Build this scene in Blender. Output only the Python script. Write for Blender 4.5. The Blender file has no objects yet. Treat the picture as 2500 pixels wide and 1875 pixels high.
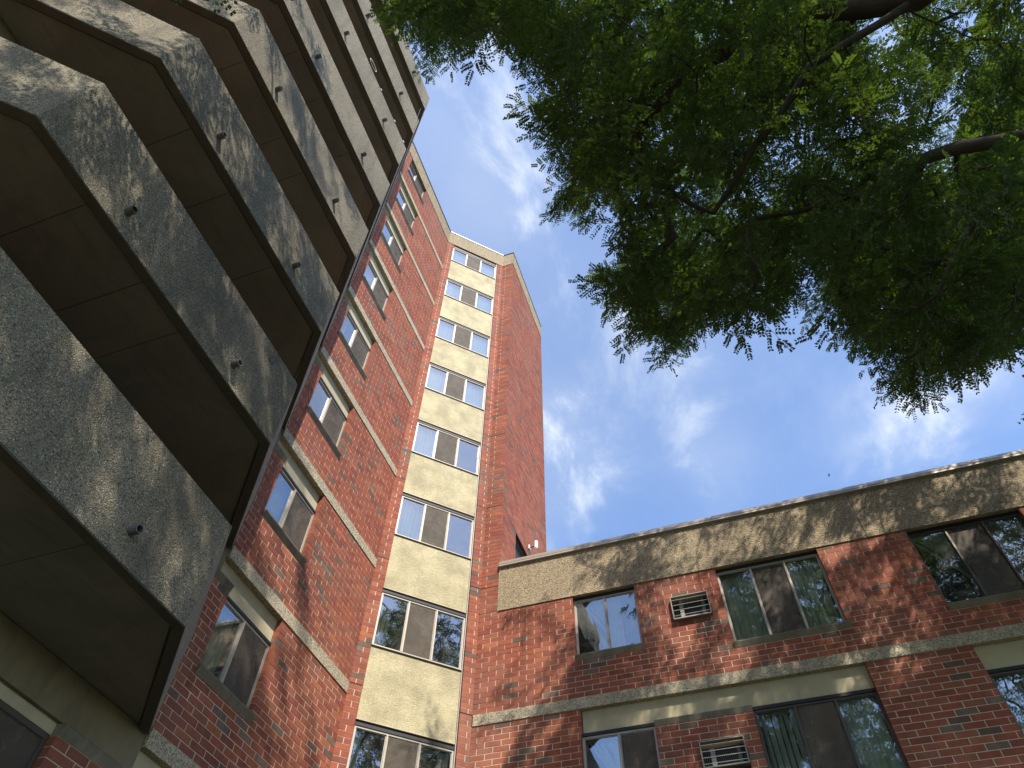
import bpy, math, random
import numpy as np
from mathutils import Matrix, Vector

# ------------------------------------------------------------------ camera
C = bpy.context.scene.collection
scene = bpy.context.scene
EYE = 1.6
RX = (0.9444998746918458, 0.32790458419171487, 0.019964227336568965)
RY = (-0.2554468496724631, 0.7712860925359256, -0.5829791338059002)
RZ = (-0.2065596613559909, 0.5455239198483619, 0.8122418107766778)
cam_data = bpy.data.cameras.new("camera")
cam = bpy.data.objects.new("camera", cam_data)
C.objects.link(cam)
cam.matrix_world = Matrix(((RX[0], -RY[0], -RZ[0], 0), (RX[1], -RY[1], -RZ[1], 0),
                           (RX[2], -RY[2], -RZ[2], EYE), (0, 0, 0, 1)))
cam_data.sensor_width = 36.0
cam_data.lens = 36.0 * 1704.57 / 2500.0
cam_data.clip_start = 0.05
cam_data.clip_end = 4000
scene.camera = cam

# ------------------------------------------------------------------ light
SUN = Vector((0.411, -0.494, 0.766)).normalized()
scene.view_settings.view_transform = 'Standard'
scene.view_settings.look = 'None'
scene.view_settings.gamma = 1.0
scene.view_settings.use_curve_mapping = False
scene.view_settings.exposure = 0.7
sun_data = bpy.data.lights.new("sun", 'SUN')
sun_data.energy = 4.8
sun_data.angle = math.radians(0.53)
sun_data.color = (1.0, 0.93, 0.82)
sun = bpy.data.objects.new("sun", sun_data)
C.objects.link(sun)
sun.rotation_euler = SUN.to_track_quat('Z', 'Y').to_euler()
sun.location = SUN * 60

world = bpy.data.worlds.new("World")
scene.world = world
world.use_nodes = True
wn, wl = world.node_tree.nodes, world.node_tree.links
wn.clear()


def wnode(t, **k):
    n = wn.new(t)
    for a, b in k.items():
        setattr(n, a, b)
    return n


def wmath(op, a, b=None, clamp=False):
    n = wnode('ShaderNodeMath', operation=op, use_clamp=clamp)
    for i, v in enumerate((a, b)):
        if v is None:
            continue
        if isinstance(v, (int, float)):
            n.inputs[i].default_value = v
        else:
            wl.new(v, n.inputs[i])
    return n.outputs[0]


sky = wnode('ShaderNodeTexSky', sky_type='NISHITA')
sky.sun_disc = False
sky.sun_elevation = math.asin(SUN.z)
sky.sun_rotation = math.atan2(SUN.x, SUN.y)
sky.altitude = 100
sky.air_density = 1.0
sky.dust_density = 0.6
sky.ozone_density = 1.3
tc = wnode('ShaderNodeTexCoord')
sep = wnode('ShaderNodeSeparateXYZ')
wl.new(tc.outputs['Generated'], sep.inputs[0])
zc = wmath('MAXIMUM', sep.outputs[2], 0.08)
px = wmath('DIVIDE', sep.outputs[0], zc)
py = wmath('DIVIDE', sep.outputs[1], zc)
comb = wnode('ShaderNodeCombineXYZ')
wl.new(px, comb.inputs[0])
wl.new(py, comb.inputs[1])


def wnoise(scale, detail, rough, dist, sx=1.0, sy=1.0, rot=0.0, off=(0, 0, 0)):
    mp = wnode('ShaderNodeMapping')
    mp.inputs['Scale'].default_value = (sx, sy, 1)
    mp.inputs['Rotation'].default_value = (0, 0, rot)
    mp.inputs['Location'].default_value = off
    wl.new(comb.outputs[0], mp.inputs[0])
    n = wnode('ShaderNodeTexNoise')
    n.inputs['Scale'].default_value = scale
    n.inputs['Detail'].default_value = detail
    n.inputs['Roughness'].default_value = rough
    n.inputs['Distortion'].default_value = dist
    wl.new(mp.outputs[0], n.inputs[0])
    return n.outputs[0]


def smooth(v, a, b):
    n = wnode('ShaderNodeMapRange', interpolation_type='SMOOTHSTEP')
    n.inputs['From Min'].default_value = a
    n.inputs['From Max'].default_value = b
    wl.new(v, n.inputs['Value'])
    return n.outputs[0]


# thin cirrus: wisps torn along the wind, thicker inside a few soft banks
wisps = smooth(wnoise(4.0, 9, 0.60, 0.40, 1.35, 0.85, 0.7, (3.1, 1.7, 0)), 0.47, 0.74)
veil = smooth(wnoise(1.3, 6, 0.55, 0.4, 1.0, 0.8, 0.2, (7.3, 2.2, 0)), 0.38, 0.8)
CLOUD_BANKS = [(-0.22, 0.28, 0.10, 0.14, 0.75), (-0.16, 0.36, 0.06, 0.08, 0.40), (-0.22, 0.75, 0.07, 0.06, 0.80), (-0.20, 0.88, 0.09, 0.15, 0.75), (-0.33, 1.01, 0.11, 0.16, 0.60), (0.02, 0.73, 0.06, 0.11, 0.60), (0.03, 0.69, 0.05, 0.05, 0.30), (0.05, 0.96, 0.07, 0.10, 0.80), (0.42, 1.01, 0.09, 0.12, 1.00), (0.53, 0.93, 0.09, 0.09, 0.90), (-0.22, 0.15, 0.04, 0.05, 0.60), (0.35, 0.38, 0.25, 0.25, 0.75), (-0.20, 0.30, 0.25, 0.35, 0.55), (-0.1, 0.55, 0.3, 0.2, 0.25)]
bank = None
warp = wmath('MULTIPLY', wmath('SUBTRACT', wnoise(5.0, 5, 0.6, 0.3), 0.5), 0.22)
for (bx, by, rx, ry, amp) in CLOUD_BANKS:
    dx = wmath('DIVIDE', wmath('SUBTRACT', wmath('ADD', px, warp), bx), rx)
    dy = wmath('DIVIDE', wmath('SUBTRACT', wmath('ADD', py, warp), by), ry)
    g = wmath('EXPONENT', wmath('MULTIPLY', wmath('ADD', wmath('MULTIPLY', dx, dx), wmath('MULTIPLY', dy, dy)), -1.0))
    g = wmath('MULTIPLY', g, amp)
    bank = g if bank is None else wmath('ADD', bank, g)
dens = wmath('ADD', wmath('MULTIPLY', wisps, wmath('ADD', wmath('MULTIPLY', bank, 1.05), 0.07)),
             wmath('ADD', wmath('MULTIPLY', veil, 0.16), wmath('ADD', wmath('MULTIPLY', bank, 0.20), 0.02)))
dens = wmath('MINIMUM', dens, 0.92)
tint = wnode('ShaderNodeMix', data_type='RGBA', blend_type='MULTIPLY')
tint.inputs['Factor'].default_value = 1.0
tint.inputs[7].default_value = (1.07, 1.19, 1.36, 1)
wl.new(sky.outputs[0], tint.inputs[6])
mix = wnode('ShaderNodeMix', data_type='RGBA')
wl.new(dens, mix.inputs['Factor'])
wl.new(tint.outputs[2], mix.inputs[6])
mix.inputs[7].default_value = (3.7, 4.1, 4.7, 1)
bg = wnode('ShaderNodeBackground')
bg.inputs[1].default_value = 0.15
wl.new(mix.outputs[2], bg.inputs[0])
wout = wnode('ShaderNodeOutputWorld')
wl.new(bg.outputs[0], wout.inputs[0])

# ------------------------------------------------------------------ materials
MATS = {}


class NT:
    """small node helper"""
    def __init__(self, name):
        self.m = bpy.data.materials.new(name)
        self.m.use_nodes = True
        self.n = self.m.node_tree.nodes
        self.l = self.m.node_tree.links
        self.b = self.n['Principled BSDF']
        self.o = self.n['Material Output']
        g = self.n.new('ShaderNodeNewGeometry')
        self.pos = g.outputs['Position']
        MATS[name] = self.m

    def new(self, t, **k):
        x = self.n.new(t)
        for a, b in k.items():
            setattr(x, a, b)
        return x

    def vec(self, scale=(1, 1, 1), rot=(0, 0, 0), src=None):
        mp = self.new('ShaderNodeMapping')
        mp.inputs['Scale'].default_value = scale
        mp.inputs['Rotation'].default_value = rot
        self.l.new(src or self.pos, mp.inputs[0])
        return mp.outputs[0]

    def noise(self, scale, detail=4, rough=0.55, dist=0.0, vec=None, col=False):
        x = self.new('ShaderNodeTexNoise')
        x.inputs['Scale'].default_value = scale
        x.inputs['Detail'].default_value = detail
        x.inputs['Roughness'].default_value = rough
        x.inputs['Distortion'].default_value = dist
        self.l.new(vec or self.pos, x.inputs[0])
        return x.outputs[1 if col else 0]

    def voro(self, scale, feature='F1', vec=None, out=0):
        x = self.new('ShaderNodeTexVoronoi', feature=feature)
        x.inputs['Scale'].default_value = scale
        self.l.new(vec or self.pos, x.inputs['Vector'])
        return x.outputs[out]

    def ramp(self, v, stops, interp='LINEAR'):
        r = self.new('ShaderNodeValToRGB')
        r.color_ramp.interpolation = interp
        e = r.color_ramp.elements
        while len(e) < len(stops):
            e.new(0.5)
        for i, (p, c) in enumerate(stops):
            e[i].position = p
            e[i].color = (c, c, c, 1) if isinstance(c, (int, float)) else (*c, 1)
        self.l.new(v, r.inputs[0])
        return r.outputs[0]

    def mixc(self, f, a, b, mode='MIX'):
        x = self.new('ShaderNodeMix', data_type='RGBA', blend_type=mode)
        for i, v in ((0, f), (6, a), (7, b)):
            if isinstance(v, (int, float)):
                x.inputs[i].default_value = v
            elif isinstance(v, tuple):
                x.inputs[i].default_value = (*v, 1)
            else:
                self.l.new(v, x.inputs[i])
        return x.outputs[2]

    def math(self, op, a, b=0.0, clamp=False):
        x = self.new('ShaderNodeMath', operation=op, use_clamp=clamp)
        for i, v in enumerate((a, b)):
            if isinstance(v, (int, float)):
                x.inputs[i].default_value = v
            else:
                self.l.new(v, x.inputs[i])
        return x.outputs[0]

    def set(self, col=None, rough=None, spec=None, metal=None, bump=None, bs=0.3, bd=0.01):
        if col is not None:
            if isinstance(col, tuple):
                self.b.inputs['Base Color'].default_value = (*col, 1)
            else:
                self.l.new(col, self.b.inputs['Base Color'])
        for nm, v in (('Roughness', rough), ('Specular IOR Level', spec), ('Metallic', metal)):
            if v is None:
                continue
            if isinstance(v, (int, float)):
                self.b.inputs[nm].default_value = v
            else:
                self.l.new(v, self.b.inputs[nm])
        if bump is not None:
            x = self.new('ShaderNodeBump')
            x.inputs['Strength'].default_value = bs
            x.inputs['Distance'].default_value = bd
            self.l.new(bump, x.inputs['Height'])
            self.l.new(x.outputs[0], self.b.inputs['Normal'])
        return self.m


BRICK_TINTS = [(0.290, 0.086, 0.050), (0.325, 0.098, 0.054), (0.260, 0.074, 0.046), (0.375, 0.122, 0.062),
               (0.300, 0.104, 0.062), (0.225, 0.074, 0.050), (0.140, 0.088, 0.066), (0.185, 0.128, 0.092)]
BRICK_W = [25, 24, 16, 8, 11, 8, 5, 3]
for i, c in enumerate(BRICK_TINTS):
    t = NT("brick_%d" % i)
    fine = t.noise(60, 4, 0.7)
    blotch = t.noise(7, 3, 0.6)
    big = t.noise(0.55, 3, 0.6)
    col = t.mixc(t.ramp(blotch, [(0.3, 0.0), (0.75, 1.0)]), tuple(v * 0.82 for v in c), tuple(v * 1.16 for v in c))
    col = t.mixc(t.ramp(fine, [(0.50, 0.0), (0.72, 0.75)]), col, tuple(min(1, v * 0.5) for v in c))
    col = t.mixc(t.ramp(big, [(0.48, 0.0), (0.80, 0.30)]), col, (0.34, 0.20, 0.15))
    run = t.noise(1.0, 5, 0.6, 0.3, t.vec((2.2, 2.2, 0.22)))
    col = t.mixc(t.ramp(run, [(0.52, 0.0), (0.74, 0.38)]), col, (0.085, 0.048, 0.036))
    t.set(col, 0.85, 0.25, bump=t.noise(170, 3, 0.7), bs=0.5, bd=0.004)

t = NT("mortar")
t.set(t.mixc(t.noise(9, 4), (0.50, 0.40, 0.30), (0.70, 0.59, 0.46)), 0.95, 0.1, bump=t.noise(220, 3), bs=0.4, bd=0.003)


def aggregate(name, base, dark, light, scale, speck=0.10, stain=(0.1, 0.1, 0.09), stain_amt=0.5):
    t = NT(name)
    cell = t.voro(scale, out=1)                       # one random colour per pebble
    sepc = t.new('ShaderNodeSeparateColor')
    t.l.new(cell, sepc.inputs[0])
    d = t.voro(scale, out=0)
    col = t.ramp(sepc.outputs[0], [(0.0, dark), (0.30, tuple(v * 0.8 for v in base)), (0.6, base),
                                   (1.0 - speck, tuple(min(1, v * 1.25) for v in base)), (1.0, light)])
    col = t.mixc(t.ramp(d, [(0.30, 0.0), (0.75, 0.55)]), col, tuple(v * 0.40 for v in base))
    st = t.noise(1.0, 5, 0.62, 0.4, t.vec((1.0, 1.0, 0.35)))
    col = t.mixc(t.ramp(st, [(0.42, 0.0), (0.74, stain_amt)]), col, stain)
    run = t.noise(1.0, 5, 0.6, 0.2, t.vec((7.0, 7.0, 0.55)))
    col = t.mixc(t.ramp(run, [(0.52, 0.0), (0.74, stain_amt * 0.7)]), col, stain)
    pit = t.ramp(t.voro(scale * 0.22, out=0), [(0.05, 1.0), (0.11, 0.0)])
    col = t.mixc(t.math('MULTIPLY', pit, 0.7), col, tuple(v * 0.25 for v in base))
    h = t.math('SUBTRACT', t.math('MULTIPLY', sepc.outputs[1], 0.7), d)
    return t.set(col, 0.9, 0.2, bump=h, bs=0.9, bd=0.010)


aggregate("balcony_aggregate", (0.335, 0.285, 0.20), (0.08, 0.074, 0.06), (0.66, 0.62, 0.52), 86, 0.06, (0.080, 0.075, 0.056), 0.62)
aggregate("clean_aggregate", (0.46, 0.43, 0.36), (0.22, 0.20, 0.17), (0.66, 0.62, 0.54), 88, 0.08, (0.26, 0.25, 0.21), 0.35)
aggregate("fascia_aggregate", (0.47, 0.37, 0.235), (0.16, 0.12, 0.08), (0.60, 0.52, 0.38), 58, 0.10, (0.19, 0.15, 0.105), 0.45)
aggregate("band_aggregate", (0.60, 0.52, 0.37), (0.20, 0.16, 0.11), (0.66, 0.60, 0.46), 64, 0.12, (0.24, 0.21, 0.15), 0.35)

t = NT("stucco")
fib = t.noise(26, 5, 0.65, 1.6)
big = t.noise(2.2, 5, 0.6)
scr = t.ramp(t.noise(20, 4, 0.6, 2.2), [(0.42, 0.0), (0.50, 0.65), (0.55, 0.0)])
col = t.mixc(t.ramp(big, [(0.38, 0.0), (0.64, 1.0)]), (0.62, 0.545, 0.345), (0.42, 0.365, 0.235))
col = t.mixc(scr, col, (0.30, 0.26, 0.16))
col = t.mixc(t.ramp(fib, [(0.55, 0.0), (0.75, 0.35)]), col, (0.36, 0.31, 0.19))
run = t.noise(1.0, 5, 0.6, 0.2, t.vec((9.0, 9.0, 0.45)))
col = t.mixc(t.ramp(run, [(0.54, 0.0), (0.78, 0.45)]), col, (0.30, 0.27, 0.19))
t.set(col, 0.92, 0.15, bump=fib, bs=1.0, bd=0.02)

t = NT("cream_panel")
st = t.noise(1.7, 5, 0.65, 0.3, t.vec((1.5, 1.5, 0.5)))
col = t.mixc(t.ramp(st, [(0.4, 0.0), (0.75, 0.7)]), (0.50, 0.44, 0.29), (0.33, 0.29, 0.19))
t.set(col, 0.85, 0.2, bump=t.noise(90, 4), bs=0.35, bd=0.004)

t = NT("shaded_cream")  # darker copy of the cream: shade beneath tree and balcony put into the colour
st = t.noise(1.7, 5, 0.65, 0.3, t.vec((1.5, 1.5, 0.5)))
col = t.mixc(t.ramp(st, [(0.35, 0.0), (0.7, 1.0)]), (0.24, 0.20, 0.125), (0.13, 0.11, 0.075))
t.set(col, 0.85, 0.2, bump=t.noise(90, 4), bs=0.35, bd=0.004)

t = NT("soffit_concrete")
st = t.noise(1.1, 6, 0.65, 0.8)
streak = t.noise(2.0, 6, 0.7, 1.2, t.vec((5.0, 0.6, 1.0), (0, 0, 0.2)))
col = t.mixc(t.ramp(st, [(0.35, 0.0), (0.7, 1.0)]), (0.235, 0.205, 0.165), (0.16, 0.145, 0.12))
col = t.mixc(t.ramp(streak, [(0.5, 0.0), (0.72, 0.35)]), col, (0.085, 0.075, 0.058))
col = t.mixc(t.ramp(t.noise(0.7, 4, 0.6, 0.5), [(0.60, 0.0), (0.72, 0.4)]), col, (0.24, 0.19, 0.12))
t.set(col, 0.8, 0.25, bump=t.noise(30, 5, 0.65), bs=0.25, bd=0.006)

t = NT("soffit_rim")
col = t.mixc(t.noise(3, 5, 0.7), (0.06, 0.055, 0.045), (0.15, 0.13, 0.10))
t.set(col, 0.85, 0.2, bump=t.noise(60, 4), bs=0.4, bd=0.006)

t = NT("sill_concrete")
col = t.mixc(t.ramp(t.noise(4, 5, 0.65, 0.3, t.vec((1, 1, 0.5))), [(0.35, 0.0), (0.7, 1.0)]), (0.27, 0.235, 0.17), (0.15, 0.135, 0.105))
t.set(col, 0.88, 0.2, bump=t.noise(80, 4), bs=0.3, bd=0.004)


def plain(name, col, rough=0.5, metal=0.0, var=0.12, sc=12, spec=0.5):
    t = NT(name)
    c = t.mixc(t.noise(sc, 4, 0.6), tuple(v * (1 - var) for v in col), tuple(min(1, v * (1 + var)) for v in col))
    return t.set(c, rough, spec, metal, bump=t.noise(45, 3), bs=0.08, bd=0.003)


plain("frame_light", (0.42, 0.37, 0.31), 0.45, 0.15)
plain("frame_bronze", (0.115, 0.095, 0.078), 0.4, 0.5)
plain("gasket_black", (0.012, 0.012, 0.012), 0.6)
plain("coping_tan", (0.30, 0.25, 0.19), 0.35, 0.25, 0.10, 2)
plain("coping_white", (0.72, 0.72, 0.70), 0.35, 0.1, 0.05, 2)
plain("coping_dark", (0.10, 0.09, 0.08), 0.4, 0.3)
plain("joint_sealant", (0.018, 0.016, 0.014), 0.8)
plain("pipe_metal", (0.16, 0.14, 0.125), 0.55, 0.3, 0.25)
plain("white_plastic", (0.78, 0.76, 0.70), 0.35, 0.0, 0.05)
plain("cabinet_metal", (0.32, 0.29, 0.24), 0.45, 0.4, 0.15)
plain("bar_metal", (0.55, 0.52, 0.46), 0.35, 0.5, 0.1)
plain("coil_dark", (0.03, 0.032, 0.034), 0.6, 0.2)
plain("blind_cream", (0.62, 0.62, 0.50), 0.55, 0.0, 0.08, 5)
plain("blind_white", (0.78, 0.80, 0.76), 0.55, 0.0, 0.05, 5)
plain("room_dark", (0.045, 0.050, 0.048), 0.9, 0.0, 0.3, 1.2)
plain("plain_brick_far", (0.24, 0.075, 0.05), 0.9)
plain("roof_gravel", (0.28, 0.26, 0.23), 0.95, 0.0, 0.25, 30)
plain("caulk_white", (0.62, 0.57, 0.47), 0.7)
plain("bird_black", (0.02, 0.02, 0.022), 0.6)

t = NT("insect_screen")
gsc = t.new('ShaderNodeBsdfTransparent')
mixs = t.new('ShaderNodeMixShader')
dust = t.ramp(t.noise(3.5, 6, 0.7, 0.6), [(0.35, 0.0), (0.75, 1.0)])
specks = t.ramp(t.voro(46, out=0), [(0.06, 1.0), (0.12, 0.0)])
specks = t.math('MULTIPLY', specks, t.ramp(t.noise(2.6, 3), [(0.5, 0.0), (0.7, 0.8)]))
t.set(t.mixc(specks, t.mixc(dust, (0.085, 0.070, 0.054), (0.165, 0.135, 0.104)), (0.5, 0.47, 0.4)), 0.7, 0.25)
mixs.inputs[0].default_value = 0.72
t.l.new(gsc.outputs[0], mixs.inputs[1])
t.l.new(t.b.outputs[0], mixs.inputs[2])
t.l.new(mixs.outputs[0], t.o.inputs[0])

t = NT("window_glass")
tr = t.new('ShaderNodeBsdfTransparent')
tr.inputs[0].default_value = (0.78, 0.86, 0.82, 1)
gl = t.new('ShaderNodeBsdfGlossy')
gl.inputs['Roughness'].default_value = 0.0
gl.inputs['Color'].default_value = (0.95, 0.97, 1.0, 1)
fr = t.new('ShaderNodeFresnel')
fr.inputs[0].default_value = 1.75
bp = t.new('ShaderNodeBump')
bp.inputs['Strength'].default_value = 0.10
bp.inputs['Distance'].default_value = 0.02
t.l.new(t.noise(1.6, 2, 0.4), bp.inputs['Height'])
t.l.new(bp.outputs[0], gl.inputs['Normal'])
fac = t.math('MULTIPLY', fr.outputs[0], 2.5)
fac = t.math('MINIMUM', t.math('ADD', fac, 0.07), 0.93)
ms = t.new('ShaderNodeMixShader')
t.l.new(fac, ms.inputs[0])
t.l.new(tr.outputs[0], ms.inputs[1])
t.l.new(gl.outputs[0], ms.inputs[2])
df = t.new('ShaderNodeBsdfDiffuse')
df.inputs[0].default_value = (0.55, 0.55, 0.50, 1)
ms2 = t.new('ShaderNodeMixShader')
dirt = t.ramp(t.noise(2.3, 7, 0.7, 0.5), [(0.45, 0.015), (0.8, 0.16)])
t.l.new(dirt, ms2.inputs[0])
t.l.new(ms.outputs[0], ms2.inputs[1])
t.l.new(df.outputs[0], ms2.inputs[2])
t.l.new(ms2.outputs[0], t.o.inputs[0])

t = NT("bark")
rid = t.noise(9, 6, 0.7, 0.6, t.vec((1, 1, 0.35)))
t.set(t.mixc(rid, (0.030, 0.024, 0.020), (0.095, 0.078, 0.062)), 0.95, 0.1, bump=rid, bs=0.8, bd=0.03)

t = NT("leaf")
c1 = t.noise(0.8, 3, 0.6)
c2 = t.noise(11, 2, 0.5)
col = t.mixc(t.ramp(c1, [(0.35, 0.0), (0.68, 1.0)]), (0.028, 0.046, 0.021), (0.058, 0.084, 0.026))
col = t.mixc(t.ramp(c2, [(0.35, 0.0), (0.7, 0.7)]), col, (0.050, 0.074, 0.028))
t.set(col, 0.55, 0.18)
tl = t.new('ShaderNodeBsdfTranslucent')
t.l.new(t.mixc(1.0, col, (3.3, 3.6, 1.0), 'MULTIPLY'), tl.inputs[0])
ms = t.new('ShaderNodeMixShader')
ms.inputs[0].default_value = 0.30
t.l.new(t.b.outputs[0], ms.inputs[1])
t.l.new(tl.outputs[0], ms.inputs[2])
t.l.new(ms.outputs[0], t.o.inputs[0])

t = NT("ground_mix")
col = t.mixc(t.ramp(t.noise(0.12, 4), [(0.45, 0.0), (0.52, 1.0)]), (0.12, 0.11, 0.095), (0.045, 0.07, 0.025))
t.set(col, 0.95, 0.1, bump=t.noise(20, 4), bs=0.4, bd=0.02)
M = MATS


# ------------------------------------------------------------------ mesh helpers
class Frame:
    def __init__(self, o, u, n):
        self.o = np.array([o[0], o[1], 0.0])
        self.u = np.array([u[0], u[1], 0.0]) / math.hypot(*u)
        self.n = np.array([n[0], n[1], 0.0]) / math.hypot(*n)

    def p(self, a, z, d=0.0):
        q = self.o + self.u * a + self.n * d
        return (q[0], q[1], z)


class MB:
    def __init__(self):
        self.v, self.f, self.mi = [], [], []

    def quad_faces(self, pts, faces, mi=0):
        b = len(self.v)
        self.v += pts
        for f in faces:
            self.f.append(tuple(b + i for i in f))
            self.mi.append(mi)
        return self

    def box(self, fr, u0, u1, z0, z1, d0, d1, mi=0, back=True):
        pts = [fr.p(u0, z0, d0), fr.p(u1, z0, d0), fr.p(u1, z1, d0), fr.p(u0, z1, d0),
               fr.p(u0, z0, d1), fr.p(u1, z0, d1), fr.p(u1, z1, d1), fr.p(u0, z1, d1)]
        fs = [(4, 5, 6, 7), (0, 1, 5, 4), (1, 2, 6, 5), (2, 3, 7, 6), (3, 0, 4, 7)]
        if back:
            fs.append((3, 2, 1, 0))
        return self.quad_faces(pts, fs, mi)

    def prism(self, fr, u0, u1, prof, mi=0):
        """profile of (d, z) points extruded along the wall"""
        k = len(prof)
        pts = [fr.p(u0, z, d) for d, z in prof] + [fr.p(u1, z, d) for d, z in prof]
        fs = [tuple(range(k)), tuple(range(2 * k - 1, k - 1, -1))]
        fs += [(i, i + k, (i + 1) % k + k, (i + 1) % k) for i in range(k)]
        return self.quad_faces(pts, fs, mi)

    def poly(self, ring, z0, z1, mi=0):
        """closed plan ring extruded between two heights"""
        k = len(ring)
        pts = [(x, y, z0) for x, y in ring] + [(x, y, z1) for x, y in ring]
        fs = [tuple(range(k))[::-1], tuple(range(k, 2 * k))]
        fs += [(i, (i + 1) % k, (i + 1) % k + k, i + k) for i in range(k)]
        return self.quad_faces(pts, fs, mi)

    def tube(self, pts, rad, seg=8, mi=0, cap=True):
        pts = [Vector(p) for p in pts]
        n = len(pts)
        if isinstance(rad, (int, float)):
            rad = [rad] * n
        b = len(self.v)
        t0 = (pts[1] - pts[0]).normalized()
        a = t0.orthogonal().normalized()
        for i in range(n):
            t = (pts[min(i + 1, n - 1)] - pts[max(i - 1, 0)]).normalized()
            a = (a - t * a.dot(t)).normalized()
            c = t.cross(a)
            for j in range(seg):
                w = 2 * math.pi * j / seg
                q = pts[i] + (a * math.cos(w) + c * math.sin(w)) * rad[i]
                self.v.append(tuple(q))
        for i in range(n - 1):
            for j in range(seg):
                k = (j + 1) % seg
                self.f.append((b + i * seg + j, b + i * seg + k, b + (i + 1) * seg + k, b + (i + 1) * seg + j))
                self.mi.append(mi)
        if cap:
            self.f.append(tuple(b + j for j in range(seg))[::-1])
            self.f.append(tuple(b + (n - 1) * seg + j for j in range(seg)))
            self.mi += [mi, mi]
        return self

    def mesh(self, name, mats):
        me = bpy.data.meshes.new(name)
        me.from_pydata(self.v, [], self.f)
        for m in mats:
            me.materials.append(M[m])
        me.polygons.foreach_set('material_index', self.mi)
        me.update()
        return me

    def build(self, name, mats, parent=None, smooth=False, fix=True):
        if isinstance(mats, str):
            mats = [mats]
        me = self.mesh(name, mats)
        if fix:
            import bmesh
            bm = bmesh.new()
            bm.from_mesh(me)
            bmesh.ops.recalc_face_normals(bm, faces=bm.faces)
            bm.to_mesh(me)
            bm.free()
        if smooth:
            me.polygons.foreach_set('use_smooth', [True] * len(me.polygons))
        return link(name, me, parent)


def link(name, data, parent=None):
    o = bpy.data.objects.new(name, data)
    C.objects.link(o)
    if parent is not None:
        o.parent = parent
        o.matrix_parent_inverse = Matrix.Translation(-parent_world(parent))
    return o


def parent_world(p):
    v = Vector((0, 0, 0))
    while p is not None:
        v += p.location if p.type == 'EMPTY' else Vector((0, 0, 0))
        p = p.parent if p.type == 'EMPTY' else None
    return v


def thing(name, label, cat, loc=(0, 0, 0), group=None):
    o = bpy.data.objects.new(name, None)
    C.objects.link(o)
    o.empty_display_size = 0.3
    o.location = loc
    return tag(o, label, cat, group)


def tag(o, label=None, cat=None, group=None, kind=None):
    for k, v in (('label', label), ('category', cat), ('group', group), ('kind', kind)):
        if v:
            o[k] = v
    return o


# ------------------------------------------------------------------ measures (metres)
XA, YC = -6.3747, 9.4935           # brick wall with the single windows, and its inner corner
S2 = math.sqrt(0.5)
WB = 2.2970                        # width of the angled bay with the window column
XB, YE = XA + WB * S2, YC + WB * S2
XD = -4.3487                       # outer corner of the tower's pier
DD = 3.56                          # depth of the tower side that shows
HF = 2.64                          # storey
LV = [4.005 + EYE + HF * k for k in range(9)]
CO = HF / 26                       # one brick course
ZPB, ZPT = 24.578 + EYE, 25.509 + EYE
ZFB, ZCT = 8.749 + EYE, 9.893 + EYE
A = Frame((XA, 0), (0, 1), (1, 0))
B = Frame((XA, YC), (1, 1), (1, -1))
E = Frame((0, YE), (1, 0), (0, -1))
D = Frame((XD, YE), (0, 1), (1, 0))
BL = 0.300                         # brick module
rnd = random.Random(11)
pickw = rnd.choices(range(8), BRICK_W, k=60000)
pick_i = 0

# ------------------------------------------------------------------ ground
g = MB().box(Frame((0, 0), (1, 0), (0, -1)), -900, 900, -0.5, 0.0, -900, 900)
tag(g.build('ground', 'ground_mix'), kind='structure')

tower = thing('apartment_tower', 'tall red brick apartment tower with stacked grey concrete balconies and an angled window bay', 'apartment building', (XA, YC, 0))
wing = thing('low_brick_wing', 'low red brick wing with tan concrete parapet, joined to the right of the tower', 'building', (0, YE + 3, 0))


# ------------------------------------------------------------------ brickwork
def eye_size(p, area):
    """how large a brick shows from the spot where the photograph was taken"""
    d = np.array(p) - np.array([0, 0, EYE])
    cx, cy, cz = (float(np.dot(r, d)) for r in (RX, RY, RZ))
    if cz < 0.5:
        return 0
    u, v = cx / cz * 1704.57 / 1250, cy / cz * 1704.57 / 937.5
    if abs(u) > 1.02 or abs(v) > 1.02:
        return 0
    return area / float(np.dot(d, d))


def free_spans(u0, u1, z, holes):
    s = [(u0, u1)]
    for (a, b, c, e) in holes:
        if c < z < e:
            t = []
            for (p, q) in s:
                if b <= p or a >= q:
                    t.append((p, q))
                else:
                    if a > p:
                        t.append((p, a))
                    if b < q:
                        t.append((b, q))
            s = t
    return s


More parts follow.
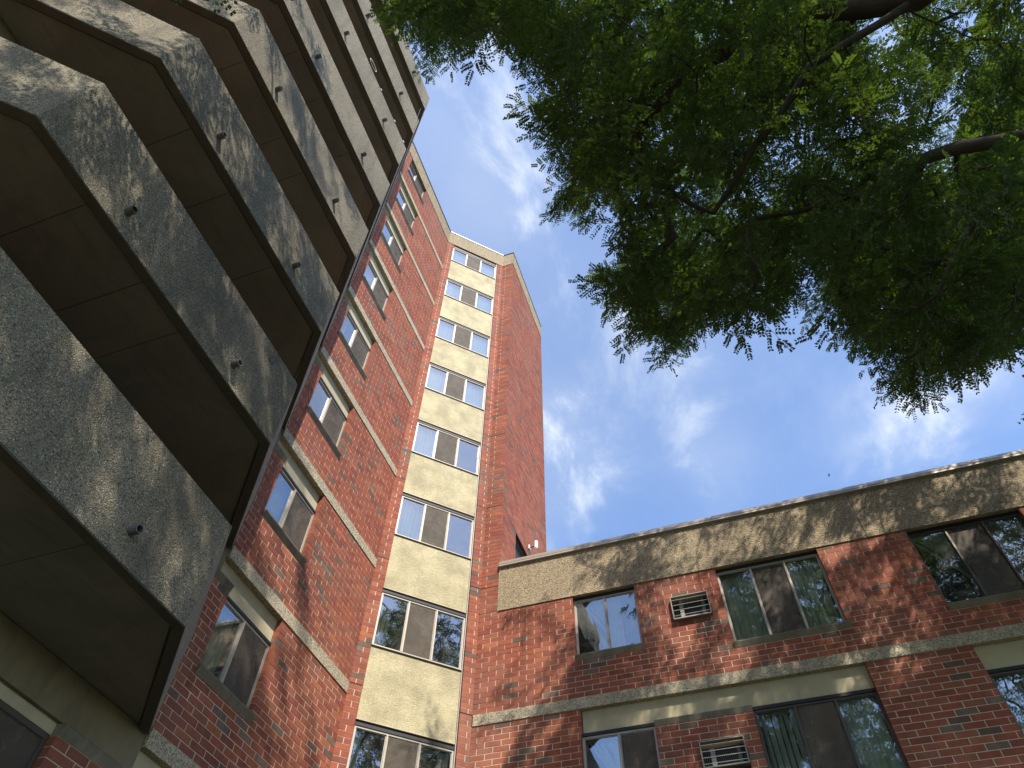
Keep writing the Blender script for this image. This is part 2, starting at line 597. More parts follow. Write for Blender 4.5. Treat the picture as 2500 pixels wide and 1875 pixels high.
def lay_bricks(fr, u0, u1, z0, z1, zref, holes=(), phase=0.0, ends=(0, 0), hidden=None):
    """rows of bricks: list of (u0,u1,z0,z1,depth,colour,size); ends: corner bond at the start / end"""
    global pick_i
    out, rows = [], []
    i0 = math.floor((z0 - zref) / CO + 0.02)
    i1 = math.ceil((z1 - zref) / CO - 0.02)
    for i in range(i0, i1):
        za, zb = zref + i * CO, zref + (i + 1) * CO
        za, zb = max(za, z0), min(zb, z1)
        if zb - za < 0.03:
            continue
        zm = (za + zb) / 2
        a, b = u0, u1
        if ends[0]:
            a = u0 + (0.101 if (i + ends[0]) % 2 else 0.0)
        if ends[1]:
            b = u1 - (0.101 if (i + ends[1]) % 2 else 0.0)
        for (p, q) in free_spans(a, b, zm, holes):
            rows.append((p, q, za, zb))
            off = phase + (BL / 2 if i % 2 else 0.0) + rnd.uniform(-0.006, 0.006)
            k = math.floor((p - off) / BL)
            x = off + k * BL
            while x < q:
                s, e = max(x, p), min(x + BL, q)
                if s == p and e - s < 0.045 and q - s > 0.1:      # no slivers: take in the next brick
                    x += BL
                    e = min(x + BL, q)
                if q - e < 0.045:
                    e = q
                s2_ = s + (0.0062 if s > p else 0.0)
                e2_ = e - (0.0062 if e < q else 0.0)
                if e2_ - s2_ > 0.022:
                    pick_i += 1
                    dpt = rnd.uniform(-0.0015, 0.0015)
                    zz0, zz1 = za + 0.0049, zb - 0.0049
                    cpt = fr.p((s2_ + e2_) / 2, zm, 0)
                    size = 0 if (hidden and hidden(cpt)) else eye_size(cpt, (e2_ - s2_))
                    ci = pickw[pick_i]
                    # kiln batches: dark bricks come in loose runs, other stretches have hardly any
                    um = (s2_ + e2_) / 2
                    bt = math.sin(um * 1.9 + 2.3 * math.sin(zm * 0.9 + 1.0)) + math.sin(zm * 2.3 + 1.7 * math.sin(um * 1.3)) + 0.5 * math.sin(um * 5.1 + zm * 3.7)
                    if ci >= 5 and bt < 0.15 and rnd.random() < 0.72:
                        ci = rnd.choice((0, 1, 2))
                    elif ci < 5 and bt > 1.2 and rnd.random() < 0.16:
                        ci = rnd.choice((5, 6, 7))
                    out.append((fr, s2_, e2_, zz0, zz1, dpt, ci, size))
                if e >= q:
                    break
                x += BL
    return out, rows


BMATS = ["brick_%d" % i for i in range(8)]
mesh_cache = {}


def brick_objects(bricks, parent, n=300):
    bricks = sorted(bricks, key=lambda b: -b[7])
    single, rest = bricks[:n], bricks[n:]
    for (fr, a, b, c, e, d, ci, s) in single:
        w, h = round(b - a, 3), round(e - c, 4)
        key = (w, h, ci)
        if key not in mesh_cache:
            m = MB()
            x, y0, y1, z = w / 2, 0.0, 0.098, h / 2
            bv = 0.003
            pts = [(-x, y1, -z), (x, y1, -z), (x, y1, z), (-x, y1, z),
                   (-x, bv, -z), (x, bv, -z), (x, bv, z), (-x, bv, z),
                   (-x + bv, 0, -z + bv), (x - bv, 0, -z + bv), (x - bv, 0, z - bv), (-x + bv, 0, z - bv)]
            fs = [(8, 9, 10, 11), (4, 5, 9, 8), (5, 6, 10, 9), (6, 7, 11, 10), (7, 4, 8, 11),
                  (0, 1, 5, 4), (1, 2, 6, 5), (2, 3, 7, 6), (3, 0, 4, 7)]
            m.quad_faces(pts, fs)
            mesh_cache[key] = m.mesh('brick', [BMATS[ci]])
        o = bpy.data.objects.new('brick', mesh_cache[key])
        C.objects.link(o)
        o.parent = parent
        q = fr.p((a + b) / 2, (c + e) / 2, d)
        u, nn = fr.u, -fr.n
        o.matrix_local = Matrix.Translation(-Vector(parent.location)) @ Matrix(((u[0], nn[0], 0, q[0]), (u[1], nn[1], 0, q[1]), (0, 0, 1, q[2]), (0, 0, 0, 1)))
    m = MB()
    for (fr, a, b, c, e, d, ci, s) in rest:
        m.box(fr, a, b, c, e, -0.098, d, ci, back=False)
    o = m.build('brickwork', BMATS, parent, fix=False)
    tag(o, kind='stuff')


def mortar(rows_by_frame, name, parent):
    m = MB()
    for fr, rows in rows_by_frame:
        run = {}
        for (p, q, za, zb) in sorted(rows, key=lambda r: (round(r[0], 3), round(r[1], 3), r[2])):
            key = (round(p, 3), round(q, 3))
            if key in run and abs(run[key][1] - za) < 1e-4:
                run[key][1] = zb
            else:
                if key in run:
                    m.box(fr, key[0] + 0.004, key[1] - 0.004, run[key][0], run[key][1], -0.1, -0.0040)
                run[key] = [za, zb]
        for key, (za, zb) in run.items():
            m.box(fr, key[0] + 0.004, key[1] - 0.004, za, zb, -0.1, -0.0040)
    m.build(name, 'mortar', parent, fix=False)


WIN_A = (6.165, 7.385)             # window opening in the side wall
DOOR_A = (2.10, 4.83)              # balcony door opening
BAY = (0.245, 2.060)               # recessed strip of the bay
A_END = 9.4935

holesA, holesB, holesE, holesD = [], [], [], []
for k in range(-1, 8):
    L0 = LV[0] + HF * k
    top = L0 + 2.045 if k < 7 else ZPB + 0.01
    holesA.append((WIN_A[0], WIN_A[1], L0 + 0.90, top))
    holesA.append((DOOR_A[0], DOOR_A[1], L0 - 0.5 if k >= 0 else 0, L0 + 2.045 if k < 7 else ZPB + 0.01))
    if k < 7:
        holesA.append((-20, WIN_A[1], L0 + 2.03, L0 + HF - 0.2))     # cream panel zone
    if k < 7:
        holesA.append((-20, A_END + 1, L0 + HF - 2 * CO - 0.001, L0 + HF + 0.012))   # concrete band
jz = [6.6385 + EYE, 9.432 + EYE, 11.77 + EYE, 14.40 + EYE, 17.22 + EYE, 19.65 + EYE, 22.41 + EYE]
for z in jz:
    # joints fall on the nearest course
    c = LV[1] + round((z - LV[1]) / CO) * CO
    holesB.append((-1, 4, c - 0.0001, c + 0.0001))
jc = [LV[1] + round((z - LV[1]) / CO) * CO for z in jz]
holesB = [(BAY[0], BAY[1], -10, 100)]

hid = lambda p: (p[0] < XA + 0.1 and p[1] < 5.75 and p[2] > LV[0] - 0.6) or (p[0] < XA + 0.1 and p[1] < 4.2)
bA, rA = lay_bricks(A, -4.0, A_END, LV[0] - 3.6, ZPB, LV[1], holesA, 0.07, hidden=hid)
bB, rB = lay_bricks(B, 0.0, WB, LV[0] - 3.6, ZPB, LV[1], holesB, 0.12, hidden=lambda p: False)
wing_x1 = 9.4
row_z = lambda c: LV[1] + c * CO
WE = [  # x0, x1, z0 (opening bottom), z1, kind
    (-2.785, -1.555, row_z(8), ZFB, 'two'),
    (0.0, 1.845, row_z(5.2), ZFB, 'three'),
    (3.385, 5.225, row_z(5.2), ZFB, 'three'),
    (6.83, 8.67, row_z(5.2), ZFB, 'three'),
    (-2.785, -1.555, LV[1] - 18 * CO, LV[1] - 5.8 * CO, 'two'),
    (0.0, 1.845, LV[1] - 21 * CO, LV[1] - 5.8 * CO, 'three'),
    (3.385, 5.225, LV[1] - 21 * CO, LV[1] - 5.8 * CO, 'three'),
    (6.83, 8.67, LV[1] - 21 * CO, LV[1] - 5.8 * CO, 'three'),
]
ACS = [(-0.93, -0.235, row_z(11), row_z(15.8)), (-0.92, -0.23, row_z(-14.6), row_z(-10.5))]
holesE = [(a, b, c, e) for a, b, c, e, k in WE] + [(-99, 99, LV[1] - 2 * CO - 0.001, LV[1] + 0.012)]
holesE += list(ACS)
PAN = [(-2.76, 1.845), (3.385, 8.67)]
holesE += [(a, b, LV[1] - 5.9 * CO, LV[1] - 2 * CO) for a, b in PAN]
bE, rE = lay_bricks(E, XB, wing_x1, LV[0] - 3.6, ZFB, LV[1], holesE, 0.02)
bC, rC = lay_bricks(E, XB, XD, ZFB, ZPB, LV[1], [], 0.02, ends=(0, 1))
doorD = (12.10 - YE, 13.05 - YE, 9.6 + EYE, 11.73 + EYE)
bD, rD = lay_bricks(D, 0.0, DD, ZFB, ZPB, LV[1], [doorD], 0.05, ends=(2, 0), hidden=lambda p: p[2] < ZCT - 0.1)


# movement joints: drop the mortar-and-brick line to a dark open slot on the bay, pier and side
def with_joint(bs, zs):
    out = []
    for b in bs:
        fr, a, b_, c, e, d, ci, s = b
        for z in zs:
            if c < z + 0.016 and e > z - 0.012 and abs(c - z) < 0.02:
                c = z + 0.017
            if e > z - 0.008 and abs(e - z) < 0.02:
                e = z - 0.010
        out.append((fr, a, b_, c, e, d, ci, s))
    return out


bB = with_joint(bB, jc)
bC = with_joint(bC, jc)
bD = with_joint(bD, jc)
brick_objects(bA + bB + bC + bD, tower)
brick_objects(bE, wing)
mortar([(A, rA), (B, rB), (E, rC), (D, rD)], 'mortar', tower)
mortar([(E, rE)], 'mortar', wing)
for z in jc:
    m = MB()
    m.box(B, 0.0, BAY[0] - 0.004, z - 0.009, z + 0.016, -0.09, -0.0020)
    m.box(B, BAY[1] + 0.004, WB, z - 0.009, z + 0.016, -0.09, -0.0020)
    if z > ZFB:
        m.box(E, XB - 0.0, XD - 0.0045, z - 0.009, z + 0.016, -0.09, -0.0020)
        if z > ZCT:
            m.box(D, 0.0, DD - 0.004, z - 0.009, z + 0.016, -0.09, -0.0020)
    m.build('joint', 'joint_sealant', tower)

# cores behind the brick skins, open behind the windows' rooms
m = MB()
m.box(Frame((XA, 0), (0, 1), (1, 0)), -4.0, A_END + 0.3, 0, 0.35, -3.5, -0.11)
core = MB()
core.poly([(XA - 9, -4), (XA - 2.0, -4), (XA - 2.0, YC + 2.2), (XD - 0.12, YC + 5.19), (XD - 0.12, YE + DD - 0.02), (XA - 9, YE + DD - 0.02)], 0, ZPB - 0.05)
core.build('inner_core', 'room_dark', tower)
roof = MB().poly([(XA - 9, -4), (XA - 0.12, -4), (XA - 0.12, YC + 0.05), (XB - 0.08, YE + 0.12), (XD - 0.12, YE + 0.12), (XD - 0.12, YE + DD - 0.02), (XA - 9, YE + DD - 0.02)], ZPB + 0.2, ZPB + 0.42)
roof.build('roof', 'roof_gravel', tower)
# tower walls that face away
m = MB()
m.box(Frame((0, YE + DD), (1, 0), (0, 1)), XA - 9, XD - 0.11, 0, ZPB, -0.1, 0.0)
m.box(Frame((XA - 9, 0), (0, 1), (-1, 0)), -4, YE + DD - 0.1, 0, ZPB, -0.1, 0.0)
m.box(Frame((0, -4), (1, 0), (0, -1)), XA - 8.9, XA - 0.11, 0, ZPB, -0.1, 0.0)
m.build('rear_wall', 'plain_brick_far', tower)
m = MB()
m.poly([(XD + 0.004, YE + 0.12), (wing_x1, YE + 0.12), (wing_x1, YE + 11), (XD + 0.004, YE + 11)], ZCT - 0.42, ZCT - 0.22)
m.build('roof', 'roof_gravel', wing)
m = MB()
m.box(Frame((0, YE + 11), (1, 0), (0, 1)), XD, wing_x1, 0, ZCT - 0.1, -0.1, 0.0)
m.box(Frame((wing_x1, 0), (0, 1), (1, 0)), YE + 0.1, YE + 10.9, 0, ZCT - 0.1, -0.1, 0.0)
m.build('rear_wall', 'plain_brick_far', wing)
m = MB().poly([(XD + 0.1, YE + 2.2), (wing_x1 - 0.12, YE + 2.2), (wing_x1 - 0.12, YE + 10.8), (XD + 0.1, YE + 10.8)], 0, ZCT - 0.5)
m.build('inner_core', 'room_dark', wing)

# ------------------------------------------------------------------ concrete bands, panels, parapets
for k in range(0, 8):
    z = LV[k]
    if k < 8:
        MB().box(A, 5.888, A_END - 0.006, z - 2 * CO, z, -0.1, 0.014).build('concrete_band', 'band_aggregate', tower)
        MB().box(A, 5.6, A_END, z + 0.0005, z + 0.0115, -0.09, -0.02).build('flashing_gap', 'joint_sealant', tower)
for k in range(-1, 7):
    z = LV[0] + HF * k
    MB().box(A, -4.0, 5.885, z + 2.16, z + HF - 0.035, -0.085, -0.03).build('beam', 'shaded_cream', tower)
    p = MB().box(A, -4.0, WIN_A[1] - 0.004, z + 2.045, z + HF - 2 * CO - 0.004, -0.19, -0.090)
    p.build('cream_panel', 'cream_panel', tower)
    # sloped concrete course closing the brickwork below the panel
    q = MB()
    for a, b in ((DOOR_A[1] + 0.003, WIN_A[0] - 0.002), (-4.0, DOOR_A[0] - 0.003)):
        q.prism(A, a, b, [(-0.128, z + 2.150), (0.02, z + 2.150), (0.045, z + 2.130), (0.001, z + 2.03), (-0.128, z + 2.03)])
    q.build('ledge', 'sill_concrete', tower)

MB().box(E, XB + 0.02, wing_x1, LV[1] - 2 * CO, LV[1] - 0.002, -0.1, 0.014).build('concrete_band', 'band_aggregate', wing)
MB().box(E, XB + 0.003, wing_x1, LV[1] - 0.0015, LV[1] + 0.0115, -0.09, -0.012).build('flashing_gap', 'joint_sealant', wing)
for (a, b) in PAN:
    MB().box(E, a + 0.004, b - 0.004, LV[1] - 5.8 * CO + 0.002, LV[1] - 2 * CO - 0.003, -0.19, -0.085).build('cream_panel', 'cream_panel', wing)
for (a, b) in ((-1.553, -0.002), (5.227, 6.828)):
    zt = LV[1] - 5.8 * CO
    MB().prism(E, a, b, [(-0.105, zt), (0.004, zt), (0.022, zt - 0.015), (0.0, zt - 0.10), (-0.105, zt - 0.10)]).build('ledge', 'sill_concrete', wing)

# parapet panels of exposed aggregate, with vertical joints
def fascia(fr, cuts, z0, z1, d, parent, mat='fascia_aggregate'):
    for a, b in zip(cuts[:-1], cuts[1:]):
        MB().box(fr, a + (0.004 if a != cuts[0] else 0), b - (0.004 if b != cuts[-1] else 0), z0, z1, -0.14, d).build('parapet_panel', mat, parent)


def ring_panel(pts, z0, z1, th, name, mat, parent, closed=False):
    """panel with mitred corners following a plan polyline; offset outward (to its right)"""
    off = []
    for i, p in enumerate(pts):
        p = Vector(p)
        d1 = (p - Vector(pts[i - 1])).normalized() if i > 0 else (Vector(pts[i + 1]) - p).normalized()
        d2 = (Vector(pts[i + 1]) - p).normalized() if i < len(pts) - 1 else d1
        n1, n2 = Vector((d1.y, -d1.x)), Vector((d2.y, -d2.x))
        bis = (n1 + n2).normalized()
        off.append(p + bis * th / max(0.2, bis.dot(n1)))
    m = MB()
    for i in range(len(pts) - 1):
        m.poly([tuple(pts[i]), tuple(pts[i + 1]), tuple(off[i + 1]), tuple(off[i])], z0, z1)
    return m.build(name, mat, parent)


pline = [(XA - 0.12, -4.0), (XA - 0.12, YC + 0.05), (XB - 0.05, YE + 0.12), (XD - 0.12, YE + 0.12), (XD - 0.12, YE + DD)]
# outer faces of that line stand 12 mm proud of the brick
ring_panel([(XA, -4.0), (XA, YC), (XB, YE), (XD, YE), (XD, YE + DD)], ZPB, ZPT - 0.03, 0.014, 'parapet', 'fascia_aggregate', tower)
ring_panel([(XA - 0.15, -4.0), (XA - 0.15, YC + 0.062), (XB - 0.062, YE + 0.15), (XD - 0.15, YE + 0.15), (XD - 0.15, YE + DD)], ZPB + 0.002, ZPT - 0.031, 0.15, 'parapet_backing', 'fascia_aggregate', tower)
cop = [(XA - 0.2, -4.0), (XA - 0.2, YC + 0.083), (XB - 0.083, YE + 0.2), (XD - 0.2, YE + 0.2), (XD - 0.2, YE + DD + 0.02)]
for (i, j, mt) in ((0, 1, 'coping_dark'), (1, 2, 'coping_white'), (2, 3, 'coping_dark'), (3, 4, 'coping_dark')):
    nn = {0: (1, 0), 1: (S2, -S2), 2: (0, -1), 3: (1, 0)}[i]
    base = [(XA, -4.0), (XA, YC), (XB, YE), (XD, YE), (XD, YE + DD)]
    fr_ = {0: A, 1: B, 2: E, 3: D}[i]
    u0 = {0: -4.0, 1: 0.012, 2: XB + 0.012, 3: -0.03}[i]
    u1 = {0: YC - 0.012, 1: WB - 0.012, 2: XD + 0.028, 3: DD + 0.02}[i]
    if i == 3:
        u0 = -0.028
    dd = 0.034 if i != 3 else 0.030
    if i == 2:
        u1 = XD + 0.0285
    MB().box(fr_, u0, u1, ZPT - 0.032, ZPT + 0.025 + 0.001 * i, -0.2, dd).build('coping', mt, tower)

fascia(E, [XD + 0.012, 2.75, wing_x1], ZFB, ZCT - 0.03, 0.020, wing)
MB().box(E, XD + 0.0, XD + 0.0115, ZFB - 0.01, ZCT - 0.03, -0.1, 0.012).build('caulk_joint', 'caulk_white', wing)
m = MB()
for cx in range(5):
    ca_ = XD + 0.004 + cx * 3.05
    cb_ = min(ca_ + 3.044, wing_x1 + 0.02)
    m.prism(E, ca_, cb_, [(-0.30, ZCT - 0.03), (0.060, ZCT - 0.03), (0.066, ZCT - 0.045), (0.072, ZCT - 0.045), (0.075, ZCT - 0.005), (0.045, ZCT + 0.085), (-0.30, ZCT + 0.075)])
m.build('coping', 'coping_tan', wing)
m = MB().box(E, XD + 0.006, wing_x1 + 0.018, ZCT - 0.058, ZCT - 0.0305, 0.010, 0.074)
m.build('coping_edge', 'frame_light', wing)

# ------------------------------------------------------------------ windows
def bars(m, fr, u0, u1, z0, z1, d0, d1, w, mi=0):
    m.box(fr, u0, u1, z0, z0 + w, d0, d1, mi)
    m.box(fr, u0, u1, z1 - w, z1, d0, d1, mi)
    m.box(fr, u0, u0 + w, z0 + w, z1 - w, d0, d1, mi)
    m.box(fr, u1 - w, u1, z0 + w, z1 - w, d0, d1, mi)


def blind_mesh(fr, u0, u1, z0, z1, d, ang, mat, jit, rr, missing=0.0):
    m = MB()
    w = 0.089
    n = max(2, int((u1 - u0) / 0.078))
    for i in range(n):
        if rr.random() < missing:
            continue
        c = u0 + (i + 0.5) * (u1 - u0) / n
        a = ang + rr.uniform(-jit, jit)
        lean = rr.uniform(-0.012, 0.012)
        ca, sa = math.cos(a) * w / 2, math.sin(a) * w / 2
        pts = []
        for zz, l in ((z0, lean), (z1, 0.0)):
            for s, bow in ((-1, 0.0), (0, 0.008), (1, 0.0)):
                pts.append(fr.p(c + s * ca + l, zz, d + s * sa + bow))
        m.quad_faces(pts, [(0, 1, 4, 3), (1, 2, 5, 4)])
    return m


def window(fr, u0, u1, z0, z1, panes, parent, depth, fm, blinds=None, seed=0, head=0.0, splits=None, room=1.2, fw=0.030):
    rr = random.Random(seed)
    d0, d1 = -depth - 0.05, -depth
    m = MB()
    bars(m, fr, u0 + 0.002, u1 - 0.002, z0 + 0.002, z1 - 0.002, d0, d1, fw)
    w = m.build('window', fm, parent)
    cuts = splits or [i / len(panes) for i in range(len(panes) + 1)]
    for i, kd in enumerate(panes):
        a = u0 + (u1 - u0) * cuts[i] + (fw if i == 0 else 0.014)
        b = u0 + (u1 - u0) * cuts[i + 1] - (fw if i == len(panes) - 1 else 0.014)
        lo, hi = z0 + fw + 0.002, z1 - fw - 0.002
        if i > 0:
            MB().box(fr, a - 0.030, a - 0.001, lo, hi, d0 + 0.006, d1 + 0.012).build('mullion', fm, w)
        s = MB()
        bars(s, fr, a, b, lo, hi, d0 + 0.012, d0 + 0.034, 0.013)
        s.build('sash', fm, w)
        if kd == 'g':
            q = MB()
            tilt = rr.uniform(-0.003, 0.003)
            q.quad_faces([fr.p(a + 0.012, lo + 0.012, d0 + 0.022 + tilt), fr.p(b - 0.012, lo + 0.012, d0 + 0.022 - tilt), fr.p(b - 0.012, hi - 0.012, d0 + 0.022), fr.p(a + 0.012, hi - 0.012, d0 + 0.022)], [(0, 1, 2, 3)])
            q.build('pane', 'window_glass', w, fix=False)
        else:
            MB().box(fr, a + 0.016, b - 0.016, lo + 0.016, hi - 0.016, d0 + 0.036, d0 + 0.0375).build('insect_screen', 'insect_screen', w)
            q = MB()
            q.quad_faces([fr.p(a + 0.012, lo + 0.012, d0 + 0.018), fr.p(b - 0.012, lo + 0.012, d0 + 0.018), fr.p(b - 0.012, hi - 0.012, d0 + 0.018), fr.p(a + 0.012, hi - 0.012, d0 + 0.018)], [(0, 1, 2, 3)])
            q.build('pane', 'window_glass', w, fix=False)
        if blinds and blinds[i]:
            cover, ang, mat, jit = blinds[i]
            bb = blind_mesh(fr, a, a + (b - a) * cover if cover > 0 else b, lo, hi, d0 - 0.09, ang, mat, jit, rr)
            if cover < 0:
                bb = blind_mesh(fr, b + (b - a) * cover, b, lo, hi, d0 - 0.09, ang, mat, jit, rr)
            bb.build('blind', mat, w, fix=False)
    # the room behind: five plain faces, open to the window
    r = MB()
    e = 0.25
    q = [fr.p(u0 - e, z0 - 0.6, d0 - 0.004), fr.p(u1 + e, z0 - 0.6, d0 - 0.004), fr.p(u1 + e, z1 + 0.05, d0 - 0.004), fr.p(u0 - e, z1 + 0.05, d0 - 0.004),
         fr.p(u0 - e, z0 - 0.6, d0 - room), fr.p(u1 + e, z0 - 0.6, d0 - room), fr.p(u1 + e, z1 + 0.05, d0 - room), fr.p(u0 - e, z1 + 0.05, d0 - room)]
    r.quad_faces(q, [(4, 5, 6, 7), (0, 1, 5, 4), (1, 2, 6, 5), (2, 3, 7, 6), (3, 0, 4, 7)])
    r.build('room', 'room_dark', w, fix=False)
    return w


# side wall: two-light windows with a sloped sill
for k in range(-1, 8):
    z = LV[0] + HF * k
    top = z + 2.040 if k < 7 else ZPB - 0.004
    cover = [1.0, 0.9, 0.35, 0.0, 0.6, 1.0, 0.0, 0.8, 0.5][k + 1]
    bl = [(1.0, 0.5, 'blind_white', 0.12) if k in (1, 4, 6) else ((cover, 0.7, 'blind_cream', 0.3) if cover else None), None]
    MB().box(A, WIN_A[0] + 0.002, WIN_A[1] - 0.002, top - 0.045, top + 0.003, -0.14, -0.062).build('head_shadow_gasket', 'gasket_black', tower)  # black gasket strip that also draws the shadow under the window head
    window(A, WIN_A[0], WIN_A[1], z + 0.955, top - 0.046, ['g', 's'], tower, 0.075, 'frame_light', bl, seed=k + 5, splits=[0, 0.46, 1], room=1.1)
    MB().prism(A, WIN_A[0] - 0.015, WIN_A[1] + 0.045, [(-0.135, z + 0.953), (-0.05, z + 0.953), (0.055, z + 0.945), (0.050, z + 0.925), (0.001, z + 0.835), (-0.1, z + 0.835)]).build('sill', 'sill_concrete', tower)

# bay: stucco panels and three-light windows between brick piers
for k in range(-1, 8):
    z = LV[0] + HF * k
    z0, z1 = z + 0.825, (z + 2.035 if k < 7 else ZPB - 0.03)
    la = (0.30 + 0.5 * ((k * 37) % 5) / 5, 0.9, 'blind_cream', 0.35)
    lc = (1.0, 0.15, 'blind_white', 0.1) if k in (4, 5, 6, 7) else ((-0.4, 0.9, 'blind_cream', 0.3) if k == 0 else None)
    if k >= 2:
        la = (1.0, 0.35, 'blind_white', 0.15)
    hg = 0.05 if k < 7 else 0.16
    MB().box(B, BAY[0] + 0.012, BAY[1] - 0.035, z1 - hg, z1 + 0.004, -0.10, -0.032).build('head_shadow_gasket', 'gasket_black', tower)  # bay: gasket and dark head shadow drawn as one black strip
    window(B, BAY[0] + 0.012, BAY[1] - 0.035, z0, z1 - hg - 0.001, ['g', 's', 'g'], tower, 0.045, 'frame_light', [la, None, lc], seed=k + 40, splits=[0, 0.325, 0.655, 1])
    MB().prism(B, BAY[0] + 0.010, BAY[1] - 0.033, [(-0.09, z0 - 0.001), (0.012, z0 - 0.008), (0.012, z0 - 0.024), (-0.09, z0 - 0.030)]).build('sill', 'frame_light', tower)
    zt = z0 - 0.042
    zb = (LV[0] + HF * (k - 1) + 2.035) + 0.045
    if zt - zb > 0.2:
        MB().box(B, BAY[0] + 0.008, BAY[1] - 0.040, zb, zt, -0.075, -0.018).build('stucco_panel', 'stucco', tower)
        MB().box(B, BAY[0] + 0.008, BAY[1] - 0.040, zb - 0.010, zb - 0.001, -0.08, -0.010).build('panel_trim', 'frame_light', tower)
MB().box(B, BAY[0] - 0.002, BAY[1] + 0.002, LV[0] - 3.0, ZPB - 0.002, -0.16, -0.098).build('bay_backing', 'gasket_black', tower) if False else None
m = MB()
for k in range(-1, 8):
    z = LV[0] + HF * k
    z1 = z + 2.035
    m.box(B, BAY[0] + 0.002, BAY[1] - 0.002, z1 + 0.001, z1 + HF - 1.215, -0.099, -0.080) if k < 7 else None
m.box(B, BAY[1] - 0.016, BAY[1] - 0.003, LV[0] - 2.8, ZPB - 0.004, -0.097, -0.03)
m.build('bay_gasket', 'gasket_black', tower)
MB().box(B, BAY[1] - 0.032, BAY[1] - 0.018, LV[0] - 2.8, ZPB - 0.005, -0.097, -0.012).build('bay_trim', 'frame_light', tower)

# wing windows
wing_windows = []
for i, (a, b, z0, z1, kd) in enumerate(WE):
    pn = ['g', 'g'] if (kd == 'two' and i == 0) else (['g', 's'] if kd == 'two' else ['g', 's', 'g'])
    sp = [0, 0.50, 1] if kd == 'two' else [0, 0.335, 0.665, 1]
    MB().box(E, a + 0.003, b - 0.003, z1 - 0.055, z1 - 0.002, -0.14, -0.066).build('head_shadow_gasket', 'gasket_black', wing)  # wing: black strip stands for gasket and head shadow together
    window(E, a, b, z0 + 0.002, z1 - 0.057, pn, wing, 0.085, 'frame_light' if i in (0, 1, 4) else 'frame_bronze', None, seed=i + 90, splits=sp, room=1.4)
    MB().prism(E, a - 0.012, b + 0.035, [(-0.12, z0), (-0.06, z0), (0.045, z0 - 0.010), (0.042, z0 - 0.028), (0.002, z0 - 0.115), (-0.1, z0 - 0.115)]).build('sill', 'sill_concrete', wing)


def hanging_blind(fr, u0, u1, z0, z1, d, label, seed, ang=0.35, fallen=0, tilt=0.0, mat='blind_cream', short=None):
    rr = random.Random(seed)
    root = thing('vertical_blind', label, 'blind', fr.p((u0 + u1) / 2, z1, d), group='vertical blinds hanging in the wing windows')
    MB().box(fr, u0, u1, z1 - 0.035, z1, d - 0.025, d + 0.02).build('head_rail', 'blind_white', root)
    n = int((u1 - u0) / 0.080)
    for i in range(n):
        c = u0 + (i + 0.5) * (u1 - u0) / n
        a = ang + rr.uniform(-0.15, 0.15)
        w = 0.089
        lean = rr.uniform(-0.006, 0.006) + tilt * (0.5 + 0.5 * i / n)
        if i < fallen:
            lean += rr.uniform(0.25, 0.75)
            a = rr.uniform(-0.9, 0.9)
        zb = z0 + (rr.uniform(0, 0.25) if i < fallen else 0.0)
        m = MB()
        ca, sa = math.cos(a) * w / 2, math.sin(a) * w / 2
        pts = []
        for f in (0.0, 0.5, 1.0):
            zz = zb + (z1 - 0.036 - zb) * f
            l = lean * (1 - f)
            for s, bow in ((-1, 0.0), (0, 0.008), (1, 0.0)):
                pts.append(fr.p(min(max(c + s * ca + l, u0 - 0.02), u1 + 0.02), zz, d + s * sa + bow))
        m.quad_faces(pts, [(0, 1, 4, 3), (1, 2, 5, 4), (3, 4, 7, 6), (4, 5, 8, 7)])
        m.build('slat', mat, root, fix=False)
    return root


TD = -0.085 - 0.05 - 0.12
hanging_blind(E, -2.73, -1.90, WE[0][2] + 0.05, ZFB - 0.05, TD, 'cream vertical blind with crooked fallen slats in the small upper window of the wing', 3, fallen=6, ang=0.15)
hanging_blind(E, 0.05, 0.60, WE[1][2] + 0.05, ZFB - 0.05, TD, 'closed vertical blind behind the left pane of the upper middle window of the wing', 4, ang=0.1)
hanging_blind(E, 1.27, 1.80, WE[1][2] + 0.05, ZFB - 0.05, TD, 'straight vertical blind behind the right pane of the upper middle window of the wing', 5, ang=0.5)
hanging_blind(E, 3.43, 5.18, WE[2][2] + 0.05, ZFB - 0.05, TD, 'slanting half fallen vertical blind in the upper right window of the wing', 6, fallen=3, tilt=0.75, ang=1.1)
hanging_blind(E, -2.73, -2.05, WE[4][2] + 0.05, WE[4][3] - 0.05, TD, 'crooked vertical blind in the small lower window of the wing, at the bottom edge', 7, fallen=5, ang=0.2)
hanging_blind(E, 0.05, 0.60, WE[5][2] + 0.05, WE[5][3] - 0.05, TD, 'vertical blind behind the left pane of the lower window right of the lower air conditioner', 8, ang=0.7)
hanging_blind(E, 1.27, 1.80, WE[5][2] + 0.05, WE[5][3] - 0.05, TD, 'closed vertical blind behind the right pane of the lower middle window of the wing', 9, ang=0.25)
hanging_blind(E, 3.43, 3.98, WE[6][2] + 0.05, WE[6][3] - 0.05, TD, 'vertical blind in the lowest right window, cut off by the photo edge', 10, ang=0.9)

# side door above the wing roof, on the tower's right flank
m = MB()
bars(m, D, doorD[0], doorD[1], doorD[2] + 0.01, doorD[3] - 0.002, -0.16, -0.10, 0.06)
dr = m.build('door', 'frame_bronze', tower)
MB().box(D, doorD[0] + 0.06, doorD[1] - 0.06, doorD[2] + 0.07, doorD[3] - 0.062, -0.15, -0.12).build('door_leaf', 'coil_dark', dr)
MB().tube([D.p(doorD[0] + 0.14, doorD[2] + 0.95, -0.118), D.p(doorD[0] + 0.14, doorD[2] + 0.95, -0.06), D.p(doorD[0] + 0.26, doorD[2] + 0.95, -0.06)], 0.012, 6).build('handle', 'bar_metal', dr)

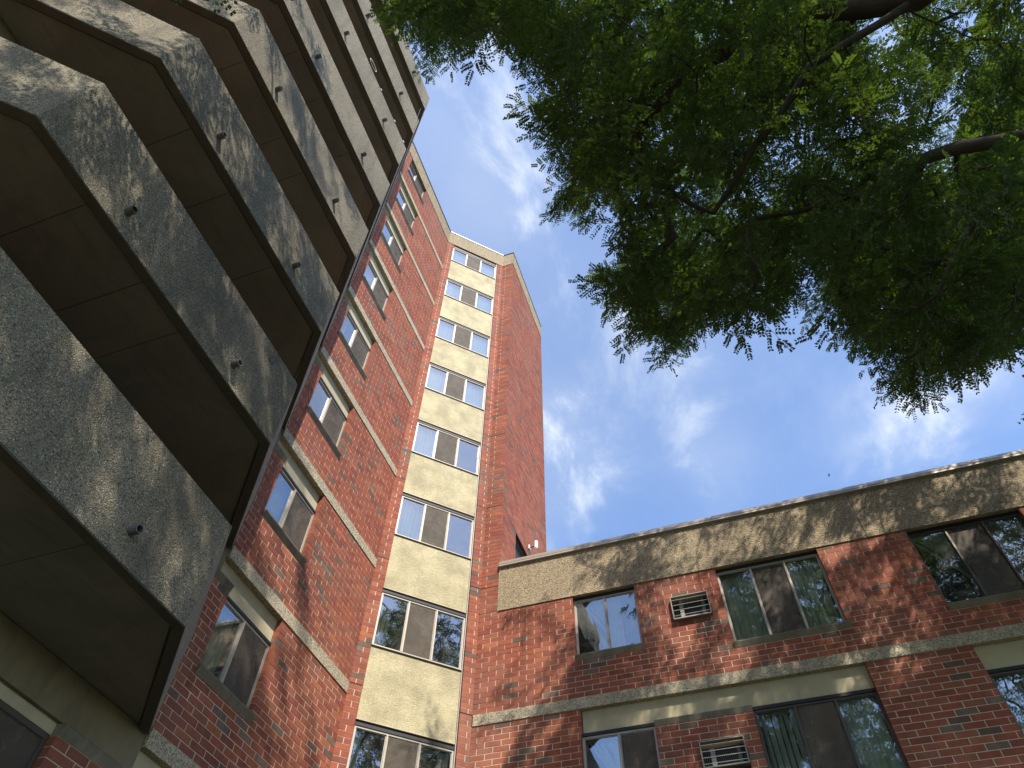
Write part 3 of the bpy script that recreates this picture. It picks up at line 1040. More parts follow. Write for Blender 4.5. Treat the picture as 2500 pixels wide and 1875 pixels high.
# balcony doors in the side wall
for k in range(-1, 8):
    z = LV[0] + HF * k
    zb = z + 0.02 if k >= 0 else 0.02
    zt = z + 2.040 if k < 7 else ZPB - 0.004
    if k < 0:
        zb = z + 2.040 - 2.05
    w = window(A, DOOR_A[0], DOOR_A[1], zb, zt, ['g', 'g', 's'], tower, 0.09, 'frame_bronze', [None, (1.0, 0.2, 'blind_cream', 0.1), None], seed=k + 300, room=1.3, fw=0.05)
    w.name = 'balcony_door'

# ------------------------------------------------------------------ balconies
XF, Y1, Y2 = -4.8234, 0.165, 4.3246
DEP = XF - XA
TH = 0.115
HPAR = 1.268


def plan(off):
    """balcony outline shifted inwards by off, from the wall round the front to the wall"""
    t = off * math.tan(math.pi / 8)
    o2 = off / S2
    return [(XA + 0.002, Y1 - DEP - 0.002 + o2), (XF - off, Y1 + t), (XF - off, Y2 - t), (XA + 0.002, Y2 + DEP - 0.002 - o2)]


outer, inner = plan(0.0), plan(TH)
for k in range(8):
    zf = 3.9175 + EYE + HF * k
    bal = MB()
    # kerbed slab: recessed underside, so the parapet's foot shows as a rim
    ring_in = plan(TH + 0.012)
    bal.poly(ring_in, zf + 0.062, zf + 0.22)
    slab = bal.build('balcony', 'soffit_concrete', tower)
    # underside cast in bays, with open joints between the pours
    rr = random.Random(k + 70)
    cuts = [-1.42, 0.69 if k % 3 == 0 else 1.02, 1.93, 2.58 if k % 2 else 3.1, 5.9]
    for c0, c1 in zip(cuts[:-1], cuts[1:]):
        pts = []
        rg = ring_in
        def xmax(y):
            if y < rg[1][1]:
                return rg[0][0] + (rg[1][0] - rg[0][0]) * (y - rg[0][1]) / (rg[1][1] - rg[0][1])
            if y > rg[2][1]:
                return rg[3][0] + (rg[2][0] - rg[3][0]) * (rg[3][1] - y) / (rg[3][1] - rg[2][1])
            return rg[1][0]
        a = max(c0, rg[0][1] + 0.01) + 0.004
        b = min(c1, rg[3][1] - 0.01) - 0.004
        ys = [a] + [y for y in (rg[1][1], rg[2][1]) if a < y < b] + [b]
        ringp = [(XA + 0.003, a)] + [(max(xmax(y) - 0.022, XA + 0.006), y) for y in ys] + [(XA + 0.003, b)]
        ringp = [ringp[0]] + ringp[1:-1] + [ringp[-1]]
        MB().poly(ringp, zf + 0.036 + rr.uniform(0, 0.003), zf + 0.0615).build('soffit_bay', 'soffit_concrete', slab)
    for i in range(3):
        q = MB()
        q.poly([outer[i], outer[i + 1], inner[i + 1], inner[i]], zf + 0.012, zf + HPAR)
        q.build('parapet_panel', 'clean_aggregate' if i == 2 else 'balcony_aggregate', slab)
        q = MB()
        o3 = plan(0.006)
        q.poly([o3[i], o3[i + 1], inner[i + 1], inner[i]], zf, zf + 0.0115)
        q.build('drip_edge', 'soffit_rim', slab)
    for yy in (1.27, 3.285):
        zc = zf + 0.30
        q = MB()
        L = 0.105
        seg = 14
        ro, ri = 0.045, 0.036
        pts = []
        for (xx, r) in ((XF - 0.01, ro), (XF + L, ro), (XF + L, ri), (XF + 0.004, ri)):
            for j in range(seg):
                w = 2 * math.pi * j / seg
                pts.append((xx, yy + r * math.cos(w), zc + r * math.sin(w) - (xx - XF) * 0.06))
        fs = []
        for s in range(3):
            for j in range(seg):
                fs.append((s * seg + j, s * seg + (j + 1) % seg, (s + 1) * seg + (j + 1) % seg, (s + 1) * seg + j))
        fs.append(tuple(range(3 * seg, 4 * seg)))
        q.quad_faces(pts, fs)
        q.build('drain_pipe', 'pipe_metal', slab, smooth=False)
    if k == 5:
        ring = [Vector((XF + 0.06, 2.20 + 0.16 * math.cos(w), zf + HPAR + 0.06 + 0.10 * math.sin(w))) for w in [i * math.pi / 9 for i in range(19)]]
        MB().tube(ring, 0.008, 5, cap=False).build('wire_loop', 'white_plastic', slab)
        for (yy, xx) in ((2.75, 0.0), (3.55, 0.0), (4.1, 0.0)):
            MB().box(Frame((XF, 0), (0, 1), (1, 0)), yy, yy + 0.05, zf + HPAR - 0.02, zf + HPAR + 0.03, -0.02, 0.018).build('clip', 'white_plastic', slab)

# ------------------------------------------------------------------ through-wall air conditioners
for i, (a, b, z0, z1) in enumerate(ACS):
    lab = ['upper through-wall air conditioner behind horizontal bars, right of the small upper window',
           'lower through-wall air conditioner cut by the bottom edge, below the cream concrete panel'][i]
    t_ = thing('air_conditioner', lab, 'air conditioner', E.p((a + b) / 2, z0, 0), group='air conditioners set through the wing wall')
    m = MB()
    w = 0.022
    a2, b2, c2, e2 = a + 0.006, b - 0.006, z0 + 0.006, z1 - 0.006
    for (p, q, r, s) in ((a2, b2, c2, c2 + w), (a2, b2, e2 - w * 0.6, e2), (a2, a2 + w * 0.7, c2 + w, e2 - w * 0.6), (b2 - w * 0.7, b2, c2 + w, e2 - w * 0.6)):
        m.box(E, p, q, r, s, -0.22, 0.075)
    m.build('sleeve', 'cabinet_metal', t_)
    m = MB().box(E, a2 + 0.02, b2 - 0.02, c2 + 0.024, e2 - 0.016, -0.21, -0.13)
    m.build('coil', 'coil_dark', t_)
    m = MB()
    for j in range(22):
        x = a2 + 0.03 + j * (b2 - a2 - 0.06) / 21
        m.box(E, x, x + 0.004, c2 + 0.03, e2 - 0.02, -0.129, -0.115)
    tag(m.build('fins', 'pipe_metal', t_), kind='stuff')
    for j in range(4):
        zz = c2 + (e2 - c2) * (0.16 + 0.23 * j)
        MB().tube([E.p(a2 + 0.012, zz, 0.062), E.p(b2 - 0.012, zz, 0.062)], 0.0055, 6).build('bar', 'bar_metal', t_)
    MB().box(E, a + (b - a) * 0.20, a + (b - a) * 0.30, c2 + 0.024, e2 - 0.016, -0.10, -0.06).build('bracket', 'cabinet_metal', t_)
    MB().box(E, a + (b - a) * 0.78, a + (b - a) * 0.86, c2 + 0.024, e2 - 0.016, -0.10, -0.07).build('bracket', 'pipe_metal', t_)

# ------------------------------------------------------------------ security light on the tower side
t_ = thing('security_light', 'small white security light fixed on the tower brick just above the wing coping', 'security light', D.p(1.99, 12.0 + EYE, 0))
MB().box(D, 1.95, 2.05, 12.02 + EYE, 12.14 + EYE, 0.002, 0.03).build('base_plate', 'white_plastic', t_)
MB().tube([D.p(2.0, 12.08 + EYE, 0.03), D.p(2.0, 12.08 + EYE, 0.13)], 0.016, 8).build('arm', 'coil_dark', t_)
m = MB()
m.tube([D.p(2.0, 12.00 + EYE, 0.19), D.p(2.0, 12.02 + EYE, 0.19), D.p(2.0, 12.22 + EYE, 0.19), D.p(2.0, 12.245 + EYE, 0.19)], [0.042, 0.050, 0.050, 0.036], 16)
m.build('lamp_housing', 'white_plastic', t_)
MB().tube([D.p(2.0, 11.70 + EYE, 0.012), D.p(2.0, 12.02 + EYE, 0.012)], 0.012, 8).build('conduit', 'coil_dark', t_)

# ------------------------------------------------------------------ a bird far up
bp_ = Vector((2.2676, 9.5411, 8.9425)) * 9.0 + Vector((0, 0, EYE))
t_ = thing('bird', 'tiny dark bird flying high in the blue sky above the wing roof', 'bird', bp_)
m = MB()
m.tube([bp_ + Vector((-0.22, 0, 0)), bp_ + Vector((-0.10, 0, 0.01)), bp_ + Vector((0.05, 0, 0.015)), bp_ + Vector((0.16, 0, 0.02)), bp_ + Vector((0.20, 0, 0.02))], [0.012, 0.04, 0.05, 0.03, 0.008], 8)
m.build('body', 'bird_black', t_, smooth=True)
for s in (-1, 1):
    q = MB()
    pts = []
    for (dy, dz, c0, c1) in ((0.0, 0.0, -0.06, 0.09), (0.18, 0.05, -0.05, 0.09), (0.42, 0.02, -0.06, 0.0)):
        for zz in (0.0, 0.012):
            pts += [tuple(bp_ + Vector((c0, s * dy, dz + zz))), tuple(bp_ + Vector((c1, s * dy, dz + zz)))]
    fs = []
    for i in range(2):
        o4 = i * 4
        fs += [(o4, o4 + 1, o4 + 5, o4 + 4), (o4 + 2, o4 + 3, o4 + 7, o4 + 6), (o4, o4 + 2, o4 + 6, o4 + 4), (o4 + 1, o4 + 3, o4 + 7, o4 + 5)]
    fs += [(8, 9, 11, 10)]
    q.quad_faces(pts, fs)
    q.build('wing', 'bird_black', t_)

# ------------------------------------------------------------------ the honey locusts
LIMBS = [
    [[5.0, 0.8, 6.8], [4.6, 0.9, 7.9], [3.04, 1.95, 8.8], [2.69, 1.95, 9.1], [2.41, 1.94, 9.5], [2.11, 2.09, 9.9], [1.77, 2.22, 10.4], [1.37, 2.41, 10.9], [0.9, 2.61, 11.5], [0.51, 3.09, 12.0]],
    [[2.97, 1.96, 8.85], [2.68, 2.02, 8.7], [2.32, 2.07, 8.6], [2.01, 2.16, 8.6], [1.79, 2.35, 8.5], [1.56, 2.52, 8.4], [1.38, 2.66, 8.4], [1.18, 2.85, 8.3], [0.88, 3.1, 8.2]],
    [[5.0, 0.8, 6.8], [5.1, 1.8, 7.6], [4.6, 3.1, 8.1], [3.47, 3.25, 8.2], [3.11, 3.19, 8.2], [2.76, 3.15, 8.1], [2.48, 3.1, 8.1], [2.29, 3.12, 8.0], [2.03, 3.21, 8.0], [1.7, 3.25, 8.0], [1.46, 3.27, 8.1], [1.23, 3.24, 8.1]],
    [[5.0, 0.8, 6.8], [5.2, 2.3, 7.2], [4.6, 3.6, 7.4], [3.14, 3.19, 7.3], [2.85, 3.34, 7.2], [2.54, 3.53, 7.0], [2.28, 3.67, 6.7], [2.1, 3.93, 6.5]],
    [[1.37, 2.41, 10.9], [0.81, 2.8, 11.0], [0.44, 3.05, 11.1], [0.21, 3.28, 11.2], [0.05, 3.52, 11.3], [-0.13, 3.62, 11.5]],
    [[4.6, 0.9, 7.9], [3.53, 1.97, 9.2], [2.96, 1.73, 9.9], [2.42, 1.58, 10.8], [1.0, 0.2, 12.1], [-0.5, -0.3, 13.2], [-1.8, -0.6, 14.4]],
    [[5.0, 0.8, 6.8], [5.3, 0.0, 8.2], [5.6, -1.8, 9.6], [5.8, -4.0, 11.0], [5.6, -6.0, 12.0]],
    [[5.0, 0.8, 6.8], [5.7, 0.8, 8.2], [7.2, 1.2, 9.4], [9.2, 1.6, 10.5], [11.0, 2.0, 11.2]],
    [[5.0, 0.8, 6.8], [5.6, 1.7, 8.2], [6.6, 3.4, 9.6], [7.3, 5.4, 10.8], [7.6, 7.2, 11.6]],
    [[5.0, 0.8, 6.8], [4.9, 0.7, 9.1], [4.7, 0.5, 11.6], [4.6, 0.4, 14.2], [4.3, 0.3, 16.6], [4.2, 0.3, 18.8]],
    [[4.9, 0.7, 9.1], [3.6, -0.6, 10.6], [1.8, -2.0, 12.2], [0.0, -3.4, 13.4], [-1.6, -4.2, 14.2]],
    [[4.7, 0.5, 11.6], [3.2, 1.2, 13.0], [1.6, 1.9, 14.2], [0.3, 2.6, 15.2]],
    [[4.7, 0.5, 11.6], [6.2, 1.9, 13.1], [7.6, 3.5, 14.4]],
    [[5.3, 0.0, 8.2], [7.2, -1.6, 9.8], [9.4, -3.0, 11.0]]]
TIPS = np.array([float(c) for c in """-1.1 1.8 15.6 3.9 5.5 10.4 -0.1 3.2 11.5 4.9 5.3 13.1 3.9 5.1 9.8 2.8 2.1 10.5 3.2 4.0 14.4 3.6 6.5 12.1 0.5 8.2 14.2 4.7 7.6 15.5
1.9 7.1 16.3 0.9 7.3 14.1 0.3 3.9 10.8 2.9 4.2 7.1 2.3 3.8 9.6 0.9 5.8 12.5 3.7 6.8 10.2 6.5 7.7 15.8 7.8 6.7 16.5 2.6 3.0 8.9
1.6 3.4 7.7 1.0 3.3 15.3 4.5 4.7 10.2 -0.0 3.6 12.6 0.7 7.7 15.4 2.4 3.0 14.3 4.8 4.2 15.5 2.3 6.5 12.1 -0.9 1.2 12.3 -0.6 6.7 14.8
-0.1 2.7 13.9 1.4 3.1 14.6 5.2 6.6 11.4 7.0 7.2 14.3 3.1 6.8 10.6 3.5 3.0 14.3 2.2 2.6 8.6 3.8 6.3 10.1 2.3 6.9 15.1 3.0 6.4 9.1
1.2 2.2 11.7 0.6 4.7 9.4 1.3 2.2 11.4 0.6 1.8 14.7 -1.6 0.7 10.3 3.6 5.5 8.7 7.8 5.8 16.4 2.7 4.7 7.8 1.8 3.7 8.8 3.1 5.6 9.3
2.5 3.0 7.3 3.1 8.2 13.7 5.9 5.5 12.8 -0.3 1.5 9.6 1.3 5.5 13.8 2.2 2.0 10.4 1.9 4.1 9.8 -0.0 3.0 12.7 1.7 2.9 13.6 0.8 3.1 12.1
2.2 3.8 12.7 7.2 7.7 16.3 1.1 1.3 8.7 3.6 7.8 15.2 5.2 8.8 15.9 -0.6 1.6 12.5 6.0 4.2 16.1 1.7 6.0 16.6 1.4 7.1 13.5 -0.3 4.4 15.2
3.8 5.8 9.7 2.9 3.5 7.5 3.6 6.7 14.7 -2.4 1.1 14.4 4.1 7.5 13.5 1.0 2.1 8.7 4.7 4.5 16.0 7.0 8.3 14.1 -0.2 4.3 9.5 4.1 7.2 14.6
-2.1 0.8 13.7 1.9 1.7 9.3 0.8 7.3 14.8 0.5 4.5 15.3 0.5 2.4 12.3 2.5 2.6 13.7 6.3 4.4 13.4 3.3 6.4 9.3 2.9 3.7 6.8 3.5 5.7 10.8
5.7 5.8 13.2 0.9 2.0 14.2 0.5 6.1 12.4 6.2 6.0 13.6 4.5 5.9 10.4 2.5 5.0 9.7 3.0 3.4 14.2 2.2 2.5 14.8 3.6 6.9 14.0 4.2 9.1 14.4
2.3 4.3 13.7 1.7 3.0 15.2 4.7 6.4 12.3 0.3 7.9 13.1 6.4 7.8 16.6 -0.0 1.9 8.9 -0.6 4.7 14.0 3.1 6.7 9.2 2.1 3.0 13.8 4.6 5.9 14.4
-0.1 4.1 12.9 2.8 3.4 6.5 3.3 5.1 7.8 7.1 6.8 16.5 6.5 6.2 14.5 0.5 5.3 10.1 3.3 6.3 10.1 3.4 6.2 15.1 -0.7 5.0 14.7 3.8 7.7 11.0
1.1 6.1 15.3 5.4 9.1 13.8 8.2 6.4 16.6 -0.1 2.6 11.3 -0.5 1.9 15.4 -1.6 1.4 13.9 4.9 5.9 11.7 5.1 4.4 16.5 6.8 4.0 15.8 4.5 6.8 14.8
2.3 4.1 14.4 3.7 7.7 13.3 2.1 8.0 16.2 -1.0 1.1 11.9 1.9 3.6 7.9 4.9 7.9 12.1 2.5 4.5 7.1 5.1 6.0 12.2 -0.2 2.4 9.1 1.2 5.9 15.8
2.6 4.5 14.3 1.4 6.0 12.4 1.7 3.0 8.0 1.2 3.5 15.0 0.7 2.0 15.1 6.8 5.0 16.2 0.4 7.0 14.5 2.7 3.6 14.1 -0.1 1.8 15.5 4.9 8.6 11.3
5.4 6.5 13.4 3.5 3.4 7.8 2.2 3.0 12.5 4.6 8.6 16.2 4.4 6.0 8.9 0.8 2.8 13.5 5.1 5.5 12.3 2.6 4.4 13.8 7.2 7.5 16.1 0.6 2.7 12.8
0.5 2.3 12.7 0.8 4.4 9.2 -1.0 1.2 12.9 4.5 7.3 12.1 2.1 3.8 6.8 1.0 2.7 8.7 2.4 4.2 10.0 -0.6 6.3 13.4 0.1 3.1 13.6 1.7 4.2 15.2
-0.9 0.8 11.4 1.2 5.5 15.8 5.6 4.5 14.1 4.1 6.5 14.4 4.2 8.5 15.6 7.2 6.8 14.5 3.2 3.6 7.3 5.1 6.4 10.3 4.8 7.0 11.6 1.3 2.3 8.9
7.0 7.7 15.1 4.8 8.4 16.6 0.1 3.0 14.1 0.8 4.7 10.2 7.1 4.9 15.1 0.6 2.6 10.8 2.6 3.5 7.6 -0.8 1.6 12.8 -2.2 1.4 14.7 5.0 3.2 12.0
-0.9 4.8 14.7 3.9 3.8 12.1 0.6 4.7 15.5 2.6 7.3 13.1 6.9 3.9 14.7 4.2 7.4 10.8 5.9 5.9 13.8 1.7 2.7 11.8 4.3 6.0 12.2 5.4 4.1 11.2
5.8 6.9 11.4 2.4 4.6 7.8 4.7 7.2 12.8 3.3 5.6 8.9 0.8 3.0 15.9 3.4 7.4 14.1 0.8 2.9 16.1 1.0 1.9 10.0 -0.4 3.4 13.4 4.7 8.5 15.4
3.5 3.6 7.6 0.2 7.6 14.5 1.0 2.4 8.1 1.7 5.3 10.0 2.3 2.8 10.2 2.2 3.7 8.9 0.8 5.5 15.3 4.3 8.5 12.2 0.1 3.5 13.4 3.2 3.5 7.7
3.1 5.9 11.2 3.4 5.4 9.6 0.4 1.9 15.5 4.4 8.0 15.7 2.7 5.5 10.1 1.2 7.6 13.7 3.1 6.6 12.2 -1.0 5.0 15.3 7.4 4.6 16.1 3.5 5.8 8.4
1.5 7.4 16.3 2.0 6.4 15.8 5.3 7.4 10.6 2.3 5.5 14.4 4.0 7.0 14.1 0.1 2.6 14.2 2.5 6.7 12.8 5.1 6.3 12.4 0.7 1.7 11.6 7.4 8.4 15.7
2.6 3.3 7.2 -0.3 2.2 10.8 1.9 6.2 13.8 1.0 4.5 8.7 7.2 7.6 14.3 0.9 4.2 8.3 3.3 6.2 8.9 0.7 3.8 16.2 4.2 6.1 10.3 2.2 2.4 9.7
3.8 7.4 10.8 1.5 1.9 8.4 -1.1 0.9 9.8 2.4 3.9 15.2 2.9 6.8 11.8 2.5 3.8 12.2 0.2 6.8 12.8 4.3 4.5 9.2 7.2 5.5 16.4 4.5 3.4 10.0
4.3 7.0 11.2 4.1 5.4 10.8 3.9 6.9 10.4 7.5 8.8 16.2 6.6 7.5 14.8 1.5 2.3 15.5 4.8 5.1 15.9 0.0 6.0 16.5 1.3 1.6 8.8 5.8 6.1 11.8
0.5 4.0 15.0 3.5 7.7 12.7 1.7 3.6 7.2 0.8 5.9 12.8 1.5 2.6 10.7 0.3 4.7 9.8 4.9 7.6 10.8 3.0 6.1 10.7 5.4 5.6 12.5 3.1 4.0 11.9
4.5 5.8 11.1 7.9 8.2 16.0 1.4 6.5 12.6 5.2 4.0 11.0 7.6 6.7 15.0 1.6 5.1 14.0 8.3 5.9 16.2 3.1 7.2 15.1 6.2 4.9 13.7 2.1 4.2 12.1
1.6 6.4 14.6 2.3 6.8 13.7 4.5 5.7 12.1 0.1 2.9 10.7 -0.5 3.5 12.5 0.7 2.5 14.7 7.5 8.3 16.4 1.3 1.9 12.1 7.8 8.8 15.6 7.0 8.3 14.4
6.7 4.4 14.9 4.5 3.0 13.8 2.7 3.8 6.4 -1.6 1.4 16.4 3.1 4.7 8.5 6.9 7.3 14.9 1.5 5.7 12.3 1.8 3.9 16.0 2.2 2.4 7.6 -0.5 2.5 10.9
2.1 3.5 7.4 2.7 2.6 9.2 6.8 5.1 14.5 4.0 6.3 10.7 0.3 6.8 14.8 5.8 5.1 14.8 3.0 3.1 14.5 5.3 5.0 10.9 3.5 7.4 13.5 2.5 2.4 10.1
0.6 8.7 15.2 1.5 3.2 13.7 5.4 6.5 16.1 6.6 5.7 14.7 0.4 1.3 12.2 0.2 4.1 12.6 2.5 4.1 8.7 5.1 6.3 11.8 3.9 5.5 8.9 -0.5 2.1 15.0
1.1 4.7 10.0 -1.9 1.1 13.0 0.9 4.0 10.8 1.7 2.5 8.8 0.5 3.5 12.7 2.5 2.3 9.3 2.9 3.7 14.5 5.2 2.9 10.9 2.4 3.0 8.4 0.3 1.8 8.6
-0.0 4.8 14.6 -0.7 1.9 15.8 5.9 9.5 16.5 3.0 6.4 10.0 -0.8 1.7 13.1 0.2 3.3 9.9 6.5 8.6 15.9 6.1 8.3 16.6 -1.5 1.4 15.2 3.0 2.9 9.8
2.4 4.0 8.2 1.7 3.6 12.4 0.0 6.7 14.8 0.4 4.4 9.4 7.3 7.3 14.3 5.0 7.1 13.1 7.5 7.3 16.5 2.4 4.2 8.4 0.8 2.8 13.1 3.5 7.2 9.7
3.0 8.2 15.8 0.4 5.7 12.6 1.5 3.5 14.3 3.9 6.4 9.2 3.1 6.9 9.4 3.8 9.2 13.8 4.9 6.6 16.1 0.8 6.0 12.0 4.2 7.2 10.2 4.9 4.2 10.5
-0.3 2.8 14.9 5.1 6.3 12.1 0.9 2.4 8.6 1.2 2.8 14.3 4.9 3.1 13.7 1.6 6.5 12.9 1.1 6.5 14.3 2.0 1.6 8.3 1.6 4.8 10.0 2.9 5.1 9.0
6.1 7.7 16.2 6.2 8.2 15.9 -0.5 1.2 11.4 -0.3 3.4 13.0 2.9 3.7 15.0 4.3 6.0 13.9 2.7 4.6 11.7 4.4 5.3 11.2 0.4 2.7 15.4 5.3 7.2 13.3
7.4 4.5 16.4 6.7 9.3 16.3 3.9 5.2 8.0 5.1 7.0 10.8 6.6 7.7 14.3 1.6 2.4 9.3 -0.1 3.1 10.1 2.5 2.5 8.2 2.3 4.5 8.6 -0.2 6.8 14.2
4.7 5.9 13.6 3.7 6.1 11.3 1.1 3.3 12.6 3.4 6.9 14.5 6.1 8.3 15.6 3.4 3.1 13.8 4.9 4.8 16.6 4.2 3.6 11.9 -0.5 0.9 10.1 1.1 4.9 15.0
2.0 2.2 10.2 4.3 6.4 13.8 0.5 1.9 11.0 7.3 5.6 15.3 3.6 7.3 9.9 4.6 4.3 16.4 4.4 4.2 9.3 1.6 3.2 7.4 3.5 4.0 13.4 -1.3 0.6 10.2
0.0 1.3 9.0 4.3 4.9 9.9 2.9 5.4 9.0 2.7 3.4 14.2 1.4 2.7 13.6 1.8 6.3 11.9 4.8 5.7 12.6 3.1 3.6 8.0 2.7 6.4 10.4 2.0 6.6 14.2
-0.1 3.8 12.4 2.5 6.5 13.2 5.2 7.6 12.5 2.0 6.5 14.6 7.1 7.6 14.6 4.5 7.3 13.4 -0.1 4.8 13.8 2.7 5.9 9.4 3.9 2.9 14.5 0.3 4.8 9.2
-0.3 3.4 11.2 2.2 7.0 16.4 1.8 3.8 13.4 0.7 2.2 11.4 -1.5 1.2 11.8 2.5 2.6 10.7 0.7 2.2 15.2 1.5 5.4 15.7 2.2 3.0 7.1 4.8 4.0 10.1
2.0 2.1 7.5 2.2 6.0 16.3 4.8 5.6 11.1 1.0 2.0 10.6 2.8 4.8 14.3 6.3 3.9 16.2 5.1 6.1 10.9 4.0 4.2 16.6 1.6 1.5 9.6 4.7 3.5 15.5
2.8 7.0 14.3 -0.1 1.3 9.6 1.4 7.5 14.8 6.6 5.2 16.5 6.5 5.9 14.1 7.0 6.7 15.6 4.4 4.2 16.5 4.7 7.5 11.7 5.1 9.1 12.6 4.0 4.8 10.7
3.2 5.6 10.0 0.5 3.0 14.8 4.8 6.8 16.4 4.9 5.4 11.4 1.8 5.5 12.3 2.5 2.8 8.0 2.6 3.5 12.1 0.3 2.8 8.9 -0.4 1.2 11.0 -1.8 1.2 12.7
-0.1 6.9 12.7 1.3 2.4 12.1 1.0 1.7 13.2 0.3 2.9 16.2 4.9 3.6 11.7 0.2 4.2 9.6 2.6 4.3 7.8 -0.6 1.0 11.9 3.7 6.8 11.5 4.5 7.5 12.6
7.5 5.6 16.5 -0.7 0.8 11.1 2.8 2.4 9.9 5.8 4.6 14.6 3.9 7.9 15.2 2.3 6.3 14.8 5.5 4.3 14.6 4.5 4.3 10.3 5.8 7.5 15.5 0.9 6.9 12.6
-0.6 3.4 10.5 5.1 7.3 15.3 6.7 7.2 14.3 3.7 6.3 9.6 1.3 3.3 16.2 0.2 4.1 13.9 5.4 7.6 15.5 -0.3 2.0 9.0 1.7 2.0 10.4 2.4 1.9 11.2
5.0 8.3 12.6 4.7 7.5 11.4 -0.1 1.7 11.5 1.6 3.8 12.1 2.4 4.6 11.2 0.7 7.3 13.4 0.2 4.7 14.7 2.9 4.7 8.6 4.7 6.9 10.8 4.2 6.6 10.2
4.6 3.0 12.0 -0.5 2.7 15.9 0.4 8.5 14.2 -2.1 1.2 14.3 5.7 6.3 13.5 1.7 2.6 10.9 3.5 5.7 9.3 2.7 5.7 14.5 1.6 3.3 14.5 7.0 8.3 14.7
2.0 7.1 12.8 3.9 6.5 11.2 5.2 7.0 11.2 0.1 6.2 13.9 6.8 4.3 16.4 0.1 7.0 13.6 2.2 4.6 9.8 -0.1 4.4 14.3 4.8 3.3 16.0 3.1 3.2 14.8
1.5 7.6 13.9 -0.1 6.7 13.8 3.4 6.5 11.2 4.9 5.5 10.2 0.8 6.1 13.2 3.8 7.8 14.5 4.1 4.5 10.2 -1.0 0.8 11.7 5.2 6.7 14.6 5.1 6.5 13.3
0.7 2.6 14.2 4.0 8.9 11.5 -0.0 6.1 12.2 0.3 1.1 9.0 1.4 3.0 11.8 1.4 6.6 15.6 6.4 6.6 15.1 0.7 6.4 14.3 2.1 6.4 12.5 7.1 8.8 14.2
-0.1 2.5 8.8 7.2 8.2 16.1 -1.1 1.0 11.6 1.2 4.9 15.8 4.1 6.9 10.1 1.4 5.5 11.6 -0.4 1.7 14.2 4.4 7.7 16.6 4.5 5.2 9.3 3.4 6.7 13.6
1.3 4.8 9.5 -0.2 4.7 10.0 2.7 4.0 8.9 4.2 8.2 13.4 0.5 5.1 14.8 0.8 6.9 15.8 2.3 6.4 16.2 2.8 4.5 8.6 3.9 4.8 8.6 4.6 6.5 13.9
6.6 6.7 14.6 3.2 2.2 10.9 4.8 3.8 16.1 5.6 9.4 14.6 2.5 3.4 6.6 1.4 7.8 14.4 2.7 4.9 11.4 2.2 4.9 8.9 0.6 6.9 12.4 1.2 7.6 16.4
6.3 6.0 14.6 0.7 3.3 11.2 5.2 4.8 13.4 3.0 2.0 9.7 1.2 3.5 14.5 3.0 6.4 10.3 6.4 6.9 13.9 0.7 4.3 8.6 2.2 3.9 9.2 3.3 5.3 10.4
0.9 2.9 14.9 1.3 6.0 12.7 1.0 7.6 14.3 0.5 5.0 10.1 7.7 8.3 16.2 5.1 3.4 15.3 0.3 2.2 11.0 3.0 7.6 15.3 7.8 6.4 15.8 2.6 5.2 9.4
2.8 6.5 11.5 3.7 5.2 13.8 0.6 4.5 9.9 4.8 4.8 15.1 0.1 2.4 16.2 0.4 4.2 16.4 5.6 8.0 15.0 4.0 4.3 9.3 4.9 3.7 15.8 5.1 7.8 11.5
4.2 8.2 11.3 4.6 5.8 13.9 1.8 2.7 9.1 4.3 6.9 15.1 -2.3 0.7 14.7 7.1 5.6 14.4 0.4 5.1 9.6 1.2 2.2 14.5 0.4 2.0 15.0 6.0 3.9 14.4
5.0 8.4 11.9 3.0 3.1 7.3 0.6 3.3 11.6 2.1 3.4 15.5 4.2 6.5 9.6 3.1 2.6 11.1 2.3 4.6 14.8 4.5 6.3 11.7 2.8 5.0 10.2 2.8 2.6 13.9
-2.1 0.8 13.4 4.0 7.5 12.4 4.3 7.4 12.8 1.0 3.0 14.0 -1.9 0.9 12.4 6.4 7.8 16.2 7.5 6.4 14.7 2.0 1.7 10.2 0.2 4.7 10.5 4.4 6.3 10.8
1.8 6.1 12.4 -0.6 4.3 13.7 -1.2 0.8 10.4 -0.7 3.3 13.5 6.5 4.6 13.9 6.9 4.4 14.3 5.6 8.6 16.0 2.7 4.1 8.0 1.3 4.5 9.2 1.2 8.1 15.7
3.4 5.8 9.8 -0.3 6.7 13.5 2.0 3.8 11.7 0.9 5.7 12.2 0.2 3.8 16.3 1.9 6.2 16.4 0.0 3.0 11.2 -2.1 0.8 14.5 1.2 6.4 12.8 6.5 5.2 14.3
3.6 6.1 8.9 4.2 6.1 12.5 2.2 4.0 8.4 0.0 2.3 10.5 -0.4 4.8 16.6 0.5 1.9 11.3 1.9 2.4 9.2 -0.4 3.3 10.7 4.7 6.8 13.5 2.9 4.4 14.1
0.5 8.5 15.5 6.2 5.5 13.5 1.6 4.4 15.7 2.0 5.9 14.6 2.1 3.5 8.6 3.1 6.8 14.1 -0.1 4.6 14.5 0.2 7.1 12.8 4.6 6.5 12.7 -0.2 4.4 16.4
-0.7 2.1 14.7 0.1 3.9 9.9 3.7 3.1 14.0 3.5 8.4 12.7 6.2 7.4 16.1 -0.1 1.1 11.6 -0.2 1.6 14.7 0.9 1.7 8.5 2.8 3.5 9.1 2.4 4.7 10.0
7.3 5.4 15.6 3.1 4.5 7.9 1.3 8.5 16.1 3.3 5.9 9.1 1.6 8.5 16.0 1.0 3.1 13.6 2.9 7.8 14.7 0.6 4.7 10.3 1.9 1.6 8.8 3.8 5.1 8.5
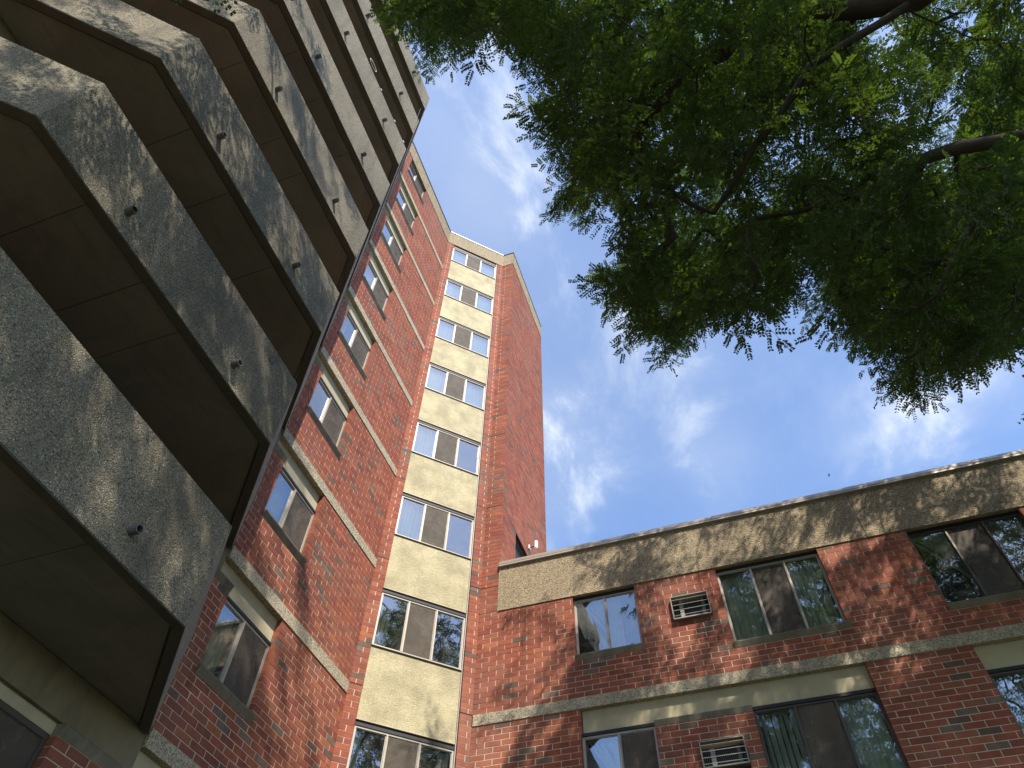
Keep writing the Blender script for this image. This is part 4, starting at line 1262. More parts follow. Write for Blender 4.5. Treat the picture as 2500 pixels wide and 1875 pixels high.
4.5 4.4 9.8 7.3 7.6 15.6 0.9 7.6 16.1 2.6 5.0 12.6 -0.2 2.0 14.0 2.8 7.8 16.5 0.9 3.4 13.1 3.5 8.1 10.7 -0.6 2.4 11.6 0.9 2.0 11.1
5.4 5.5 10.8 4.7 6.4 14.4 6.4 7.3 14.0 -2.2 1.4 13.7 6.4 4.4 15.0 0.1 2.4 14.6 0.4 6.0 12.9 3.5 5.3 8.1 0.1 7.4 14.2 1.6 1.5 8.3
7.2 8.1 14.0 -0.2 5.1 9.9 2.1 7.5 16.6 -0.4 1.4 14.2 2.2 2.4 13.8 -0.1 4.7 9.7 -0.1 1.0 9.7 5.1 7.8 12.8 6.7 3.8 15.0 4.5 5.3 10.4
0.4 2.4 15.4 0.7 4.5 8.9 2.5 5.0 14.4 2.0 5.9 15.6 5.6 8.0 15.8 -0.4 1.7 16.0 3.2 3.8 7.9 2.1 2.5 8.1 3.7 5.8 8.7 2.0 2.2 9.5
4.1 6.4 12.5 4.3 8.0 12.7 5.2 5.8 14.5 3.6 5.3 10.8 2.3 3.6 7.0 1.2 5.2 15.6 1.2 1.8 10.8 1.7 7.8 16.4 1.9 3.2 8.2 3.7 3.5 14.9
3.6 2.5 9.7 6.0 6.0 12.1 -2.3 0.9 15.1 1.6 1.7 9.8 2.0 3.7 9.7 0.5 1.9 10.6 1.4 4.4 9.6 6.2 4.8 16.5 4.1 7.6 12.8 4.1 7.5 13.8
2.2 6.0 13.9 0.5 7.7 13.5 4.6 4.4 10.9 6.2 4.6 14.6 5.3 6.7 12.9 1.1 3.6 7.6 4.3 8.4 16.1 2.3 3.6 11.6 3.1 6.2 9.7 3.0 5.0 8.3
1.0 5.8 14.9 4.2 6.4 16.5 3.7 6.4 11.7 7.0 5.9 15.6 7.0 7.1 16.3 5.0 6.4 11.1 7.5 5.1 14.8 1.8 2.7 11.2 4.3 6.0 11.4 0.4 5.1 13.6
4.9 4.4 10.2 5.1 8.7 15.2 4.5 7.2 10.8 4.6 7.2 15.9 -0.6 1.4 15.0 6.1 8.8 15.9 -0.1 1.4 13.8 2.5 3.3 9.4 6.8 8.9 16.0 4.8 5.5 9.9
1.3 3.7 12.3 -2.6 1.6 15.5 2.8 3.0 11.7 -2.1 0.7 14.1 1.0 7.2 15.6 1.8 4.0 7.1 1.5 3.1 10.9 1.2 5.3 12.4 -1.3 1.1 12.1 -2.0 1.5 14.1
3.1 5.3 8.4 2.8 3.0 6.8 0.3 7.3 13.1 5.4 4.6 13.6 1.4 2.2 8.4 2.3 3.5 14.1 3.9 4.4 9.8 5.7 4.2 13.6 2.7 2.6 9.6 0.1 2.4 15.7
4.5 6.8 12.7 -1.6 0.8 12.1 0.4 1.8 13.2 2.5 2.8 11.9 2.8 3.2 12.5 0.2 4.7 10.2 4.8 6.9 16.0 8.0 5.6 16.3 -0.1 7.2 16.1 1.1 4.5 9.7
0.4 2.9 12.3 0.5 3.5 10.6 5.9 4.9 16.4 1.9 3.1 7.7 4.0 2.5 11.1 5.3 5.8 10.9 0.5 2.7 8.5 -1.7 0.9 13.6 5.7 5.0 16.2 3.0 8.0 15.0
2.1 3.1 11.3 7.2 9.5 16.2 5.5 4.0 13.8 4.3 4.2 9.6 2.5 5.0 9.0 0.5 8.2 16.1 3.8 8.0 15.8 0.8 1.9 16.2 4.1 6.2 12.1 7.0 5.4 15.3
5.3 4.6 14.5 4.1 9.2 13.5 4.4 3.3 14.5 3.2 6.6 11.7 4.4 8.7 11.5 5.0 4.9 15.4 6.5 8.2 16.0 1.7 6.9 12.3 0.9 6.9 15.4 0.6 2.2 10.4
2.6 5.3 11.8 8.0 7.9 16.3 -0.5 4.7 14.5 4.7 6.2 9.8 -0.5 3.0 13.3 4.8 7.7 16.6 0.5 6.5 14.0 6.2 6.2 13.1 -1.3 1.5 15.5 5.4 7.8 16.3
7.5 8.1 15.0 3.9 3.6 14.1 -0.1 1.5 12.6 3.1 5.7 10.6 5.5 8.9 12.1 4.1 6.0 9.2 1.9 4.6 10.1 7.0 6.7 13.8 1.4 2.2 10.5 -0.1 4.7 9.4
2.4 3.1 11.8 5.6 5.3 14.4 -1.9 1.1 15.8 -0.8 1.4 13.8 2.5 7.8 15.9 5.1 7.8 16.6 0.6 6.0 14.6 1.6 5.5 14.8 1.1 4.8 9.0 4.6 5.0 10.1
1.4 2.9 10.5 6.5 5.3 14.0 3.3 3.8 14.3 2.8 3.8 15.6 6.1 4.4 16.0 1.1 3.3 7.9 1.1 3.5 11.1 -1.7 0.7 12.7 3.1 5.2 9.4 0.6 5.5 13.5
3.9 5.1 8.9 1.1 7.1 15.0 1.0 2.8 11.5 1.7 3.0 14.8 4.0 8.7 12.7 -0.9 0.9 10.3 4.7 6.0 9.6 4.5 5.6 9.8 3.4 8.0 13.7 6.1 6.3 12.7
4.4 5.7 9.1 -0.6 1.6 13.9 6.2 7.5 15.7 2.4 4.0 7.8 4.5 6.0 12.5 2.8 3.8 7.7 3.0 6.5 11.8 3.6 4.0 7.8 2.1 4.4 9.1 4.0 6.2 9.6
1.5 5.0 9.4 2.6 3.7 12.7 4.8 8.1 15.8 1.4 2.7 9.1 -0.7 1.1 13.2 1.7 8.4 16.4 3.6 5.3 8.9 3.0 7.0 10.2 5.9 6.6 13.8 2.2 6.1 11.9
0.4 6.8 13.3 2.7 4.1 14.0 4.1 5.2 12.2 4.2 7.5 11.6 -1.3 1.1 13.4 -0.6 1.3 12.1 0.5 6.9 13.7 5.5 4.5 13.2 -0.2 2.8 12.9 2.0 4.1 12.9
4.4 6.3 9.3 7.8 5.6 15.4 7.0 8.8 16.4 5.1 3.7 13.9 0.6 1.4 8.6 -0.5 5.9 12.2 3.2 2.4 12.8 2.0 4.5 9.5 0.5 4.3 14.6 2.9 7.1 14.9
5.6 5.7 11.4 -0.4 1.5 10.7 3.8 5.8 9.2 5.0 9.6 14.6 2.9 7.2 14.1 6.2 6.9 14.2 6.9 4.0 16.1 3.1 7.0 12.2 4.4 5.8 9.4 5.1 6.9 10.4
4.4 5.3 11.7 3.6 5.4 9.8 7.0 6.4 14.1 2.6 6.2 9.9 1.1 3.8 11.6 3.8 6.1 11.0 2.4 2.9 9.4 1.8 4.9 14.8 0.8 2.4 10.6 4.2 4.8 9.3
3.8 6.2 9.3 8.2 5.7 16.4 -0.0 7.4 13.5 4.1 2.9 13.6 3.1 4.0 6.9 4.1 6.7 11.9 3.5 7.6 13.8 0.4 2.6 8.2 1.1 5.3 15.3 5.1 5.1 11.3
6.3 9.2 14.2 6.1 9.4 16.0 -0.1 2.1 14.8 3.8 6.7 10.8 7.2 6.1 15.8 5.0 3.9 10.6 1.6 4.0 11.9 5.4 8.5 15.1 -0.2 3.4 12.3 4.7 5.5 13.8
1.7 1.7 8.1 0.7 1.5 12.9 2.7 6.6 14.2 3.2 6.4 13.0 0.1 7.4 13.2 0.3 7.5 13.5 2.5 2.0 10.2 2.6 3.8 8.6 0.4 1.8 15.9 6.8 5.6 13.8
4.4 8.1 16.6 5.6 6.2 12.9 -0.1 6.4 14.5 -2.7 1.0 15.0 3.0 4.3 8.4 2.4 3.1 9.8 2.5 7.4 13.4 -0.1 4.1 13.8 3.6 4.5 16.5 2.5 3.7 13.2
4.7 4.2 11.2 5.6 5.8 11.9 4.0 6.9 12.8 -0.2 1.6 11.7 1.1 2.5 10.1 4.9 5.1 11.6 2.2 4.0 14.8 3.9 7.5 13.7 3.8 7.4 12.3 1.0 6.5 15.7
4.0 5.1 11.2 4.0 7.8 11.3 1.4 4.0 15.3 1.9 3.1 12.4 0.1 4.1 13.2 2.8 3.9 12.9 1.2 2.3 16.3 4.0 7.0 15.2 0.4 3.9 11.7 4.9 3.6 10.9
3.9 6.3 11.4 -0.7 7.4 15.8 3.1 6.6 11.1 1.8 4.8 14.5 1.5 1.9 11.1 2.4 5.8 15.8 -0.8 1.5 15.1 2.7 5.2 10.0 -0.1 2.6 14.3 -0.1 7.7 15.1
-2.4 1.0 16.2 3.1 8.0 16.3 0.1 3.9 9.5 2.5 2.9 6.9 6.8 7.8 14.8 4.8 7.0 10.1 6.6 7.2 15.5 7.4 6.6 15.7 1.0 5.9 13.7 4.9 4.8 10.1
3.9 5.5 9.9 1.0 7.5 15.1 1.6 3.1 12.5 2.2 3.2 15.1 0.2 5.3 9.8 3.1 4.7 7.6 6.0 6.2 13.9 2.0 2.6 9.9 5.0 4.1 14.8 1.3 6.0 11.5
1.9 3.1 7.2 5.9 7.2 11.5 3.8 8.1 14.3 3.3 6.7 10.1 -0.8 1.1 11.3 6.7 6.8 13.0 4.5 5.1 10.9 0.1 4.9 13.3 3.8 5.3 9.4 1.8 5.5 11.7
5.3 3.4 11.3 0.0 6.0 14.9 4.8 5.9 11.4 0.9 2.6 15.3 -0.4 0.9 9.4 3.1 6.6 14.7 1.2 2.8 12.4 7.4 6.5 15.2 2.0 6.3 15.2 2.6 4.4 6.8
1.9 3.4 13.3 0.1 5.4 13.4 1.9 4.3 11.8 3.3 3.9 7.3 0.7 6.7 15.7 4.3 5.3 9.5 -0.0 1.6 9.4 3.3 7.0 11.8 -0.3 1.5 9.2 0.6 4.2 10.2
5.9 8.9 15.0 6.7 8.9 14.0 1.1 6.3 13.2 4.2 6.6 14.8 4.5 8.8 12.4 6.7 4.9 14.2 -1.7 1.1 13.3 2.0 6.6 12.0 4.1 7.1 9.9 2.8 3.2 14.9
7.0 5.3 15.8 1.5 5.3 15.1 0.6 5.7 14.1 -0.0 4.8 10.3 6.5 8.6 14.0 2.2 2.4 9.1 3.8 7.4 10.5 3.8 6.5 14.6 4.5 4.3 13.0 6.5 6.4 16.4
2.5 5.0 7.4 3.3 4.1 7.8 2.8 2.7 11.1 1.4 5.4 11.9 4.4 5.6 10.5 0.2 7.8 16.6 6.5 7.0 13.5 2.7 3.5 8.1 1.9 4.0 11.3 4.0 4.0 14.5
6.0 6.7 14.1 0.5 6.0 11.9 5.6 3.9 14.3 6.8 5.1 13.9 4.4 6.3 14.8 3.2 3.2 13.0 2.0 4.5 10.6 3.0 6.8 10.9 -0.1 6.2 12.7 4.3 6.8 14.2
2.9 7.9 16.1 4.1 7.3 15.6 1.5 6.8 13.4 3.9 7.1 11.4 3.5 3.0 12.9 1.6 7.6 15.9 7.0 6.4 15.0 2.8 2.4 10.5 4.9 9.3 13.9 0.7 7.8 13.7
-0.5 6.7 13.9 -1.8 1.5 15.0 -1.8 0.7 11.2 1.6 5.6 11.9 2.2 2.9 8.0 2.0 2.2 8.2 -0.3 2.9 10.4 6.3 5.0 16.5 5.2 7.6 11.0 0.9 1.6 8.9
0.1 4.3 10.1 1.7 1.9 10.0 -0.0 2.7 13.1 1.3 3.9 15.0 6.3 5.7 14.5 2.5 7.0 14.6 1.5 6.0 13.2 7.2 8.0 15.6 5.5 7.0 10.7 2.9 6.1 10.1
4.1 6.8 12.4 1.4 1.9 11.7 -1.7 0.6 11.5 2.4 3.5 8.2 2.4 2.3 8.5 1.7 4.1 12.3 7.4 8.5 14.7 1.9 1.9 10.8 4.1 8.8 11.9 -0.7 4.0 14.0
-0.4 1.8 10.8 1.5 2.9 16.3 -0.8 4.9 14.2 1.6 6.2 14.0 4.5 7.0 13.1 7.6 5.3 16.0 1.4 7.7 16.1 -0.2 6.3 12.2 3.7 8.4 12.9 -0.5 1.7 13.4
3.1 6.5 10.7 -0.4 2.7 11.2 -0.7 1.9 12.7 -0.7 1.0 9.7 1.6 1.8 12.1 -1.5 1.5 16.0 1.7 5.0 9.9 0.9 3.9 7.6 4.3 2.9 9.7 0.6 2.8 8.1
2.8 4.8 8.2 4.4 5.1 12.4 0.9 2.2 12.5 2.0 5.6 16.1 7.1 6.5 14.7 -0.1 1.7 12.2 1.8 6.8 13.7 4.6 3.9 11.8 1.4 6.4 15.3 3.5 3.5 14.4
3.3 4.3 7.1 0.7 2.6 11.4 2.4 4.0 6.7 4.3 4.6 9.5 5.6 6.0 12.2 4.6 7.9 11.4 1.4 4.0 9.0 4.9 7.2 10.7 6.4 5.7 13.8 3.2 4.0 14.7
7.6 7.2 14.9 1.7 7.0 14.6 0.6 2.9 15.1 3.8 6.8 13.6 0.2 7.0 12.4 0.0 6.2 13.3 0.7 5.2 10.4 4.1 7.2 16.4 3.5 7.3 13.1 2.8 7.4 15.3
5.6 7.3 11.1 1.4 4.0 12.3 6.4 9.1 16.6 7.1 6.2 16.6 0.5 3.1 12.7 0.1 6.5 11.7 5.3 9.4 15.4 1.1 8.0 16.4 -0.3 2.2 15.7 0.4 3.7 11.5
0.1 5.4 14.5 2.7 3.7 7.1 4.3 3.1 14.8 4.1 7.4 15.0 0.4 6.9 15.8 2.0 5.6 16.6 2.6 5.5 9.6 3.8 7.0 12.1 7.3 7.4 15.5 0.5 6.1 14.1
4.5 9.3 13.9 7.2 5.9 16.5 0.4 2.1 10.6 6.2 3.8 15.7 0.6 3.7 11.8 5.8 4.8 13.3 2.1 4.6 10.3 5.6 5.0 13.0 -0.9 0.9 12.4 3.3 5.5 8.1
-0.2 4.3 14.7 3.7 8.1 16.2 -0.1 3.1 10.9 0.2 2.3 8.8 -1.0 0.9 10.6 4.3 5.7 14.6 1.2 2.7 8.5 -0.6 2.6 11.9 2.9 3.9 6.6 4.8 7.7 13.1
1.5 4.0 8.4 2.2 7.0 13.5 0.8 5.7 11.8 2.5 3.2 12.1 3.3 7.6 16.0 0.0 3.8 10.3 2.6 3.0 13.7 4.2 3.7 14.7 1.5 6.1 14.7 3.0 4.1 8.3
3.2 4.5 12.6 5.0 6.0 11.2 -0.2 4.0 14.3 3.6 7.0 13.4 2.1 4.5 8.2 1.8 4.6 11.5 4.1 6.8 16.6 5.6 6.1 14.2 2.7 4.2 11.5 -0.2 3.8 12.8
0.7 2.7 11.1 0.8 6.9 14.5 0.6 4.0 10.5 3.5 7.4 10.8 7.1 5.9 16.1 0.5 7.6 16.4 3.7 7.8 12.7 5.1 8.8 12.6 4.0 8.3 12.7 1.8 3.8 12.6
6.9 6.9 14.5 2.6 6.2 14.7 7.8 5.2 15.6 3.6 6.7 9.8 4.5 8.9 14.6 5.1 9.5 14.2 -0.5 3.2 12.8 1.8 5.4 15.9 0.3 6.4 13.7 1.7 3.0 16.0
4.4 5.1 9.7 3.0 6.5 14.3 5.2 5.3 11.2 0.9 2.3 11.2 3.6 7.1 10.8 -0.3 3.8 12.1 4.8 4.6 10.8 7.1 6.6 16.1 6.1 5.1 16.1 0.5 3.8 12.8
5.2 4.3 10.7 1.3 2.4 12.5 7.6 8.7 15.4 3.4 5.6 13.8 1.3 3.0 13.4 1.9 1.9 8.3 4.6 3.0 10.6 -0.3 6.6 13.1 3.3 6.6 13.3 5.0 4.8 16.2
8.1 6.6 16.2 2.9 3.3 7.0 0.4 3.5 13.1 6.2 6.6 16.3 2.5 4.5 9.1 7.5 5.9 16.0 -0.6 1.4 12.9 2.1 2.3 10.6 6.0 7.8 14.9 2.1 5.5 11.8
-2.5 0.9 14.1 4.2 4.2 10.1 5.1 4.7 15.8 4.4 8.1 11.5 5.0 4.3 12.8 0.1 3.4 16.4 6.2 7.5 14.0 3.0 3.0 12.6 -1.2 0.9 13.0 2.3 3.8 7.2
4.9 5.0 10.8 1.6 6.2 15.1 1.5 3.6 8.4 5.0 6.3 10.6 1.2 2.7 15.4 1.4 7.0 16.4 -2.8 2.0 16.4 4.8 5.4 10.7 3.9 5.0 9.4 2.3 3.9 7.6
2.5 3.5 8.7 -1.3 1.0 12.8 7.4 5.3 15.3 2.5 1.8 9.4 2.8 4.2 14.8 5.2 3.1 11.9 1.1 7.8 15.6 -0.9 2.1 15.2 4.1 6.9 13.4 2.4 4.7 12.7
-1.8 1.1 14.9 1.6 6.3 13.2 6.2 7.8 15.3 4.0 5.6 9.1 2.3 2.9 12.1 7.2 7.8 13.8 0.2 3.2 13.2 3.8 7.9 13.1 4.6 4.1 10.9 4.7 6.5 11.9
5.2 8.6 11.7 0.1 6.6 13.5 7.6 5.8 15.0 7.7 6.7 16.1 -0.6 1.4 11.6 7.4 7.5 14.8 2.5 4.5 11.5 4.2 6.5 13.5 1.8 4.2 14.2 5.2 7.2 15.8
-0.4 2.9 12.6 2.7 4.2 8.2 2.5 4.9 11.8 2.4 3.5 14.7 6.9 6.7 14.8 2.9 3.2 9.1 5.2 8.6 12.3 1.0 4.0 8.0 0.2 5.9 13.5 2.3 2.6 8.9
5.4 6.3 11.5 2.6 4.2 7.1 4.0 7.7 15.8 7.2 5.9 15.3 8.1 9.2 15.4 0.0 2.9 16.5 4.6 8.9 11.8 3.5 5.7 14.4 1.7 4.0 9.1 0.2 5.1 9.3
2.4 3.0 11.4 0.6 7.7 14.2 0.1 2.7 12.8 6.3 4.9 14.3 -1.3 1.5 14.9 0.6 1.4 11.9 5.0 7.7 15.1 4.2 4.0 14.2 -0.1 6.7 12.2 -0.1 3.5 13.7
5.4 5.9 12.9 5.0 5.6 10.5 1.1 1.9 14.7 6.4 5.6 15.9 1.4 3.4 12.5 3.8 7.0 9.9 0.2 3.7 12.1 -0.3 4.8 10.7 5.2 5.1 10.5 1.0 1.8 12.2
4.0 6.4 10.4 1.3 3.1 12.4 0.8 2.4 14.4 4.8 6.1 11.1 4.7 6.2 10.7 -1.7 1.6 14.7 0.3 8.7 14.4 4.6 5.5 12.0 0.7 6.4 11.6 0.1 2.7 13.5
1.3 6.7 12.8 3.4 4.7 8.7 -2.3 0.8 13.1 1.8 5.2 14.4 5.3 7.0 12.4 3.5 6.8 12.3 0.7 4.0 13.1 4.6 7.3 10.3 6.1 8.6 11.8 2.7 3.9 9.3
0.2 4.5 14.0 1.6 4.4 10.2 0.9 6.1 14.6 8.0 8.0 16.6 1.8 6.6 13.4 0.3 2.0 8.8 -0.4 2.6 13.3 0.3 3.2 12.1 6.5 6.3 16.1 2.5 3.2 9.2
6.0 7.2 16.1 3.1 5.6 9.7 0.3 2.3 14.3 6.7 9.3 15.9 6.0 5.7 12.5 0.1 8.0 15.9 2.7 3.2 13.4 1.6 2.1 13.4 0.1 2.2 13.8 5.5 7.1 12.8
-0.7 1.1 12.6 0.6 8.2 15.5 0.6 1.7 12.5 1.9 4.1 8.6 1.5 3.7 10.9 4.6 7.0 14.2 6.2 9.0 13.9 3.0 6.9 15.4 2.3 2.6 7.3 5.2 8.3 11.6
2.1 6.9 14.2 3.4 5.1 8.2 3.3 7.0 11.6 0.9 6.5 15.3 3.7 7.0 14.4 3.8 5.2 11.1 4.7 9.5 13.2 0.6 5.8 13.3 1.1 3.0 8.4 6.8 7.1 13.2
-0.1 -1.5 15.9 7.2 -5.7 11.6 2.5 0.6 19.8 8.8 -1.5 19.4 12.1 1.7 15.3 10.7 6.5 11.8 13.5 2.3 11.4 11.8 4.0 17.0 6.0 -1.7 18.4 0.2 -5.8 14.8
9.1 0.2 14.4 9.7 2.9 11.2 11.1 -1.3 13.8 3.6 -4.6 12.4 6.7 -5.1 17.3 12.1 0.0 14.2 8.8 2.6 20.1 11.1 -4.9 13.5 12.9 -0.1 17.2 10.9 7.9 10.9
-1.9 -2.8 11.0 7.8 -2.5 19.6 8.2 2.9 20.6 4.3 2.0 12.9 9.9 2.3 15.5 -1.9 -3.4 11.9 13.9 1.9 12.3 9.3 8.8 15.4 4.7 1.8 11.3 -1.4 -3.5 13.7
1.0 -3.3 17.7 -2.5 -1.4 16.1 11.2 0.1 11.1 0.9 -0.6 16.9 7.6 -1.6 14.6 11.9 -0.8 11.1 11.5 3.1 14.2 1.1 -4.7 11.1 10.5 1.1 18.7 -0.3 -0.8 17.3
8.7 7.7 11.2 -0.7 -2.6 13.0 13.1 5.3 12.5 7.6 2.4 20.8 10.8 5.3 14.2 10.3 -4.2 13.8 8.1 2.4 19.7 4.7 -0.6 12.9 14.1 1.6 11.6 9.9 -0.8 18.0
8.3 -2.9 18.5 6.5 0.8 17.1 10.5 6.5 13.3 10.7 -6.0 11.3 6.7 2.3 16.7 3.4 0.2 20.9 6.1 -6.9 10.7 3.6 -0.7 20.4 7.4 2.7 11.3 8.5 -5.8 17.2
8.7 -4.3 13.9 2.8 0.9 20.0 5.0 0.9 19.1 11.2 4.0 17.1 -0.3 -4.2 14.9 10.7 -1.3 15.1 8.4 -5.4 12.7 2.0 -1.3 14.5 7.5 -2.4 17.5 9.2 -3.8 11.2
-1.4 0.9 16.0 10.8 6.0 10.8 10.2 8.2 13.4 12.8 3.1 13.9 13.1 3.6 13.5 7.8 -1.4 11.6 3.2 0.9 11.5 2.5 -4.1 14.6 2.0 -0.7 12.9 7.0 -5.0 16.5
11.2 2.2 12.2 9.9 -3.9 17.1 8.8 -2.6 10.4 0.1 -2.9 11.1 9.7 7.3 16.0 0.6 -0.9 11.8 3.5 -7.2 15.3 4.0 -5.8 14.7 1.8 0.5 11.9 -0.8 -0.8 15.6
6.0 0.4 15.7 7.4 1.9 19.9 9.7 2.3 16.7 8.1 6.8 14.7 -1.6 -1.9 16.8 10.9 -3.2 14.6 5.8 -5.8 10.3 3.2 -6.0 10.1 4.7 -3.7 12.9 7.9 -6.8 15.1
8.2 6.8 11.0 8.6 -1.7 12.2 -1.3 -4.7 13.7 1.7 1.0 13.6 10.9 5.0 15.0 5.3 -4.3 10.4 7.8 -6.0 11.9 11.3 6.4 11.9 3.0 -6.4 16.1 4.8 -1.9 10.8
10.0 -1.1 18.9 8.8 -5.2 11.3 7.5 -2.4 19.0 4.7 -3.4 17.2 1.2 -5.9 13.0 5.9 -0.2 16.5 11.4 6.1 16.9 12.3 0.7 12.9 12.9 0.5 10.5 1.1 -1.8 18.4
3.4 -6.2 17.1 7.8 -2.6 16.4 10.5 1.1 12.1 4.0 1.8 15.5 7.7 -3.6 19.3 6.0 -4.5 10.2 7.5 -4.4 14.0 11.8 1.9 15.0 5.8 -7.6 14.4 1.7 -4.4 18.4
-2.1 -2.7 14.1 8.4 2.1 17.3 6.3 -6.4 11.1 -0.3 -3.6 14.0 -2.6 -3.6 10.2 12.3 -3.1 13.7 6.2 -7.0 14.6 11.5 4.3 17.8 6.4 0.3 17.1 8.2 -6.3 16.6
10.0 -4.1 14.8 1.9 -3.2 17.5 11.6 5.4 16.5 9.8 4.8 13.3 0.0 -5.3 13.4 6.8 -4.7 12.9 10.5 5.0 12.4 11.1 -4.3 14.8 13.0 2.6 12.3 7.7 -3.1 17.8
7.1 -3.6 17.6 6.3 3.6 19.1 5.0 -6.0 16.8 3.1 -1.0 13.3 2.7 -5.7 13.8 10.4 5.2 16.3 10.8 0.6 16.6 9.8 7.8 16.6 10.5 -2.7 18.4 10.9 -0.8 15.5
11.0 -1.2 18.8 1.3 -4.7 14.7 6.6 0.9 11.8 3.8 -3.2 18.9 10.0 -3.5 14.5 -3.1 -2.4 13.8 10.5 -1.8 10.5 10.3 1.7 14.6 11.2 1.3 11.0 7.3 3.7 15.3
4.6 -1.1 12.9 4.1 -4.8 11.5 1.7 -2.7 13.7 0.0 -3.8 13.2 11.2 -4.9 10.2 3.1 -1.0 20.6 9.9 6.3 17.6 11.7 -3.1 16.5 9.2 -5.1 16.5 7.0 2.1 17.0
3.7 -6.7 14.1 10.7 0.2 18.5 8.9 -4.3 16.2 9.0 9.4 13.9 7.2 -6.0 10.3 3.9 0.5 12.4 2.3 -1.3 19.5 12.5 -2.0 16.6 3.2 1.1 20.4 6.3 -6.0 15.6
11.5 2.2 15.5 -0.8 0.3 16.6 8.1 8.2 10.7 2.8 -6.8 15.3 13.4 1.3 11.2 12.8 -1.2 15.2 13.6 -2.2 11.5 2.0 -2.7 18.4 -0.8 -2.9 17.2 2.1 1.8 19.4
-1.7 -1.3 17.6 8.1 -0.9 20.4 2.1 -0.9 9.8 6.4 9.5 11.5 12.1 2.8 14.9 2.3 -6.6 13.4 6.6 3.9 20.0 10.6 0.6 13.5 13.3 4.9 14.4 8.0 -5.7 15.6
10.2 -5.5 14.5 12.1 4.0 12.3 6.6 1.8 13.3 7.0 7.6 10.3 -1.8 -0.3 16.1 5.2 -1.6 20.6 8.1 6.1 15.1 1.4 -1.2 13.8 8.6 7.5 12.5 1.6 -2.9 10.2
0.6 -4.9 14.5 9.6 -6.8 12.8 11.2 3.6 17.9 0.1 -5.5 12.3 4.9 3.6 21.0 11.3 5.6 16.7 7.8 2.3 18.4 7.0 -1.4 19.3 11.3 0.1 16.9 10.1 -1.1 15.9
12.2 -0.3 14.6 1.6 -3.2 13.7 0.1 -0.2 17.6 10.4 6.8 11.1 2.8 -5.9 14.5 -1.4 -5.2 13.7 11.6 5.4 17.2 3.8 -3.8 17.9 6.0 -5.2 11.9 -1.9 -1.0 13.9
6.5 -4.4 16.7 8.2 -3.8 16.7 0.4 -1.2 19.4 5.9 -2.4 13.9 6.1 -3.3 17.2 7.3 -5.7 13.7 9.8 -3.1 14.5 13.2 5.2 10.7 9.3 -3.1 10.4 4.8 2.4 21.3
12.8 2.3 16.0 2.4 -1.9 16.1 12.1 7.4 10.6 12.0 7.5 10.2 -1.1 -0.6 10.2 11.3 2.2 10.6 2.3 2.4 19.8 3.8 -2.8 12.1 6.2 -0.6 13.6 5.5 -7.2 13.8
13.3 5.4 11.4 9.3 6.7 16.0 8.8 -4.1 12.4 10.9 -2.9 16.5 1.2 -5.6 14.8 9.5 1.0 13.3 10.2 -1.0 13.7 0.9 -0.9 15.9 6.6 -5.1 10.4 5.0 -2.5 18.4
10.1 1.1 16.4 8.2 8.6 13.1 1.1 -3.0 14.4 2.9 -3.9 19.2 10.3 4.5 18.6 -1.4 -4.7 11.5 6.9 -1.0 16.2 13.3 0.7 11.5 -2.0 -1.5 13.3 10.5 3.0 13.8
1.5 -0.4 19.5 6.6 -1.0 12.7 10.8 -3.8 12.5 1.7 -4.6 16.4 12.9 -3.8 11.3 14.1 0.4 13.0 4.5 -4.1 18.6 1.2 -0.2 17.6 11.0 -5.5 14.2 4.9 1.8 21.2
2.5 -7.3 11.2 9.9 4.2 12.1 8.2 -5.0 15.0 7.9 1.0 16.9 10.5 -3.0 17.6 5.0 -5.6 11.8 10.9 -0.1 16.4 11.8 7.1 13.7 11.3 -1.7 14.6 -3.4 -1.0 11.7
2.5 -2.1 15.5 10.8 7.8 15.8 6.4 -5.2 16.0 10.2 4.9 11.0 10.8 -3.0 13.9 1.5 -2.3 17.5 0.7 -5.2 15.0 13.6 2.3 10.8 13.8 -1.1 13.8 -0.9 -3.4 10.3
9.9 -2.4 12.1 -0.2 -0.3 16.2 7.4 -3.5 11.2 8.9 4.2 16.0 11.0 8.0 14.3 4.8 -7.7 11.1 12.2 5.8 11.4 8.2 8.5 14.7 5.8 -1.5 16.3 2.1 1.3 17.6
10.8 7.2 11.0 0.5 -3.7 10.1 11.6 2.4 18.3 11.6 7.6 14.4 -1.3 -2.3 12.8 6.9 9.0 12.4 0.2 -1.7 17.9 10.1 4.6 15.1 10.7 -3.8 15.2 0.5 -2.5 15.4
-2.6 -1.1 16.5 12.8 -3.6 12.7 0.1 1.6 17.5 -2.4 -2.1 16.2 10.8 -1.9 14.2 9.0 0.5 12.7 10.1 5.5 16.9 1.2 -2.4 10.3 10.7 5.5 13.0 8.1 -6.6 12.6
7.6 9.4 13.1 0.5 -3.0 12.3 -2.8 -1.5 14.1 5.8 -6.7 12.7 -0.2 -0.5 10.7 10.6 3.0 14.9 5.7 -5.6 16.9 -0.8 -1.7 12.8 5.9 -6.9 11.8 10.5 4.7 15.4
1.1 -1.1 18.3 7.4 -3.6 16.7 -0.1 -2.1 18.6 9.1 -2.1 16.3 7.8 -3.5 15.9 8.6 -1.3 15.3 4.6 -3.3 16.6 3.1 -7.4 12.7 8.1 -3.0 19.6 9.5 8.3 10.9
10.8 6.7 10.7 9.5 -3.8 16.4 7.6 2.5 19.6 11.4 1.8 17.9 2.8 1.4 17.3 3.9 2.5 18.0 1.1 -1.9 14.4 5.1 -6.7 13.9 12.3 -1.9 15.6 6.4 -5.9 13.1
-1.8 0.8 16.6 10.3 -4.7 14.8 1.8 -2.9 15.1 3.3 -6.0 11.8 3.9 2.4 18.8 12.5 -1.3 12.4 -2.0 -4.5 12.9 8.2 4.6 13.4 11.4 6.3 14.3 11.0 1.6 15.7
